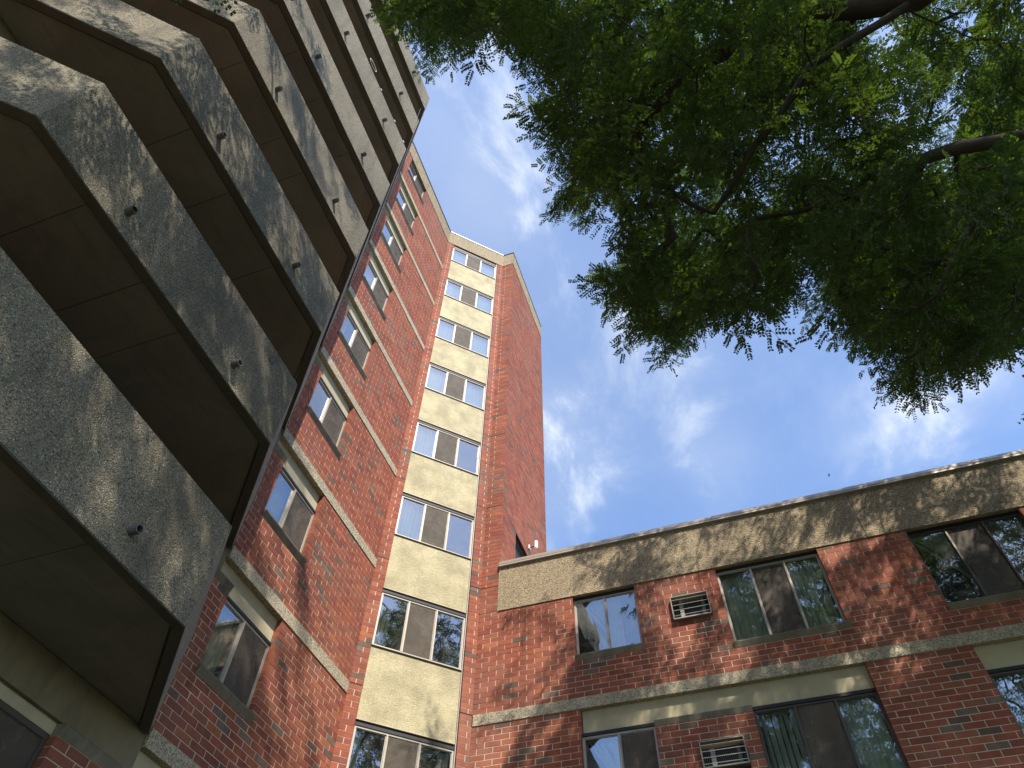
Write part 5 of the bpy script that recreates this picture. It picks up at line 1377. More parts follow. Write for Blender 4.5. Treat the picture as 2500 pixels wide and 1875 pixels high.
8.8 6.0 12.2 9.2 -6.0 14.5 7.9 -7.4 10.5 5.5 -4.0 12.7 6.7 0.4 13.8 13.0 6.0 10.2 7.0 -6.4 13.8 6.3 -7.9 12.6 -2.0 0.4 17.0 3.6 1.3 17.6
7.8 7.7 12.9 9.6 -1.0 19.6 13.3 3.9 10.7 1.3 -3.9 12.2 1.1 -5.1 14.5 5.7 -0.3 11.0 10.2 -3.0 13.1 3.0 -3.9 18.8 9.4 -1.4 18.5 4.6 3.0 18.4
-2.3 -2.8 16.0 11.1 -5.8 12.1 10.9 -5.1 11.5 10.2 2.8 12.9 12.5 4.4 11.9 11.8 1.4 14.8 2.2 -3.2 16.4 10.5 1.3 11.2 11.4 7.0 11.2 11.3 8.0 11.9
6.3 -5.7 12.4 9.8 5.7 16.2 5.8 0.5 14.4 8.9 8.0 15.3 0.8 -1.1 17.8 4.3 -6.7 12.4 0.1 -4.5 11.1 -1.8 -1.1 11.5 2.4 2.1 16.9 11.0 5.7 17.2
5.2 -3.4 18.0 6.8 -3.8 19.4 13.6 2.9 12.7 11.2 6.0 12.4 12.5 -1.4 17.3 9.2 6.2 12.6 2.6 -6.2 10.8 5.8 8.1 10.1 1.3 -3.4 14.4 -0.1 -2.0 13.4
2.2 -3.3 14.5 2.1 -2.9 15.8 9.2 6.8 14.1 12.5 4.1 12.8 11.2 0.4 15.4 11.1 -3.4 11.8 2.9 -1.6 16.1 1.4 -1.5 19.4 -2.0 -1.4 14.3 3.8 -7.4 13.4
9.9 -0.6 16.2 3.4 -5.0 13.8 5.6 0.6 16.5 0.7 -2.7 10.8 10.4 4.4 11.1 10.5 -0.7 17.7 8.1 -6.5 15.8 5.7 -7.0 10.4 0.8 0.1 18.4 5.9 -0.5 10.4
12.8 -1.9 14.1 8.9 -2.0 14.2 4.7 -5.0 10.9 1.3 -3.7 18.8 7.1 7.2 10.6 -3.5 -2.2 13.5 6.4 -4.8 15.7 7.0 0.5 14.4 9.8 -6.3 10.3 -0.7 -2.4 14.6
12.4 -3.8 11.5 7.9 1.6 14.8 -2.0 -0.3 12.2 -2.1 0.4 16.6 0.9 -3.3 11.9 8.5 -6.8 13.7 4.9 -6.7 16.1 9.6 5.0 15.6 10.7 -3.4 16.6 3.1 -7.3 14.3
-1.4 -0.6 18.4 4.2 -3.4 17.5 9.2 1.1 19.8 3.9 -2.7 10.7 1.3 -4.3 17.6 13.5 -2.0 12.0 0.9 1.1 14.7 11.2 5.0 16.3 11.4 -2.0 16.6 0.2 -1.2 10.2
8.6 5.3 16.2 4.0 -3.1 18.3 13.2 1.4 16.6 -1.2 0.7 14.4 13.5 0.1 12.8 2.3 0.7 10.2 4.9 1.1 20.6 11.7 -2.7 17.2 9.9 8.3 16.1 11.2 -1.2 16.5
2.1 -0.9 19.9 1.5 0.8 9.6 12.1 5.4 16.7 8.8 -3.0 16.9 0.9 -2.2 15.2 2.8 -5.7 15.8 -3.5 -1.8 12.8 3.5 -0.6 19.4 12.9 -3.2 15.1 11.5 1.9 12.7
4.5 -2.0 12.8 8.9 -7.1 11.1 12.9 -1.8 14.8 11.6 4.1 14.9 13.4 -2.5 10.7 6.2 2.5 19.9 12.0 7.3 12.8 9.6 3.1 18.9 5.3 4.0 8.4 10.3 -2.5 15.9
7.6 2.5 17.9 8.8 -0.1 17.6 10.8 4.3 17.4 8.9 5.0 13.2 10.7 5.1 17.7 2.0 1.7 13.8 6.7 8.9 11.0 -1.1 0.3 15.8 12.8 3.8 11.1 10.8 0.2 14.3
11.0 6.2 13.7 3.4 -4.4 18.8 9.8 -2.2 15.0 -0.7 1.1 17.1 9.5 -5.4 13.7 7.8 -2.4 15.6 7.8 1.8 20.5 4.8 -0.3 15.9 13.0 -0.4 12.7 -0.4 0.5 17.5
10.7 1.7 11.8 2.9 -0.6 20.1 4.3 -5.2 11.2 10.2 0.7 18.2 10.6 -1.5 14.4 13.8 1.4 12.5 11.0 1.8 18.9 8.1 3.7 20.2 1.9 -1.2 19.0 8.8 8.1 14.0
1.4 0.5 13.8 7.3 -3.5 15.7 7.8 -6.3 15.0 10.0 7.2 14.8 12.6 -1.0 13.1 9.6 6.2 13.7 10.4 -3.7 17.8 5.2 -3.1 16.3 4.1 1.1 13.1 8.1 4.2 18.3
9.2 -3.1 11.4 9.2 -2.1 18.9 -2.8 0.1 14.8 6.5 -6.7 12.1 -2.3 -0.8 14.1 12.8 3.3 12.6 13.3 3.1 10.2 3.5 0.6 20.9 1.1 1.9 18.1 5.2 -1.2 20.8
1.7 -4.5 10.1 9.0 -3.9 15.8 -2.3 -1.9 14.8 5.1 -3.4 14.0 3.8 -4.7 10.9 1.2 -5.4 12.0 -0.7 -2.6 11.0 9.0 3.6 17.0 4.1 -1.5 10.6 8.2 5.8 12.1
10.6 7.6 12.9 8.4 0.3 13.5 8.1 -4.0 17.9 11.9 -2.3 15.8 7.9 -3.5 14.7 -0.6 -1.2 13.2 -0.7 -5.0 14.6 7.3 2.5 17.1 3.4 -4.3 13.9 4.7 -1.5 18.6
8.8 5.1 16.7 8.5 -6.7 12.3 9.2 6.6 14.8 8.7 -3.4 16.8 13.7 3.9 13.4 12.1 5.2 14.6 8.0 -6.6 11.8 8.3 3.9 12.5 7.2 2.2 18.7 3.0 -0.1 19.7
5.0 -6.8 10.2 2.3 -6.2 15.0 10.3 6.3 14.9 10.3 -0.4 11.1 2.9 -5.1 10.1 2.8 -6.5 11.9 -0.7 0.3 11.0 -0.5 -0.4 12.9 3.2 -5.0 15.3 4.6 0.1 14.1
9.0 0.4 16.2 11.9 -4.5 11.9 1.7 -0.7 19.9 5.3 -7.4 14.7 12.4 4.8 13.8 13.2 -1.7 11.0 0.9 -1.8 12.2 6.9 1.2 20.3 4.9 2.3 18.0 4.0 -5.7 10.1
-2.2 -1.1 17.0 6.5 -1.8 11.2 3.8 -3.7 17.0 6.6 -5.8 16.1 11.3 2.5 16.7 12.3 4.4 10.6 -1.1 -0.3 15.9 0.1 -6.2 13.4 5.6 -1.7 18.2 1.3 -2.3 18.8
5.4 -4.3 19.0 1.2 -1.5 16.7 0.8 -4.7 11.4 6.4 -4.2 11.8 8.7 1.2 11.5 7.4 -2.9 15.8 9.3 -6.4 13.9 10.3 1.5 10.1 9.7 1.0 19.5 8.6 8.6 11.3
7.8 -4.5 18.9 2.3 -5.5 11.4 9.2 -0.8 14.1 1.4 -3.8 16.9 -1.1 -2.8 15.7 1.2 -1.3 15.7 10.4 3.4 11.8 3.8 -6.6 13.0 0.4 -3.9 12.7 12.0 0.5 14.4
-2.0 -3.9 11.1 10.3 3.5 18.1 8.9 8.1 14.4 5.5 -6.2 10.5 11.5 3.2 12.3 5.1 0.8 11.0 2.6 -4.0 16.6 5.7 1.2 12.7 -2.1 -3.7 13.8 -0.3 -4.7 15.6
13.9 1.0 10.7 7.1 -4.7 16.0 12.3 0.9 17.5 6.3 -4.7 13.7 3.3 -3.6 18.6 9.7 -4.3 11.1 6.5 -7.5 12.3 8.3 2.0 19.5 2.7 -5.9 13.2 8.3 -3.7 18.7
-1.7 -3.8 13.2 6.8 -7.7 11.8 -2.2 -3.5 10.7 10.6 1.9 19.1 11.8 2.0 13.5 11.1 2.5 13.4 2.3 -7.2 14.0 7.0 -4.0 11.4 -0.4 -5.2 15.3 -0.1 -3.4 17.6
1.2 -6.1 12.1 8.8 5.5 13.5 -1.2 0.7 16.5 10.2 1.1 16.0 4.8 -4.7 15.7 7.9 7.0 11.7 12.2 0.1 12.2 12.9 1.5 15.6 11.7 3.5 10.2 10.3 4.9 11.7
4.5 -5.3 13.1 0.3 -5.7 11.8 1.1 1.0 12.3 2.8 -1.2 20.1 1.7 1.1 14.4 11.3 7.9 11.3 11.1 1.0 17.7 -1.3 -4.1 14.6 10.2 -5.0 13.8 10.1 2.0 16.7
8.9 7.9 10.3 1.4 -0.4 11.3 13.6 -2.9 13.7 5.8 -4.4 16.8 8.4 -0.4 16.7 12.6 2.5 12.7 3.1 0.4 12.1 12.7 4.2 15.2 3.3 -6.3 12.6 11.3 5.3 10.3
13.4 3.2 15.8 4.1 -4.6 13.4 1.7 -2.9 12.1 7.1 -2.6 20.0 10.4 -4.9 10.9 2.6 -4.2 10.5 11.4 1.8 16.6 13.7 1.3 13.0 3.4 -4.5 18.2 1.7 -3.0 18.9
0.0 -2.5 10.9 5.9 3.8 10.3 7.3 9.0 12.9 7.5 1.3 15.1 -0.4 -1.7 17.0 8.7 -5.9 10.5 8.0 -3.0 14.6 6.5 -2.7 11.8 3.5 1.6 12.5 5.2 1.5 12.3
-0.7 -4.5 13.0 -1.1 -1.5 10.7 10.0 6.3 14.4 11.8 6.2 13.4 12.4 -2.4 11.5 6.4 3.8 11.3 10.3 6.2 11.1 14.4 0.9 13.4 6.6 -3.8 14.5 6.1 -2.8 18.4
5.8 -3.8 11.8 9.4 -5.5 12.8 1.3 -2.6 13.3 8.5 -2.5 11.2 8.3 3.2 10.1 -0.5 -2.8 11.4 6.8 5.1 10.2 8.9 -2.4 13.9 9.3 -1.7 10.6 12.3 5.9 12.4
10.6 -3.2 16.0 8.4 1.9 16.5 7.3 1.9 10.1 9.8 -5.8 11.9 6.8 0.5 10.5 6.3 0.2 15.0 13.8 3.0 13.2 9.7 -2.9 17.2 6.0 -2.9 12.2 9.3 5.0 17.0
0.5 -1.1 10.7 10.6 0.9 11.5 6.2 -3.0 10.9 9.7 9.2 14.3 10.7 4.6 11.8 8.7 -5.0 12.2 6.1 1.0 11.2 8.9 -0.1 11.5 3.8 1.1 11.7 12.9 2.5 16.8
-1.6 -2.4 15.8 8.9 1.5 16.4 8.6 6.2 15.5 9.1 -0.4 19.3 6.8 -0.8 13.3 11.2 -3.8 14.4 8.3 0.9 20.2 3.7 1.9 13.0 5.6 -1.1 20.3 13.0 -2.3 15.4
2.5 -0.4 10.2 9.9 6.8 17.2 0.1 -1.9 17.1 9.5 3.8 15.7 12.0 -3.5 11.6 0.6 -3.5 14.0 10.2 -5.3 12.1 6.4 1.9 16.6 7.4 -4.2 13.1 7.1 -5.0 15.3
11.3 5.7 11.3 10.3 8.0 10.6 -0.5 0.3 12.9 2.4 -5.4 14.9 8.0 5.5 14.9 9.5 -3.9 13.8 6.4 -3.8 17.2 2.3 -1.6 15.5 5.9 7.5 10.5 0.9 -2.9 15.9
0.1 -3.5 16.1 11.1 -2.8 13.5 8.4 7.2 13.3 0.7 -5.5 13.6 4.4 -5.3 10.4 13.5 1.8 11.1 -0.8 -0.6 18.1 -2.3 0.1 15.9 2.5 -4.4 12.7 4.2 -3.9 12.9
6.0 -5.0 17.7 13.5 -0.1 16.1 -3.0 -3.1 13.5 5.6 1.2 15.2 10.3 -4.8 11.3 6.1 -6.3 14.2 12.5 2.3 16.6 13.2 0.4 16.2 5.3 2.7 14.3 -1.5 -1.3 12.8
-0.1 -3.4 14.6 9.7 5.5 14.1 8.0 -4.3 16.4 1.7 0.5 19.3 -1.2 0.9 15.2 10.9 3.8 13.3 -2.3 -2.6 12.5 2.3 0.6 18.0 3.7 -0.4 11.7 5.6 3.3 19.9
11.1 1.1 14.7 13.2 1.7 13.7 -2.0 -0.5 16.8 5.9 -7.6 11.2 -3.5 -1.7 11.2 10.8 -0.9 13.4 -0.6 0.1 11.3 13.9 0.3 13.8 2.7 -5.8 11.1 11.8 3.1 11.3
10.0 7.7 11.2 10.2 8.1 11.8 1.7 -5.3 16.1 3.5 -1.2 13.0 1.7 -0.4 18.8 10.7 3.8 15.9 13.1 1.0 15.7 5.9 -4.5 17.9 1.0 -5.2 11.5 2.2 -3.0 12.1
9.1 -6.2 15.4 11.1 0.9 15.7 11.8 0.4 15.8 10.1 8.2 14.3 10.3 -0.0 16.8 11.7 -4.9 14.7 0.9 -4.9 10.3 11.7 1.4 18.6 3.0 -4.5 17.7 6.8 4.2 9.7
4.2 -5.0 18.6 -1.4 -3.2 12.8 0.4 -1.0 17.0 9.8 4.8 11.8 2.8 -5.2 17.8 0.7 -6.2 10.8 9.7 -6.7 13.4 11.2 -1.1 16.0 1.8 -0.6 18.2 7.4 -3.6 13.9
11.4 4.5 12.2 12.3 2.0 17.2 12.0 3.6 13.0 -2.8 -0.3 15.5 4.2 -5.2 12.6 7.2 -5.1 10.2 11.8 -3.2 17.0 7.4 -6.9 15.5 4.5 -3.8 19.1 2.9 0.9 18.7
6.9 -1.5 20.4 4.0 -5.0 14.1 13.1 1.6 12.2 0.6 -2.8 14.7 5.5 2.4 10.0 12.2 3.4 16.0 -2.1 -2.2 10.2 1.8 1.7 20.0 1.4 1.6 16.3 5.3 2.0 14.3
3.8 0.7 21.4 9.8 6.1 12.1 13.8 3.2 11.7 6.6 -5.5 17.0 13.2 4.7 10.9 2.9 2.4 17.1 13.1 -2.3 13.3 -3.0 -1.4 14.8 10.0 -1.1 12.0 1.7 -4.8 17.0
0.9 -4.5 14.1 -0.2 1.3 16.3 10.6 -5.0 12.5 6.2 -4.4 14.7 9.0 4.8 14.3 12.7 6.3 14.0 0.4 -1.0 12.2 -1.8 -0.1 13.3 3.0 2.0 15.9 10.9 -0.5 12.3
12.1 6.8 12.3 12.8 1.7 16.4 4.5 -1.9 19.3 3.3 -4.8 14.5 5.6 -6.0 15.3 10.3 4.6 12.6 8.8 -2.1 16.7 3.6 -2.4 12.5 14.0 -1.1 10.7 12.2 -0.5 12.1
-2.4 -2.1 10.7 12.0 -4.7 13.1 8.7 3.2 20.2 9.8 -2.2 15.5 5.9 -3.6 16.3 9.1 -6.2 10.2 13.7 4.4 13.2 -0.5 -4.2 16.4 5.2 -5.7 15.8 11.1 1.7 18.4
1.9 0.7 20.1 6.6 9.5 10.6 11.9 1.1 14.0 12.5 -3.8 10.9 10.2 -0.6 18.8 10.1 1.4 17.2 2.9 -0.1 17.7 7.0 -6.6 15.8 2.6 -3.8 13.6 2.0 -4.7 12.3
2.6 -3.8 14.2 10.0 -2.7 15.6 10.3 5.8 15.8 9.0 8.1 10.9 -3.2 -2.4 14.3 9.5 -0.3 11.3 3.3 -3.4 16.1 7.4 9.5 11.4 11.1 7.0 16.5 5.2 -3.0 18.6
2.9 -3.3 15.5 7.6 -4.0 18.8 2.2 -3.7 10.9 4.3 -4.2 10.3 3.7 -5.5 17.4 9.4 8.2 11.8 12.0 1.2 16.4 4.3 -1.8 17.3 7.3 6.0 11.6 12.5 0.5 14.9
2.7 -0.5 15.4 5.6 -0.9 10.3 7.6 -5.9 10.8 14.2 0.8 14.6 8.7 -0.7 19.9 3.9 -4.8 15.0 11.6 2.8 13.2 -1.4 -1.5 14.0 8.2 -4.2 12.8 12.6 -4.2 14.1
-0.2 1.0 18.1 5.5 6.2 9.2 2.4 -3.2 11.8 6.4 -3.1 18.7 11.4 7.1 12.9 -2.6 -2.5 14.2 7.7 -3.0 12.5 4.4 -4.5 17.8 -0.4 -3.1 11.8 2.5 -0.4 16.9
1.2 2.0 19.3 2.4 -2.7 10.8 11.2 -1.7 13.5 5.5 2.4 21.4 5.0 2.9 18.6 8.6 6.3 14.7 2.2 -3.2 19.1 12.3 2.3 10.9 -0.0 -5.0 13.9 10.4 -2.0 16.2
5.0 1.7 18.0 8.5 0.6 10.2 3.2 -5.0 10.6 11.0 -3.4 13.5 5.9 0.2 18.0 -3.9 -0.5 10.8 4.5 1.6 19.9 -1.2 -1.1 15.7 -0.4 -2.8 15.1 3.5 -5.8 12.2
-1.1 0.1 10.4 8.8 -3.1 15.4 13.5 2.7 13.8 6.3 6.7 10.9 14.0 -0.5 13.8 14.0 1.6 13.7 5.2 0.9 15.1 8.5 -0.1 13.9 6.5 3.4 11.0 10.6 5.0 10.5
5.6 0.0 20.7 13.2 -0.8 10.4 9.5 3.7 11.6 8.2 -4.3 18.2 12.4 4.7 15.0 11.3 -1.7 17.9 11.6 2.9 18.0 10.8 2.5 18.1 10.6 0.2 15.8 13.6 -0.2 15.0
2.7 -3.5 17.7 6.2 -5.1 10.9 7.7 -6.2 15.9 5.1 -4.4 18.0 7.8 3.9 10.3 10.8 0.2 12.0 9.4 3.4 17.4 6.7 4.9 11.2 8.8 -4.3 17.6 7.3 -4.4 15.4
7.9 7.8 14.0 5.5 -5.2 13.9 -1.4 -1.6 15.3 -1.7 -1.3 10.6 4.8 1.6 15.6 9.4 4.4 12.9 10.9 3.4 13.6 -0.4 -3.1 16.9 3.4 -2.1 13.9 8.9 -5.5 13.2
-0.8 0.1 14.4 4.3 -6.5 13.4 11.2 0.4 14.2 4.0 2.6 15.2 11.2 4.4 11.6 7.1 6.2 12.3 1.2 0.5 14.8 1.0 -1.0 19.8 7.1 3.1 21.0 5.2 -8.0 13.6
-1.0 -1.3 16.1 12.2 -1.9 14.6 3.0 -3.9 12.8 13.2 1.2 12.6 6.0 -1.3 14.2 9.0 6.7 11.2 12.6 -4.4 12.8 9.4 1.1 16.2 0.4 0.7 18.0 13.2 2.0 12.6
13.1 4.9 11.5 -2.0 -2.9 11.6 12.4 2.6 13.7 0.3 -2.0 11.3 5.8 -3.3 18.2 5.0 -5.6 15.3 12.4 4.1 14.1 9.0 -5.5 15.5 8.6 1.4 12.6 4.0 -2.4 19.8
7.2 1.8 14.7 9.8 5.6 13.6 3.2 0.4 19.4 7.7 5.8 12.8 1.6 -1.7 15.1 5.3 7.4 10.0 5.5 6.5 10.2 7.0 8.9 10.1 2.2 -2.3 14.7 7.3 -5.5 18.0
10.7 -1.0 10.5 10.6 4.0 11.5 13.3 3.9 14.4 9.4 -6.3 12.2 13.5 -1.3 11.1 -1.2 -2.9 16.4 0.5 -5.2 12.0 12.5 2.8 11.4 7.8 7.5 11.9 4.5 -5.9 15.7
1.2 -6.9 14.1 5.5 -1.7 14.9 10.0 6.7 12.2 1.9 -6.1 13.6 1.1 1.6 19.0 6.3 -3.8 12.2 4.5 -3.0 19.2 10.0 7.3 15.4 10.9 2.7 11.9 12.5 1.1 15.2
9.3 7.3 15.7 9.3 -3.1 15.8 3.3 -7.0 11.7 9.3 0.8 18.5 9.9 3.3 16.2 6.2 -0.1 17.6 13.8 1.6 14.4 4.4 -6.6 14.3 8.8 4.7 19.1 2.2 1.0 11.8
10.5 1.1 19.5 -2.1 -3.2 12.8 7.7 8.8 13.7 6.6 2.0 12.9 -0.3 -3.4 13.4 10.2 3.1 17.6 -3.3 -2.4 11.4 6.3 2.6 13.9 12.0 -0.7 15.4 11.5 5.9 16.1
1.9 -6.3 10.3 3.7 0.3 14.3 6.6 -0.8 15.5 6.0 3.9 9.1 11.9 3.5 10.7 7.2 -0.3 19.2 7.9 -3.6 12.3 2.6 -4.5 14.3 5.0 -0.1 20.9 -1.2 -4.0 12.4
0.7 -2.4 13.9 -0.1 -4.9 13.0 5.7 -7.0 11.3 11.7 -0.5 12.9 11.9 0.2 16.7 -1.6 -2.5 14.1 -1.0 -3.2 11.5 8.8 -3.1 18.8 10.8 3.9 10.7 0.1 -1.6 12.6
11.0 -1.5 11.2 10.7 -2.6 11.7 4.6 -1.6 17.6 9.6 4.4 11.2 11.4 3.3 17.2 4.9 -5.9 13.4 9.0 -2.7 16.1 9.1 1.6 13.7 8.2 2.0 20.3 10.7 -2.0 18.1
5.5 -3.6 15.5 2.0 -1.2 16.7 5.0 -2.4 16.5 -1.6 -1.9 14.0 8.2 1.6 20.7 11.3 5.9 12.8 11.7 4.3 15.9 12.8 6.4 12.5 12.3 -2.5 13.0 9.5 2.1 14.0
2.7 -3.5 17.0 6.0 -6.6 16.9 12.6 0.5 15.8 1.8 -1.6 17.8 8.8 9.2 10.4 6.7 -0.1 14.3 8.9 7.2 12.0 12.2 6.0 10.5 10.1 2.8 17.0 9.7 7.1 11.9
8.5 -4.6 17.1 11.1 -5.6 12.8 8.4 -2.8 19.3 8.9 8.9 10.9 10.1 -5.9 11.1 4.7 -3.6 12.0 -2.0 -0.6 10.6 6.7 -2.2 14.4 3.4 1.9 19.7 12.7 -0.7 11.4
9.9 -4.1 17.7 12.7 1.1 13.2 8.0 -3.2 15.1 10.2 4.7 16.2 8.0 -4.6 12.0 11.6 -2.8 10.9 8.7 7.1 11.0 4.4 -1.4 20.4 12.5 -1.1 13.9 -2.6 -3.7 12.3
7.7 -1.7 19.3 7.1 -4.4 10.6 4.1 -5.8 13.1 7.8 0.1 10.5 6.4 -1.7 13.6 12.0 7.3 12.0 3.9 -2.4 16.5 -0.6 -3.6 11.9 2.1 -0.8 11.5 13.6 1.1 10.3
4.9 4.9 9.1 3.7 -6.3 14.4 -1.3 -3.5 10.4 11.8 1.9 12.1 7.7 -1.4 20.3 2.8 -0.8 16.8 1.6 -4.6 11.8 7.8 1.7 19.8 11.0 7.7 15.1 7.5 6.0 10.3
9.9 6.1 13.3 5.1 -3.0 19.5 -0.9 -1.6 15.0 14.0 2.5 14.5 11.0 -4.7 14.4 6.8 1.0 18.1 2.1 -6.3 12.6 12.0 6.3 15.3 6.7 -7.6 13.6 11.9 0.9 13.5
0.3 1.1 19.0 0.1 -6.2 11.2 12.2 1.0 18.2 13.3 0.4 14.3 5.9 -4.0 18.4 6.7 3.8 16.7 7.9 -5.0 11.7 5.8 -1.4 19.9 0.1 -4.6 15.9 2.6 -2.5 18.5
8.8 1.6 14.1 12.7 -3.3 11.1 11.0 2.4 12.7 9.0 5.0 15.8 -0.3 -0.0 12.2 5.0 2.4 10.8 10.3 -1.6 17.6 8.0 2.5 13.0 1.6 -4.1 11.2 11.9 -2.2 13.6
13.1 -0.9 13.5 0.7 1.6 18.5 4.3 -0.7 12.2 13.8 3.6 11.2 4.5 -4.6 12.7 5.3 -4.1 15.3 0.3 -2.5 16.1 -2.4 -0.2 13.5 3.0 -1.4 19.3 8.4 4.5 14.2
13.0 5.9 14.5 8.2 7.7 13.3 -0.3 -1.5 15.4 7.7 -3.3 13.5 13.5 1.2 14.2 -0.5 -0.8 13.8 8.0 5.1 14.2 6.7 8.0 11.3 1.5 -3.2 11.1 10.5 -0.8 18.2
10.9 2.9 16.7 5.3 3.0 13.4 11.1 3.9 11.4 9.2 4.2 18.6 7.9 -0.3 15.2 10.1 -3.0 11.6 13.5 1.3 14.8 3.4 -1.7 11.6 9.4 -2.1 18.1 0.7 -5.7 12.6
4.7 -2.5 13.8 11.1 -3.1 12.2 11.9 5.8 15.4 1.3 -1.1 17.2 3.6 -4.8 15.7 10.0 -4.9 10.2 11.0 3.3 18.4 7.5 3.4 20.5 5.1 -4.0 11.4 10.9 6.8 17.0
3.4 -4.1 16.2 1.2 -2.8 16.7 0.6 -6.2 13.5 5.5 -3.8 17.5 -0.8 -0.4 11.0 9.4 -5.1 14.1 0.0 -3.8 10.9 0.8 -4.1 13.6 12.7 -0.2 16.4 8.3 -4.2 10.5
13.2 -1.4 11.9 -1.1 -2.0 17.7 10.4 -0.6 13.9 3.0 -4.0 15.0 8.2 -4.4 10.9 2.5 0.5 20.3 11.0 7.4 14.1 0.3 -0.0 15.3 1.4 -4.7 12.3 10.5 0.3 10.4
-0.8 -0.7 14.6 8.5 4.1 14.1 8.0 -5.0 18.1 8.0 -1.6 10.3 5.4 -5.5 11.2 8.2 9.2 13.9 13.0 -2.5 10.2 9.2 -3.8 14.6 -0.5 -2.3 16.8 10.0 -0.1 18.4
11.6 0.8 14.4 1.4 -3.7 13.0 10.2 -4.2 16.2 11.5 -5.4 11.5 1.9 -1.3 15.9 4.0 -2.7 17.6 5.6 0.8 10.9 2.5 -4.2 11.5 13.1 6.2 12.3 9.3 -4.2 12.9
8.0 -7.5 11.1 -3.5 -0.3 12.7 14.3 1.4 14.0 3.9 -6.0 11.0 2.9 -6.8 13.2 2.3 -1.0 12.3 7.5 6.8 13.6 7.1 3.9 20.4 5.8 -5.6 12.8 8.2 9.1 13.0
10.4 8.7 13.1 -1.2 -5.4 11.7 6.5 -5.1 11.5 9.8 -4.6 17.5 3.6 1.9 13.9 1.3 -5.5 14.2 11.4 4.4 13.6 10.1 -3.5 16.9 2.9 -6.5 12.8 6.1 -0.8 15.8
-2.6 -2.9 11.6 12.3 0.0 11.1 10.7 4.0 15.3 13.7 4.1 10.9 8.7 8.6 15.5 12.5 6.0 12.8 11.8 3.6 16.7 11.6 -5.2 12.0 5.4 0.4 13.4 6.8 -1.8 12.9
5.9 -1.0 11.0 0.1 -5.3 16.6 7.0 -7.5 14.4 0.6 -1.4 16.4 11.4 7.9 10.5 0.6 -6.4 14.0 10.3 -3.7 11.2 3.2 -3.2 19.0 7.0 -4.3 12.1 10.1 -2.5 14.4
5.7 -0.1 21.2 11.2 3.5 15.3 6.7 4.6 12.6 9.7 8.6 10.2 12.4 5.0 12.3 7.6 3.8 18.1 2.5 -5.6 16.2 10.5 -0.1 14.9 14.3 1.0 11.3 8.0 -5.5 17.0
5.6 -2.4 12.6 9.4 6.0 11.7 6.6 -3.3 19.7 9.3 -0.1 19.9 2.1 -1.9 17.1 12.3 5.6 13.1 5.4 -4.6 14.4 6.8 -5.8 15.2 10.2 4.6 17.1 10.2 7.6 16.1
5.7 -0.2 19.4 2.6 0.1 16.7 5.1 -7.3 15.9 3.5 0.6 18.3 9.2 -6.6 10.5 9.3 6.5 17.0 3.4 0.3 16.8 4.5 2.0 14.7 8.8 7.2 14.7 8.9 -2.6 19.1
8.4 5.1 11.1 11.3 -1.4 18.4 9.2 5.0 10.2 10.3 1.1 13.9 13.8 -0.8 12.5 10.8 -1.7 18.8 11.6 -1.3 14.4 13.1 1.1 10.9 4.5 -2.6 17.0 9.0 -6.5 14.6
11.5 7.7 12.3 10.7 4.4 14.2 3.6 -3.6 15.2 11.4 6.9 15.1 1.7 -5.5 14.8 11.1 -2.2 13.3 2.4 -0.2 19.4 -1.9 0.5 15.3 3.6 2.0 14.4 8.5 -2.5 18.2
13.0 6.2 12.8 8.0 6.1 10.9 11.2 -4.4 10.8 2.2 -0.7 17.5 9.2 2.7 19.5 7.9 4.2 12.2 12.6 1.6 10.3 8.7 1.4 17.7 5.3 -0.1 11.4 4.5 -2.6 18.8
-0.5 -3.2 10.5 6.0 4.8 10.0 8.1 -1.9 17.5 13.2 3.9 15.5 11.1 3.5 10.1 1.7 1.5 18.5 4.0 2.2 15.0 10.1 1.9 19.1 3.7 -5.2 15.9 11.7 6.9 15.6
-0.2 -5.6 14.3 11.4 3.0 10.5 3.2 -6.3 11.3 2.5 -4.7 17.6 8.5 7.2 12.2 1.4 -6.8 10.8 2.6 -6.1 16.4 -1.6 0.1 18.2 8.9 0.2 19.2 3.0 1.6 12.7
9.7 -3.7 10.8 10.1 2.2 18.3 9.2 -4.6 14.3 6.9 -2.3 17.9 12.2 -3.3 12.9 5.0 -1.6 16.7 11.8 3.9 13.4 1.1 -2.8 11.8 4.8 -4.5 16.1 10.8 -0.9 19.2
12.6 0.5 11.7 8.0 -3.5 11.4 9.9 4.0 18.8 8.5 6.7 15.9 12.5 1.4 17.6 -2.7 -1.5 15.6 3.3 1.6 14.7 3.2 -0.4 16.9 9.9 4.8 19.2 0.8 -6.1 11.3
7.2 9.0 8.3 9.9 8.8 13.0 9.8 9.1 9.2 10.7 6.3 12.7 8.6 9.4 12.8 10.4 5.0 13.2 10.6 5.7 11.8 10.4 6.6 8.3 10.9 4.7 14.4 8.6 5.3 11.6
9.0 5.2 12.4 9.5 9.6 15.0 6.6 6.1 11.4 7.4 8.6 9.0 6.1 8.5 10.1 5.4 8.7 8.8 6.6 4.8 12.1 7.4 7.5 9.0 5.1 7.6 8.2 8.9 9.5 15.5
9.4 9.4 11.4 10.2 7.8 9.4 9.9 8.5 12.5 8.9 6.1 13.9 9.5 7.5 12.6 8.9 8.9 14.5 5.2 9.2 9.3 6.6 7.4 8.6 9.8 8.6 9.1 9.7 9.5 15.5
6.8 8.8 11.9 8.8 7.6 14.4 8.6 5.9 11.5 5.6 5.5 9.8 8.6 5.2 14.9 10.4 7.1 12.6 9.9 9.7 12.6 10.2 9.5 11.3 5.9 7.8 10.8 10.6 7.2 9.3
9.8 8.5 14.2 9.7 8.5 13.2 8.2 7.4 9.1 8.8 5.6 14.5 9.0 7.2 9.8 7.8 8.4 14.3 9.1 6.3 9.0 8.9 9.2 14.8 10.3 7.1 8.5 8.0 6.5 11.4
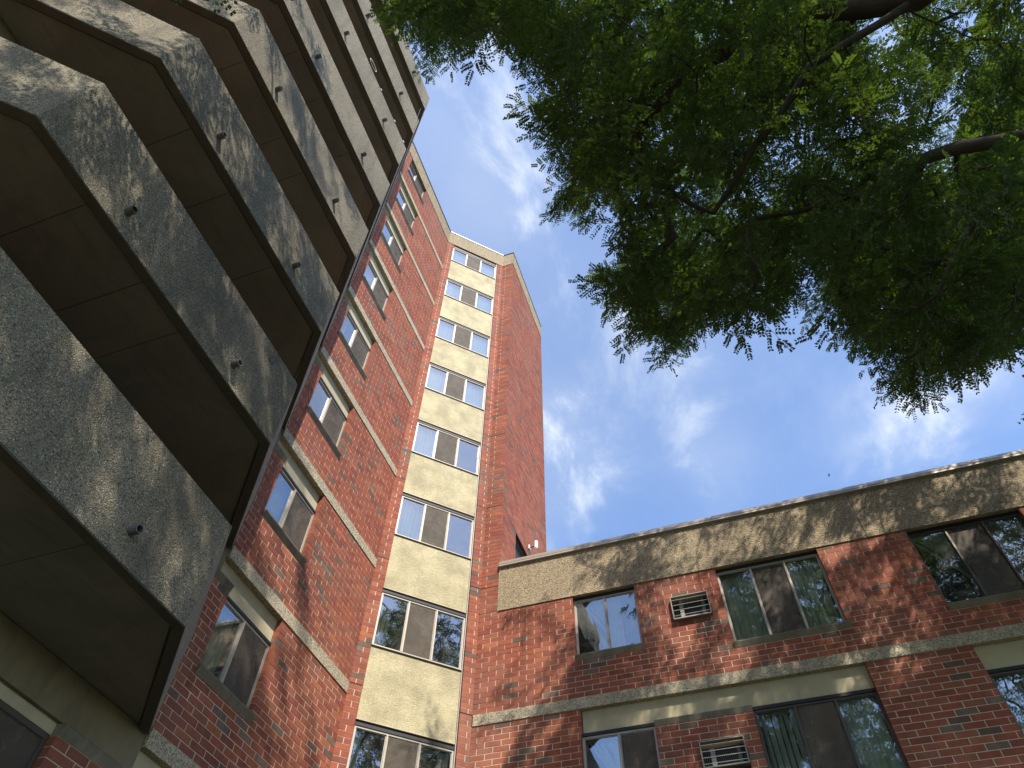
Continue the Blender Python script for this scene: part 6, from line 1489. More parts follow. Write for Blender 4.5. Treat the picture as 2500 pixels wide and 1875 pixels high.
9.3 5.0 9.4 8.2 7.2 12.8 10.9 5.3 13.5 8.2 7.8 11.2 9.6 5.7 8.7 8.6 6.3 12.6 5.7 8.3 9.1 8.6 6.7 10.4 10.6 6.9 14.4 6.8 6.4 10.3
9.4 9.2 10.6 11.2 5.6 14.3 9.7 5.8 9.7 9.9 5.0 9.6 6.3 9.5 8.2 11.4 9.2 15.6 7.2 6.0 10.7 11.5 8.9 12.4 4.7 9.3 8.5 8.4 9.5 12.0
9.7 5.1 12.2 5.5 6.6 9.0 10.8 8.8 11.9 9.4 6.6 13.8 10.3 5.3 10.2 11.1 9.0 13.8 6.7 6.2 9.4 11.3 9.2 13.3 8.2 6.5 8.2 5.6 9.3 8.8
10.5 7.7 13.7 7.9 8.0 13.5 8.9 5.5 10.4 7.2 7.8 11.2 6.1 9.2 10.4 7.4 8.6 12.4 10.4 8.6 14.2 6.6 7.8 10.8 9.1 9.6 10.2 10.6 6.3 13.8
5.8 8.6 8.6 10.2 5.4 9.1 8.5 8.5 10.3 5.9 5.3 9.0 9.3 4.8 14.8 10.5 5.5 15.4 7.4 7.5 13.6 10.3 9.4 8.9 10.4 6.8 9.1 10.6 5.6 13.9
8.7 8.7 14.8 10.0 7.2 14.1 5.3 7.5 9.2 5.9 6.4 11.3 9.7 6.2 15.8 11.4 8.5 14.1 11.0 9.5 12.2 11.0 6.5 8.6 11.0 6.4 9.8 4.7 5.4 8.4
7.5 8.2 11.4 9.0 9.2 9.3 11.5 4.9 12.8 9.9 7.8 15.2 9.0 7.4 13.3 10.4 9.6 14.0 9.6 4.8 9.9 10.3 4.9 14.2 8.8 6.0 16.0 10.6 7.2 15.5
9.8 7.9 13.5 10.8 7.2 12.4 8.6 8.6 12.3 6.2 7.5 9.0 9.6 7.2 11.1 11.3 6.9 9.3 7.1 5.3 12.1 9.1 7.4 15.0 4.9 6.9 8.2 6.6 4.9 9.5
7.0 8.4 9.7 10.3 8.5 10.4 9.9 5.6 12.3 9.9 9.7 14.5 7.9 7.4 12.6 8.9 6.1 14.5 7.1 5.8 10.1 9.5 7.0 10.8 10.9 6.6 9.4 10.6 6.7 14.9
9.8 8.2 8.6 8.6 8.0 8.2 7.2 5.9 12.7 9.4 8.6 9.7 8.1 9.6 9.5 6.2 6.9 10.1 7.2 7.4 11.9 6.5 8.3 10.2 9.1 8.1 8.6 8.6 8.0 12.7
8.9 4.8 11.7 5.8 8.8 8.3 7.8 8.9 8.6 10.7 8.9 14.0 9.4 8.2 15.4 10.2 9.6 12.1 8.7 9.3 16.0 11.2 5.6 15.1 7.4 4.9 13.2 5.5 7.1 9.1
10.1 7.0 11.5 9.9 5.1 15.9 9.3 5.3 9.8 8.6 5.6 15.5 7.3 7.7 8.2 9.8 6.7 9.3 5.0 8.6 8.6 8.3 7.8 9.5 9.0 6.9 11.6 7.6 9.3 12.2
9.9 7.2 9.4 11.2 8.1 8.9 5.0 5.7 9.2 9.5 7.0 10.3 10.7 9.5 14.7 6.6 5.7 12.7 4.4 4.8 8.5 9.2 6.2 15.8 6.5 5.7 11.2 9.2 5.8 9.7
9.2 7.7 10.9 8.3 8.7 10.8 10.3 9.5 15.6 9.3 7.2 11.6 8.8 8.9 10.1 10.3 9.4 10.6 7.0 7.2 9.5 7.2 6.9 11.3 9.4 8.6 12.8 5.8 5.2 8.3
6.9 5.1 12.9 10.3 8.0 9.8 8.4 7.8 10.7 10.9 5.9 9.5 10.4 8.6 15.2 10.6 6.0 13.0 7.9 6.8 12.8 8.5 6.2 10.9 10.8 7.3 14.9 6.7 4.5 8.8
8.2 5.5 15.4 9.4 6.3 15.1 6.1 5.9 10.3 8.1 8.1 12.1 9.5 8.8 8.8 11.0 7.3 13.4 8.7 6.3 9.7 11.3 7.1 14.2 5.9 5.8 10.8 9.4 6.0 16.1
10.1 6.8 10.1 7.1 7.9 8.6 7.6 6.8 9.0 10.8 9.4 15.5 10.5 5.2 15.7 7.9 4.7 10.0 9.3 8.7 9.1 10.2 5.8 14.8 9.9 6.8 14.2 11.3 8.7 9.2
10.1 4.6 15.7 7.5 8.6 11.8 8.9 5.6 11.3 10.9 5.0 15.6 7.6 9.6 9.5 9.8 8.6 11.8 6.8 7.8 9.9 10.3 6.3 8.5 6.1 8.1 8.7 6.9 5.7 13.1
9.3 7.7 14.7 9.2 8.7 11.6 6.8 8.2 9.3 11.0 7.2 9.7 11.3 9.4 8.6 10.3 5.3 14.9 11.1 6.9 13.7 7.2 7.4 13.0 9.8 9.4 13.8 9.2 7.5 13.9
9.3 5.2 13.6 11.3 7.7 9.0 8.7 6.6 14.1 8.7 6.2 9.3 8.4 8.8 15.3 6.4 6.3 11.0 9.7 6.6 11.6 11.2 5.7 8.6 6.6 5.7 8.8 7.8 5.1 9.5
8.6 7.3 9.3 8.8 9.1 8.9 8.4 8.5 13.6 10.9 8.6 11.5 6.9 4.6 9.4 7.9 9.3 8.2 10.1 9.4 14.8 10.8 5.3 9.0 10.9 9.2 16.0 10.0 5.6 12.8
11.4 5.2 15.8 6.1 5.6 8.1 9.7 9.6 8.3 5.2 4.6 9.4 10.6 5.8 8.5 9.3 7.7 8.6 8.6 5.1 13.8 11.1 6.8 9.9 8.1 6.3 12.1 9.3 8.5 13.4
9.8 5.5 10.0 6.0 5.7 9.3 9.3 4.6 15.6 5.4 8.8 10.1 10.6 6.3 9.6 10.6 9.4 12.4 9.2 8.5 14.8 11.0 6.4 15.6 10.6 7.6 10.9 6.6 5.1 9.1
10.4 9.3 14.4 11.2 6.4 14.8 10.7 9.6 11.1 6.5 8.1 12.0 8.9 5.9 10.7 9.2 8.7 13.9 8.1 9.6 13.3 9.8 6.0 14.0 11.3 5.3 11.6 10.1 8.8 12.3
9.0 7.5 8.5 7.8 8.8 12.6 6.1 9.0 11.2 5.1 9.1 8.3 9.8 6.6 14.8 8.7 8.8 16.0 6.2 6.1 11.7 9.7 6.7 15.8 6.9 9.6 12.2 10.9 7.1 15.9
9.2 7.1 12.6 5.4 8.5 8.2 9.6 9.2 14.8 9.4 5.4 10.9 8.6 5.3 12.1 7.8 9.5 13.8 7.2 9.4 9.2 9.3 9.7 11.0 9.0 6.8 9.8 9.7 6.3 8.1
5.4 5.9 10.2 9.5 8.9 13.2 9.6 4.7 16.0 5.9 9.0 9.6 11.3 4.5 9.2 8.5 7.6 8.9 10.5 6.0 10.1 11.3 7.2 9.9 8.3 6.4 11.7 7.1 6.9 8.2
5.3 5.2 9.3 9.3 7.9 12.8 4.6 6.7 8.5 7.2 6.8 12.6 5.1 9.6 8.9 9.4 8.4 8.4 8.4 4.6 11.2 9.1 8.0 11.5 10.6 8.5 15.6 6.8 7.4 11.8
9.8 8.0 10.5 6.6 5.5 9.2 9.6 6.5 12.7 8.3 7.7 14.3 10.4 6.3 16.0 7.7 6.3 11.8 6.7 7.3 11.3 11.3 8.4 15.1 8.7 9.1 12.1 7.5 5.5 11.4
5.6 7.0 10.1 7.4 6.0 9.9 8.9 6.6 13.3 7.0 8.4 10.4 8.7 8.4 10.9 7.1 8.4 10.9 10.6 5.7 9.3 11.0 4.8 11.5 7.2 8.0 9.0 5.3 8.1 8.5
10.1 8.8 8.9 9.2 8.5 10.2 8.8 9.3 14.3 8.5 7.4 15.8 8.4 5.9 9.8 6.9 6.5 9.7 8.2 7.8 15.0 8.3 4.6 9.5 9.9 8.2 9.8 8.7 8.3 11.8
9.1 8.3 9.1 6.0 6.1 9.8 9.2 6.8 8.7 6.3 6.0 8.6 9.5 7.3 9.1 7.5 7.2 10.9 10.1 8.2 11.2 11.2 8.2 15.6 11.1 7.3 10.2 6.2 7.8 10.2
8.0 5.6 11.2 7.5 5.1 10.1 9.8 4.8 13.9 7.1 5.8 12.0 7.6 7.4 10.6 5.8 6.9 9.5 8.3 8.6 11.9 7.4 8.8 11.2 7.5 5.0 11.4 8.3 7.7 10.0
10.8 5.2 8.3 9.6 9.4 12.7 6.3 9.0 9.3 6.8 8.7 9.6 9.5 8.1 8.9 10.8 7.5 14.5 9.3 9.7 13.3 9.8 7.4 10.2 6.9 6.2 11.1 10.7 5.5 14.8
7.3 8.3 8.6 7.3 7.1 12.1 10.6 7.8 9.2 10.7 6.7 16.0 10.0 6.3 12.4 7.5 6.9 8.5 4.9 6.2 8.6 8.7 9.2 11.7 8.6 7.5 13.7 6.5 9.1 9.9
8.7 5.1 9.7 7.2 5.3 10.8 9.4 4.5 9.6 11.5 9.1 8.1 6.4 5.3 12.1 5.3 7.1 9.5 10.6 7.7 8.5 10.7 5.2 11.9 8.3 7.7 15.5 10.9 6.4 13.2
10.5 8.8 9.1 8.8 4.7 15.4 11.3 4.8 13.6 6.7 6.9 9.3 7.4 7.9 10.2 9.1 5.1 11.1 7.8 4.5 9.3 7.5 7.7 9.5 6.0 8.6 11.0 6.9 8.9 9.1""".split()]).reshape(-1, 3)
N_NEAR = 1480                       # tips of the boughs that hang over the court
LIMBS_2 = [
    [[0.6, -4.6, 5.5], [0.3, -3.6, 7.5], [-0.6, -2.4, 9.8], [-1.8, -1.4, 11.8], [-2.8, -0.8, 13.6]],
    [[0.6, -4.6, 5.5], [-0.8, -5.2, 8], [-2.2, -5.6, 10.5], [-3.2, -5.4, 12.5]],
    [[0.6, -4.6, 5.5], [1.6, -5.6, 8], [2.6, -6.6, 10.4], [3.4, -7.4, 12.4]],
    [[0.6, -4.6, 5.5], [0.5, -4.4, 9], [0.3, -4.1, 13], [0.2, -3.9, 17], [0.2, -3.8, 20.5]],
    [[0.5, -4.4, 9], [1.8, -3.4, 11], [3.2, -2.6, 13]],
    [[0.3, -4.1, 13], [-1.2, -3.2, 15.2], [-2.2, -2.4, 17]]]
TIPS_2 = np.array([float(c) for c in """-1.4 -5.0 21.6 0.5 -1.3 13.7 -1.7 -6.6 16.6 -3.3 -3.7 13.4 2.2 -7.9 12.7 -3.3 -4.1 9.7 2.8 -6.8 19.0 3.8 -5.4 20.1 1.6 0.0 17.9 4.2 -3.2 17.1
-3.2 -7.2 17.5 3.3 -4.9 12.8 4.8 -4.0 16.1 -3.0 -2.2 20.6 3.6 -2.1 11.4 -2.0 -5.5 10.8 1.9 -8.1 13.3 -0.5 -5.8 16.8 2.6 -5.4 13.5 3.3 -6.9 17.4
2.0 -6.3 9.7 4.4 -3.3 17.9 0.5 0.7 11.6 4.0 -1.6 15.1 4.5 -4.6 14.6 3.4 -2.2 19.7 2.2 -7.0 12.2 0.6 -4.1 14.9 3.6 -5.8 9.9 5.1 -3.1 18.5
-0.2 0.3 19.0 -0.9 -6.8 20.6 -1.7 -1.8 8.5 -1.7 -1.4 11.2 4.2 -4.6 17.2 -1.1 -1.0 12.8 -2.7 -4.1 11.5 4.7 -5.7 19.1 0.5 -1.3 17.3 1.3 0.6 14.3
-0.5 -6.6 11.6 2.9 -3.6 16.0 3.1 -7.2 12.1 -2.4 -6.6 20.2 -0.1 -2.0 20.2 1.9 -6.1 11.8 1.8 -1.5 8.5 -0.3 -6.7 13.7 4.2 -1.7 19.2 3.3 0.2 14.6
-2.9 -5.8 16.7 -3.3 -2.0 16.3 4.2 -3.2 9.9 0.5 0.5 18.2 -3.8 -1.6 19.4 2.9 -4.5 16.8 2.1 -6.9 19.7 4.6 -6.1 16.0 2.2 -0.9 21.0 0.0 -5.4 17.2
2.6 -8.3 14.6 4.0 -4.5 14.0 -3.0 -1.8 10.2 -2.2 -1.0 13.3 1.8 -3.3 22.4 -2.6 -1.5 14.4 -0.5 -7.2 19.9 2.7 -2.5 14.8 1.6 -4.2 19.7 3.0 -0.8 12.0
4.0 -2.4 17.7 3.1 -5.9 21.1 -3.8 -5.4 19.6 -1.0 -6.0 13.1 4.3 -2.1 16.3 -2.7 -2.5 19.5 -1.0 -7.1 16.3 -1.4 -5.5 9.4 -0.4 0.3 12.7 4.7 -2.4 15.6
-2.3 -0.5 15.0 2.5 -0.6 17.4 3.4 -3.8 20.6 3.3 -1.1 12.8 -0.7 -2.9 17.6 3.5 -7.6 13.7 -0.6 -3.5 22.4 3.8 -4.1 9.9 -3.7 -4.3 19.9 -1.2 -6.0 12.2
-2.2 -6.2 14.7 -3.6 -6.6 12.1 -0.6 -2.7 22.2 3.4 -2.5 18.4 4.7 -5.7 16.9 1.2 -7.0 20.1 -1.0 -1.5 8.9 -2.8 -1.8 18.5 1.7 -0.6 19.4 -2.7 -0.4 16.2
-1.6 -0.8 19.7 -2.5 -0.8 18.6 4.1 -1.0 15.7 -1.1 -8.4 14.8 2.0 -7.9 15.2 0.2 -8.1 17.6 -0.1 -4.1 12.2 -1.0 -7.0 18.3 -3.9 -7.0 16.2 -3.1 -5.2 10.6
3.4 -5.5 15.2 1.1 -8.7 18.0 -3.1 -1.2 13.8 -2.1 -6.5 9.1 1.3 -7.8 15.7 2.2 -2.0 16.4 4.5 -4.6 19.7 -1.7 -5.2 22.3 3.7 -4.1 19.3 -3.1 -0.7 11.8
-2.2 -1.3 15.6 0.2 -4.0 20.9 1.3 -6.8 12.8 1.8 -6.2 15.0 -2.0 -3.5 9.3 1.5 -6.2 17.2 -2.7 -7.1 11.8 2.1 -4.5 13.1 3.4 -7.1 18.4 -0.1 -4.5 15.3
0.5 -5.6 21.6 4.4 -3.2 13.4 -1.0 -4.5 15.9 -1.2 -0.9 10.9 1.6 -7.9 18.9 -0.1 -2.6 17.6 0.6 -2.5 20.9 3.3 -2.9 14.4 5.1 -5.5 15.7 3.0 -1.7 20.9
5.0 -4.0 19.2 -3.5 -3.8 12.7 -0.6 -3.7 12.7 3.8 -5.3 13.9 -2.9 -2.6 14.7 2.0 -1.3 10.4 -2.8 -6.7 19.6 2.7 -4.7 18.2 0.2 -6.5 16.4 1.3 0.8 19.0
-1.1 -7.5 11.1 5.2 -3.1 14.6 -1.3 -7.8 14.0 0.4 1.1 14.5 2.7 -4.8 15.1 1.5 -5.9 13.1 3.8 -5.1 16.9 3.8 -0.6 13.2 -2.1 -4.3 20.5 2.2 -4.5 11.7
-2.2 -3.8 21.8 3.2 -2.9 19.4 1.4 -6.9 16.6 -3.6 -3.0 13.8 1.8 -1.1 13.5 4.0 -6.7 18.7 -0.7 -1.7 7.8 5.3 -2.6 16.4 4.8 -3.3 15.9 -3.0 -7.5 15.1
3.5 -3.8 13.3 -1.9 -5.0 8.3 1.8 -4.0 15.1 3.2 -5.9 18.7 -2.1 -5.8 16.8 1.8 -6.0 19.4 1.8 -1.0 20.3 3.8 -6.6 15.4 -2.1 -1.9 11.4 -0.1 0.3 12.1
-1.7 -3.4 13.5 3.7 -4.6 9.5 -2.7 -3.0 13.6 -1.4 -7.1 14.8 0.1 -0.0 16.4 -1.8 -5.9 18.6 5.0 -2.2 15.0 2.8 -1.8 11.5 2.4 -6.6 16.2 1.8 0.9 13.9
1.7 -2.4 21.0 2.9 -4.7 13.9 -1.1 -0.5 13.7 -3.5 -7.3 18.7 3.0 -0.3 15.1 0.8 -7.4 12.8 -2.7 -5.4 17.3 2.5 -5.3 11.6 3.7 -2.5 16.7 1.1 -1.9 7.8
0.5 -0.0 14.0 -3.0 -7.0 12.4 1.1 -7.7 13.9 2.5 -3.9 14.5 -2.0 -0.2 13.4 -2.0 -2.6 15.9 1.8 -3.5 19.9 1.1 -8.2 15.0 -2.6 -7.9 17.2 3.7 -1.1 14.5
-1.6 -4.6 17.8 -1.8 -6.7 12.3 2.4 -0.1 16.2 -3.0 -3.7 15.5 0.8 -6.1 13.4 2.6 -6.4 19.6 3.4 -1.8 14.0 3.8 -7.4 15.8 -1.9 -4.5 10.5 -2.4 -1.5 20.8
-2.1 -7.3 14.2 -0.6 -4.5 22.7 0.7 -7.9 11.1 4.1 -1.8 13.2 0.2 -0.8 19.6 2.7 -6.6 12.5 -2.2 -3.5 12.4 0.5 -6.6 14.7 -3.2 -3.5 10.7 0.3 -7.6 13.5
-0.6 -0.4 15.3 -1.8 -2.2 12.8 4.7 -5.4 17.6 -1.9 -6.2 17.6 5.4 -3.5 16.5 -0.7 -6.4 9.1 -2.8 -2.4 11.4 0.8 1.2 18.7 -0.4 0.6 19.8 -2.5 -3.0 12.8
-3.3 -3.0 15.3 3.5 -2.1 12.4 4.3 -2.2 18.6 -0.7 -7.3 14.2 0.5 -1.6 18.0 -0.6 -0.2 11.6 -2.2 -3.0 10.9 -3.5 -7.6 14.2 -0.3 0.1 13.6 -0.5 -0.7 16.1
-0.1 -1.4 12.6 -3.0 -6.8 11.2 0.6 -1.9 11.3 -2.0 -6.7 9.8 -3.0 -6.5 14.6 4.3 -3.8 20.4 -1.0 -6.4 18.9 -1.6 -5.7 16.2 2.5 -2.6 12.3 2.4 -0.6 10.1
-0.4 -3.6 14.7 0.3 -8.2 14.8 -0.8 -0.6 20.6 -0.5 -0.6 21.4 -0.6 -7.5 12.3 2.2 -2.3 20.3 -3.5 -3.3 16.2 4.2 -2.5 11.1 -2.5 -4.5 22.0 -3.4 -5.5 18.6
3.4 -0.0 16.7 -2.7 -5.1 12.8 -0.0 -4.2 11.1 4.3 -4.7 15.4 -3.8 -7.0 14.6 4.0 -2.8 20.2 0.1 -1.8 9.6 4.6 -4.8 10.7 -0.9 -3.0 21.4 3.8 -0.8 17.7
2.2 -7.1 15.6 4.2 -7.0 17.3 -0.4 -6.8 19.2 4.0 -2.9 11.7 2.4 -5.5 10.6 4.0 -0.2 15.4 2.4 -5.7 8.4 3.9 -7.8 14.9 -2.5 -1.9 19.9 3.0 -7.1 19.8
-2.9 -3.4 12.1 0.9 -8.8 18.8 -2.1 -7.3 12.6 1.7 -8.3 12.4 3.7 -3.9 10.7 0.6 -8.2 13.1 -2.4 -6.1 11.0 -3.5 -6.1 12.9 2.8 -2.7 17.6 2.5 -7.3 14.2
-1.9 -4.7 9.5 1.1 -2.7 7.7 -1.2 -6.7 10.2 -0.5 -5.8 15.2 -0.6 -8.7 18.3 -3.0 -3.1 18.6 1.8 -6.4 20.8 -0.0 -1.2 8.8 -3.8 -6.2 17.7 -2.0 -6.4 15.9
-1.9 -1.2 14.6 3.3 -4.4 15.5 0.1 -8.3 18.4 1.2 -2.9 13.1 0.2 0.1 17.1 -3.1 -1.5 15.2 -1.4 0.3 18.0 2.1 -6.8 17.9 -1.0 0.1 13.0 -0.6 -0.6 9.5
4.6 -4.9 11.5 4.2 -1.2 18.1 -0.1 -1.7 19.2 -1.0 -3.7 9.8 2.5 -7.8 11.4 -0.9 -5.6 15.8 1.8 -7.6 19.5 0.2 -9.1 14.1 -0.1 0.4 11.1 3.0 -2.0 10.8
-1.6 -8.2 15.5 -1.1 -4.0 19.4 1.6 -4.4 16.3 3.5 -1.7 16.9 -3.9 -3.3 18.1 2.9 -7.9 18.6 3.3 -4.0 14.1 -1.2 -8.0 10.3 1.9 -5.7 18.1 2.9 -2.9 16.3
-3.7 -1.2 16.6 0.2 -3.3 19.2 3.8 -3.3 15.1 -1.6 -6.5 20.6 -2.1 -7.8 14.9 4.4 -6.0 14.2 2.0 1.0 17.1 -3.2 -4.6 19.0 -3.4 -6.7 16.7 0.4 -7.2 21.2
1.3 -4.1 17.1 -1.6 -7.7 11.6 -2.8 -0.1 13.2 -0.2 -7.0 21.8 -0.5 -0.2 17.7 1.8 -6.7 21.7 3.5 -2.8 12.7 -2.3 -5.8 12.1 0.5 -0.8 21.9 1.5 -7.5 10.6
2.9 -6.3 9.7 0.8 -4.4 21.4 0.8 0.6 19.6 0.5 -0.2 20.6 0.4 -0.1 10.0 -3.4 -1.2 11.1 0.3 -7.1 18.7 1.2 -5.6 19.2 0.3 -7.1 13.9 0.7 0.3 13.0
-0.1 -0.9 13.6 5.1 -4.9 14.2 -3.9 -2.6 18.4 0.5 -2.1 8.7 -0.2 -5.0 13.6 -3.4 -4.9 12.6 -2.4 -3.6 10.0 -1.0 -1.6 11.6 -0.9 -6.0 11.4 -1.7 -5.3 20.9
-3.2 -0.8 19.5 -1.3 -7.0 13.5 0.5 -3.7 10.2 -1.0 -4.0 15.3 -0.9 -1.9 21.9 0.3 -0.6 17.0 1.8 -2.2 7.9 -0.2 -5.7 8.2 2.1 -5.7 20.8 1.9 -1.8 19.1
-2.3 -3.7 19.3 -0.9 -5.3 8.9 1.2 -0.6 17.9 3.5 -6.2 16.7 0.7 -6.8 10.9 1.8 -2.5 19.0 -1.8 -5.4 12.4 2.4 -1.3 12.9 -1.5 -2.1 18.4 0.5 -4.6 16.1
-3.1 -0.7 12.5 -1.2 -4.9 20.4 -0.6 -2.0 11.1 1.6 -5.5 14.7 2.9 -7.8 16.8 -0.9 -2.1 17.7 0.1 -1.2 20.2 -2.9 -6.0 20.3 -1.4 -1.9 20.2 2.3 -0.9 10.9
-2.5 -3.3 14.9 -0.9 -5.1 12.1 0.3 -7.0 19.6 0.3 -3.6 21.7 3.1 -8.1 13.9 1.7 -3.9 18.9 1.1 -3.5 13.7 -0.6 -0.9 17.2 2.9 -3.8 21.7 4.0 -1.1 16.7
0.2 -6.2 12.1 -1.9 -0.1 20.0 4.0 -4.4 16.4 3.4 -4.5 21.4 0.6 -1.8 20.8 1.3 -6.9 14.9 4.8 -5.1 12.7 3.2 -2.9 15.4 4.8 -4.3 18.2 -1.1 -8.7 12.5""".split()]).reshape(-1, 3)
rs = np.random.default_rng(8)


# foliage: pinnate leaves in flat alternating sprays; leaflets are small rhombs
def spray(rg, fine=True):
    """one twig, about 0.5 m long, in the x-y plane along +x; returns leaflet quads and stalks"""
    quads, stems = [], []
    L_ = rg.uniform(0.38, 0.55)
    bend = rg.uniform(-0.25, 0.25)
    n = rg.integers(8, 12)
    tw = lambda s: np.array([L_ * s, bend * L_ * s * s, -0.10 * L_ * s * s])
    stems.append((tw(0), tw(0.5), tw(1.0), 0.0030))
    az = np.array([0, 0, 1.0])
    for i in range(n):
        s = 0.06 + 0.94 * (i + rg.uniform(-0.3, 0.3)) / (n - 1)
        o = tw(min(max(s, 0), 1))
        side = 0 if i == n - 1 else (1 if i % 2 else -1)
        ang = side * rg.uniform(0.6, 1.15) + bend * s
        ll = rg.uniform(0.12, 0.20) * (1.0 - 0.25 * abs(s - 0.45))
        droop = rg.uniform(0.1, 0.65)
        roll = rg.uniform(-0.5, 0.5)
        ax = np.array([math.cos(ang), math.sin(ang), 0.0])
        ay = np.array([-math.sin(ang), math.cos(ang), 0.0])
        ay = ay * math.cos(roll) + az * math.sin(roll)
        m_ = rg.integers(6, 9) if fine else 3
        rach = lambda q: o + ax * ll * q - az * droop * ll * q * q
        stems.append((rach(0), rach(0.5), rach(1.0), 0.0016))
        for j in range(m_):
            q = 0.14 + 0.86 * j / (m_ - 1)
            c = rach(q)
            for sd in (-1, 1):
                l2 = rg.uniform(0.034, 0.050) * (1.0 - 0.3 * abs(q - 0.5)) * (1.0 if fine else 1.45)
                fw = rg.uniform(0.45, 0.75)
                dirv = ax * math.sin(fw) + ay * sd * math.cos(fw) - az * rg.uniform(0.0, 0.5)
                dirv /= np.linalg.norm(dirv)
                wv = np.cross(dirv, az + 0.3 * rg.normal(size=3))
                wv /= np.linalg.norm(wv)
                hw = l2 * (0.29 if fine else 0.42)
                quads.append((c, c + dirv * l2 * 0.5 + wv * hw, c + dirv * l2, c + dirv * l2 * 0.5 - wv * hw))
    return np.array(quads), stems


TEMPL = [spray(rs) for _ in range(14)]
TEMPL_FAR = [spray(rs, False) for _ in range(8)]


def quad_mesh(name, co, mat, parent):
    n = len(co) // 4
    me = bpy.data.meshes.new(name)
    me.vertices.add(n * 4)
    me.vertices.foreach_set('co', co.astype(np.float32).ravel())
    me.loops.add(n * 4)
    me.loops.foreach_set('vertex_index', np.arange(n * 4, dtype=np.int32))
    me.polygons.add(n)
    me.polygons.foreach_set('loop_start', np.arange(n, dtype=np.int32) * 4)
    me.polygons.foreach_set('loop_total', np.full(n, 4, np.int32))
    me.materials.append(M[mat])
    me.update(calc_edges=True)
    tag(link(name, me, parent), kind='stuff')
    return n


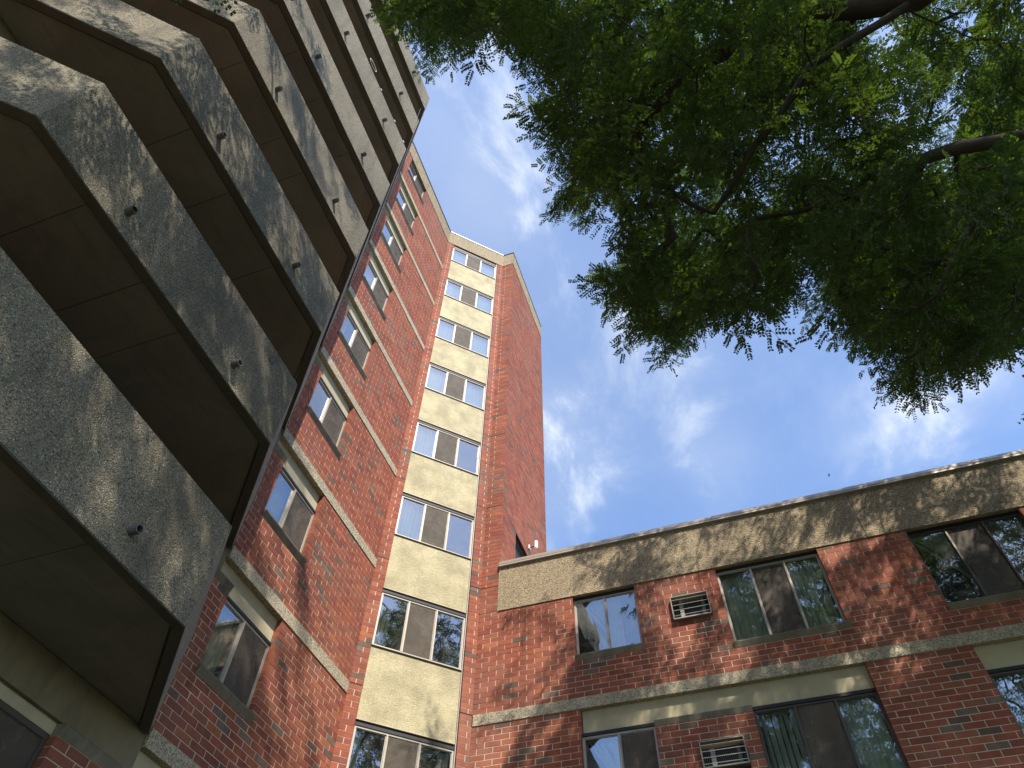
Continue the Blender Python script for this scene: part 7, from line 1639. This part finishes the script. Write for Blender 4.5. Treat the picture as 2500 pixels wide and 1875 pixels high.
def grow_tree(label, trunk_pts, limbs, tips, n_near, r_base):
    tree = thing('honey_locust_tree', label, 'tree', (trunk_pts[0][0], trunk_pts[0][1], 0))
    nodes, par, own = [], [], []

    def add_node(p, parent_i, limb):
        nodes.append(np.array(p, float))
        par.append(parent_i)
        own.append(limb)
        return len(nodes) - 1

    last = -1
    for p in trunk_pts:
        last = add_node(p, last, 0)
    for li, limb in enumerate(limbs, 1):
        p0 = np.array(limb[0])
        cand = int(np.argmin(np.linalg.norm(np.array(nodes) - p0, axis=1)))
        cur = cand
        pts = [np.array(nodes[cand])] + [np.array(p) for p in limb[1:]]
        for a in range(len(pts) - 1):          # smooth polyline through the control points
            q0, q1, q2 = pts[max(a - 1, 0)], pts[a], pts[a + 1]
            q3 = pts[min(a + 2, len(pts) - 1)]
            n = max(1, int(np.linalg.norm(q2 - q1) / 0.35))
            for s in range(1, n + 1):
                t = s / n
                q = 0.5 * ((2 * q1) + (-q0 + q2) * t + (2 * q0 - 5 * q1 + 4 * q2 - q3) * t * t + (-q0 + 3 * q1 - 3 * q2 + q3) * t ** 3)
                if s < n:
                    q = q + rs.normal(0, 0.02, 3)
                cur = add_node(q, cur, li)
    base_n = len(nodes)
    cap_n = base_n + 16000
    P_ = np.zeros((cap_n, 3))
    P_[:base_n] = np.array(nodes)
    cnt = base_n
    dmin = np.array([np.linalg.norm(P_[:base_n] - t, axis=1).min() for t in tips])
    order = np.argsort(dmin)
    tip_dir, tip_node = np.zeros_like(tips), np.zeros(len(tips), int)
    deg = np.zeros(cap_n)
    for ti in order:
        t = tips[ti]
        dd = np.linalg.norm(t - P_[:cnt], axis=1)
        j = int(np.argmin(dd + 0.12 * deg[:cnt] + (np.arange(cnt) < 5) * 4.0))
        a = P_[j].copy()
        deg[j] += 1
        L_ = np.linalg.norm(t - a)
        n = max(2, int(L_ / 0.30))
        # leave along the parent's direction, then bend up and over to the tip
        pd = P_[j] - P_[par[j]] if par[j] >= 0 else np.array([0, 0, 1.0])
        pd = pd / (np.linalg.norm(pd) + 1e-9)
        c = a + (t - a) * 0.45 + pd * L_ * 0.22 + np.array([0, 0, 0.10 * L_])
        prev = j
        for s in range(1, n + 1):
            w = s / n
            q = a * (1 - w) ** 2 + c * 2 * w * (1 - w) + t * w * w
            if s < n:
                q = q + rs.normal(0, 0.022, 3)
            P_[cnt] = q
            par.append(prev)
            own.append(own[j])
            prev = cnt
            cnt += 1
        tip_node[ti] = prev
        d = P_[prev] - P_[par[prev]]
        tip_dir[ti] = d / (np.linalg.norm(d) + 1e-9)
    wgt = np.zeros(cnt)
    wgt[tip_node] += 1
    kids = [[] for _ in range(cnt)]
    for i in range(cnt - 1, 0, -1):
        if not wgt[i]:
            wgt[i] = 0.5
        wgt[par[i]] += wgt[i]
    for i in range(1, cnt):
        kids[par[i]].append(i)
    rad = np.minimum(0.0060 * np.power(wgt, 0.485), r_base * 0.75)
    rad[0], rad[1] = r_base, r_base * 0.78
    meshes = {}
    stack = [(0, -1)]
    while stack:
        s, p = stack.pop()
        chain = ([p] if p >= 0 else []) + [s]
        cur = s
        while kids[cur]:
            ks = sorted(kids[cur], key=lambda q: -wgt[q])
            for o_ in ks[1:]:
                stack.append((o_, cur))
            cur = ks[0]
            chain.append(cur)
        if len(chain) < 2:
            continue
        r = [rad[q] for q in chain]
        if p >= 0:
            r[0] = min(rad[p] * 0.9, r[1] * 1.25)
        big = max(r)
        key = own[chain[-1]] if big > 0.03 else -1
        if p < 0:
            key = 0
        seg = 12 if big > 0.08 else (7 if big > 0.03 else (5 if big > 0.014 else 3))
        meshes.setdefault(key, MB()).tube([P_[q] for q in chain], r, seg, cap=False)
    for key, mb in sorted(meshes.items()):
        nm = 'trunk' if key == 0 else ('twigs' if key == -1 else 'limb')
        o_ = mb.build(nm, 'bark', tree, smooth=True, fix=False)
        if key == -1:
            tag(o_, kind='stuff')
    all_q, sv = [], []
    for ti in range(len(tips)):
        p, d = tips[ti], tip_dir[ti]
        near = ti < n_near
        tm = TEMPL if near else TEMPL_FAR
        for s in range(3 if near else 3):
            qd, st = tm[rs.integers(len(tm))]
            # sprays leave the shoot to both sides, nearly level, a few of them hanging
            yaw = math.atan2(d[1], d[0]) + rs.normal(0, 0.9)
            pitch = rs.normal(-0.12, 0.30)
            roll = rs.normal(0, 0.35)
            cy, sy, cp, sp, cr, sr = math.cos(yaw), math.sin(yaw), math.cos(pitch), math.sin(pitch), math.cos(roll), math.sin(roll)
            Rm = np.array([[cy, -sy, 0], [sy, cy, 0], [0, 0, 1]]) @ np.array([[cp, 0, -sp], [0, 1, 0], [sp, 0, cp]]) @ np.array([[1, 0, 0], [0, cr, -sr], [0, sr, cr]])
            sc = rs.uniform(0.85, 1.15)
            o = p - d * rs.uniform(0, 0.28) + rs.normal(0, 0.05, 3) - Rm[:, 0] * 0.10
            all_q.append((qd.reshape(-1, 3) @ Rm.T) * sc + o)
            for (a, b, c, r) in (st[::2] if near else st[:1]):
                a, b, c = Rm @ a * sc + o, Rm @ b * sc + o, Rm @ c * sc + o
                w = np.cross(c - a, [0.3, 0.2, 1.0])
                w = w / (np.linalg.norm(w) + 1e-9) * r
                sv += [a - w, a + w, b + w * 0.8, b - w * 0.8, b - w * 0.8, b + w * 0.8, c + w * 0.4, c - w * 0.4]
    n1 = quad_mesh('foliage', np.concatenate(all_q), 'leaf', tree)
    n2 = quad_mesh('leaf_stalks', np.array(sv), 'bark', tree)
    print('tree', len(tips), 'leaflets', n1, 'stalks', n2)


grow_tree('large honey locust tree with feathery dark green leaves spreading over the court, against the sky',
          [(5.06, 0.72, 0.0), (5.03, 0.75, 1.2), (5.0, 0.8, 2.8), (5.02, 0.78, 4.6), (5.0, 0.8, 6.8)], LIMBS, TIPS, N_NEAR, 0.36)
grow_tree('second honey locust tree out of view, casting leaf shade over the grey balconies',
          [(0.65, -4.7, 0.0), (0.62, -4.66, 1.3), (0.6, -4.62, 3.0), (0.6, -4.6, 5.5)], LIMBS_2, TIPS_2, 0, 0.30)
print('objects', len(bpy.data.objects), 'tris', sum(len(o.data.polygons) * 2 for o in bpy.data.objects if o.type == 'MESH'))
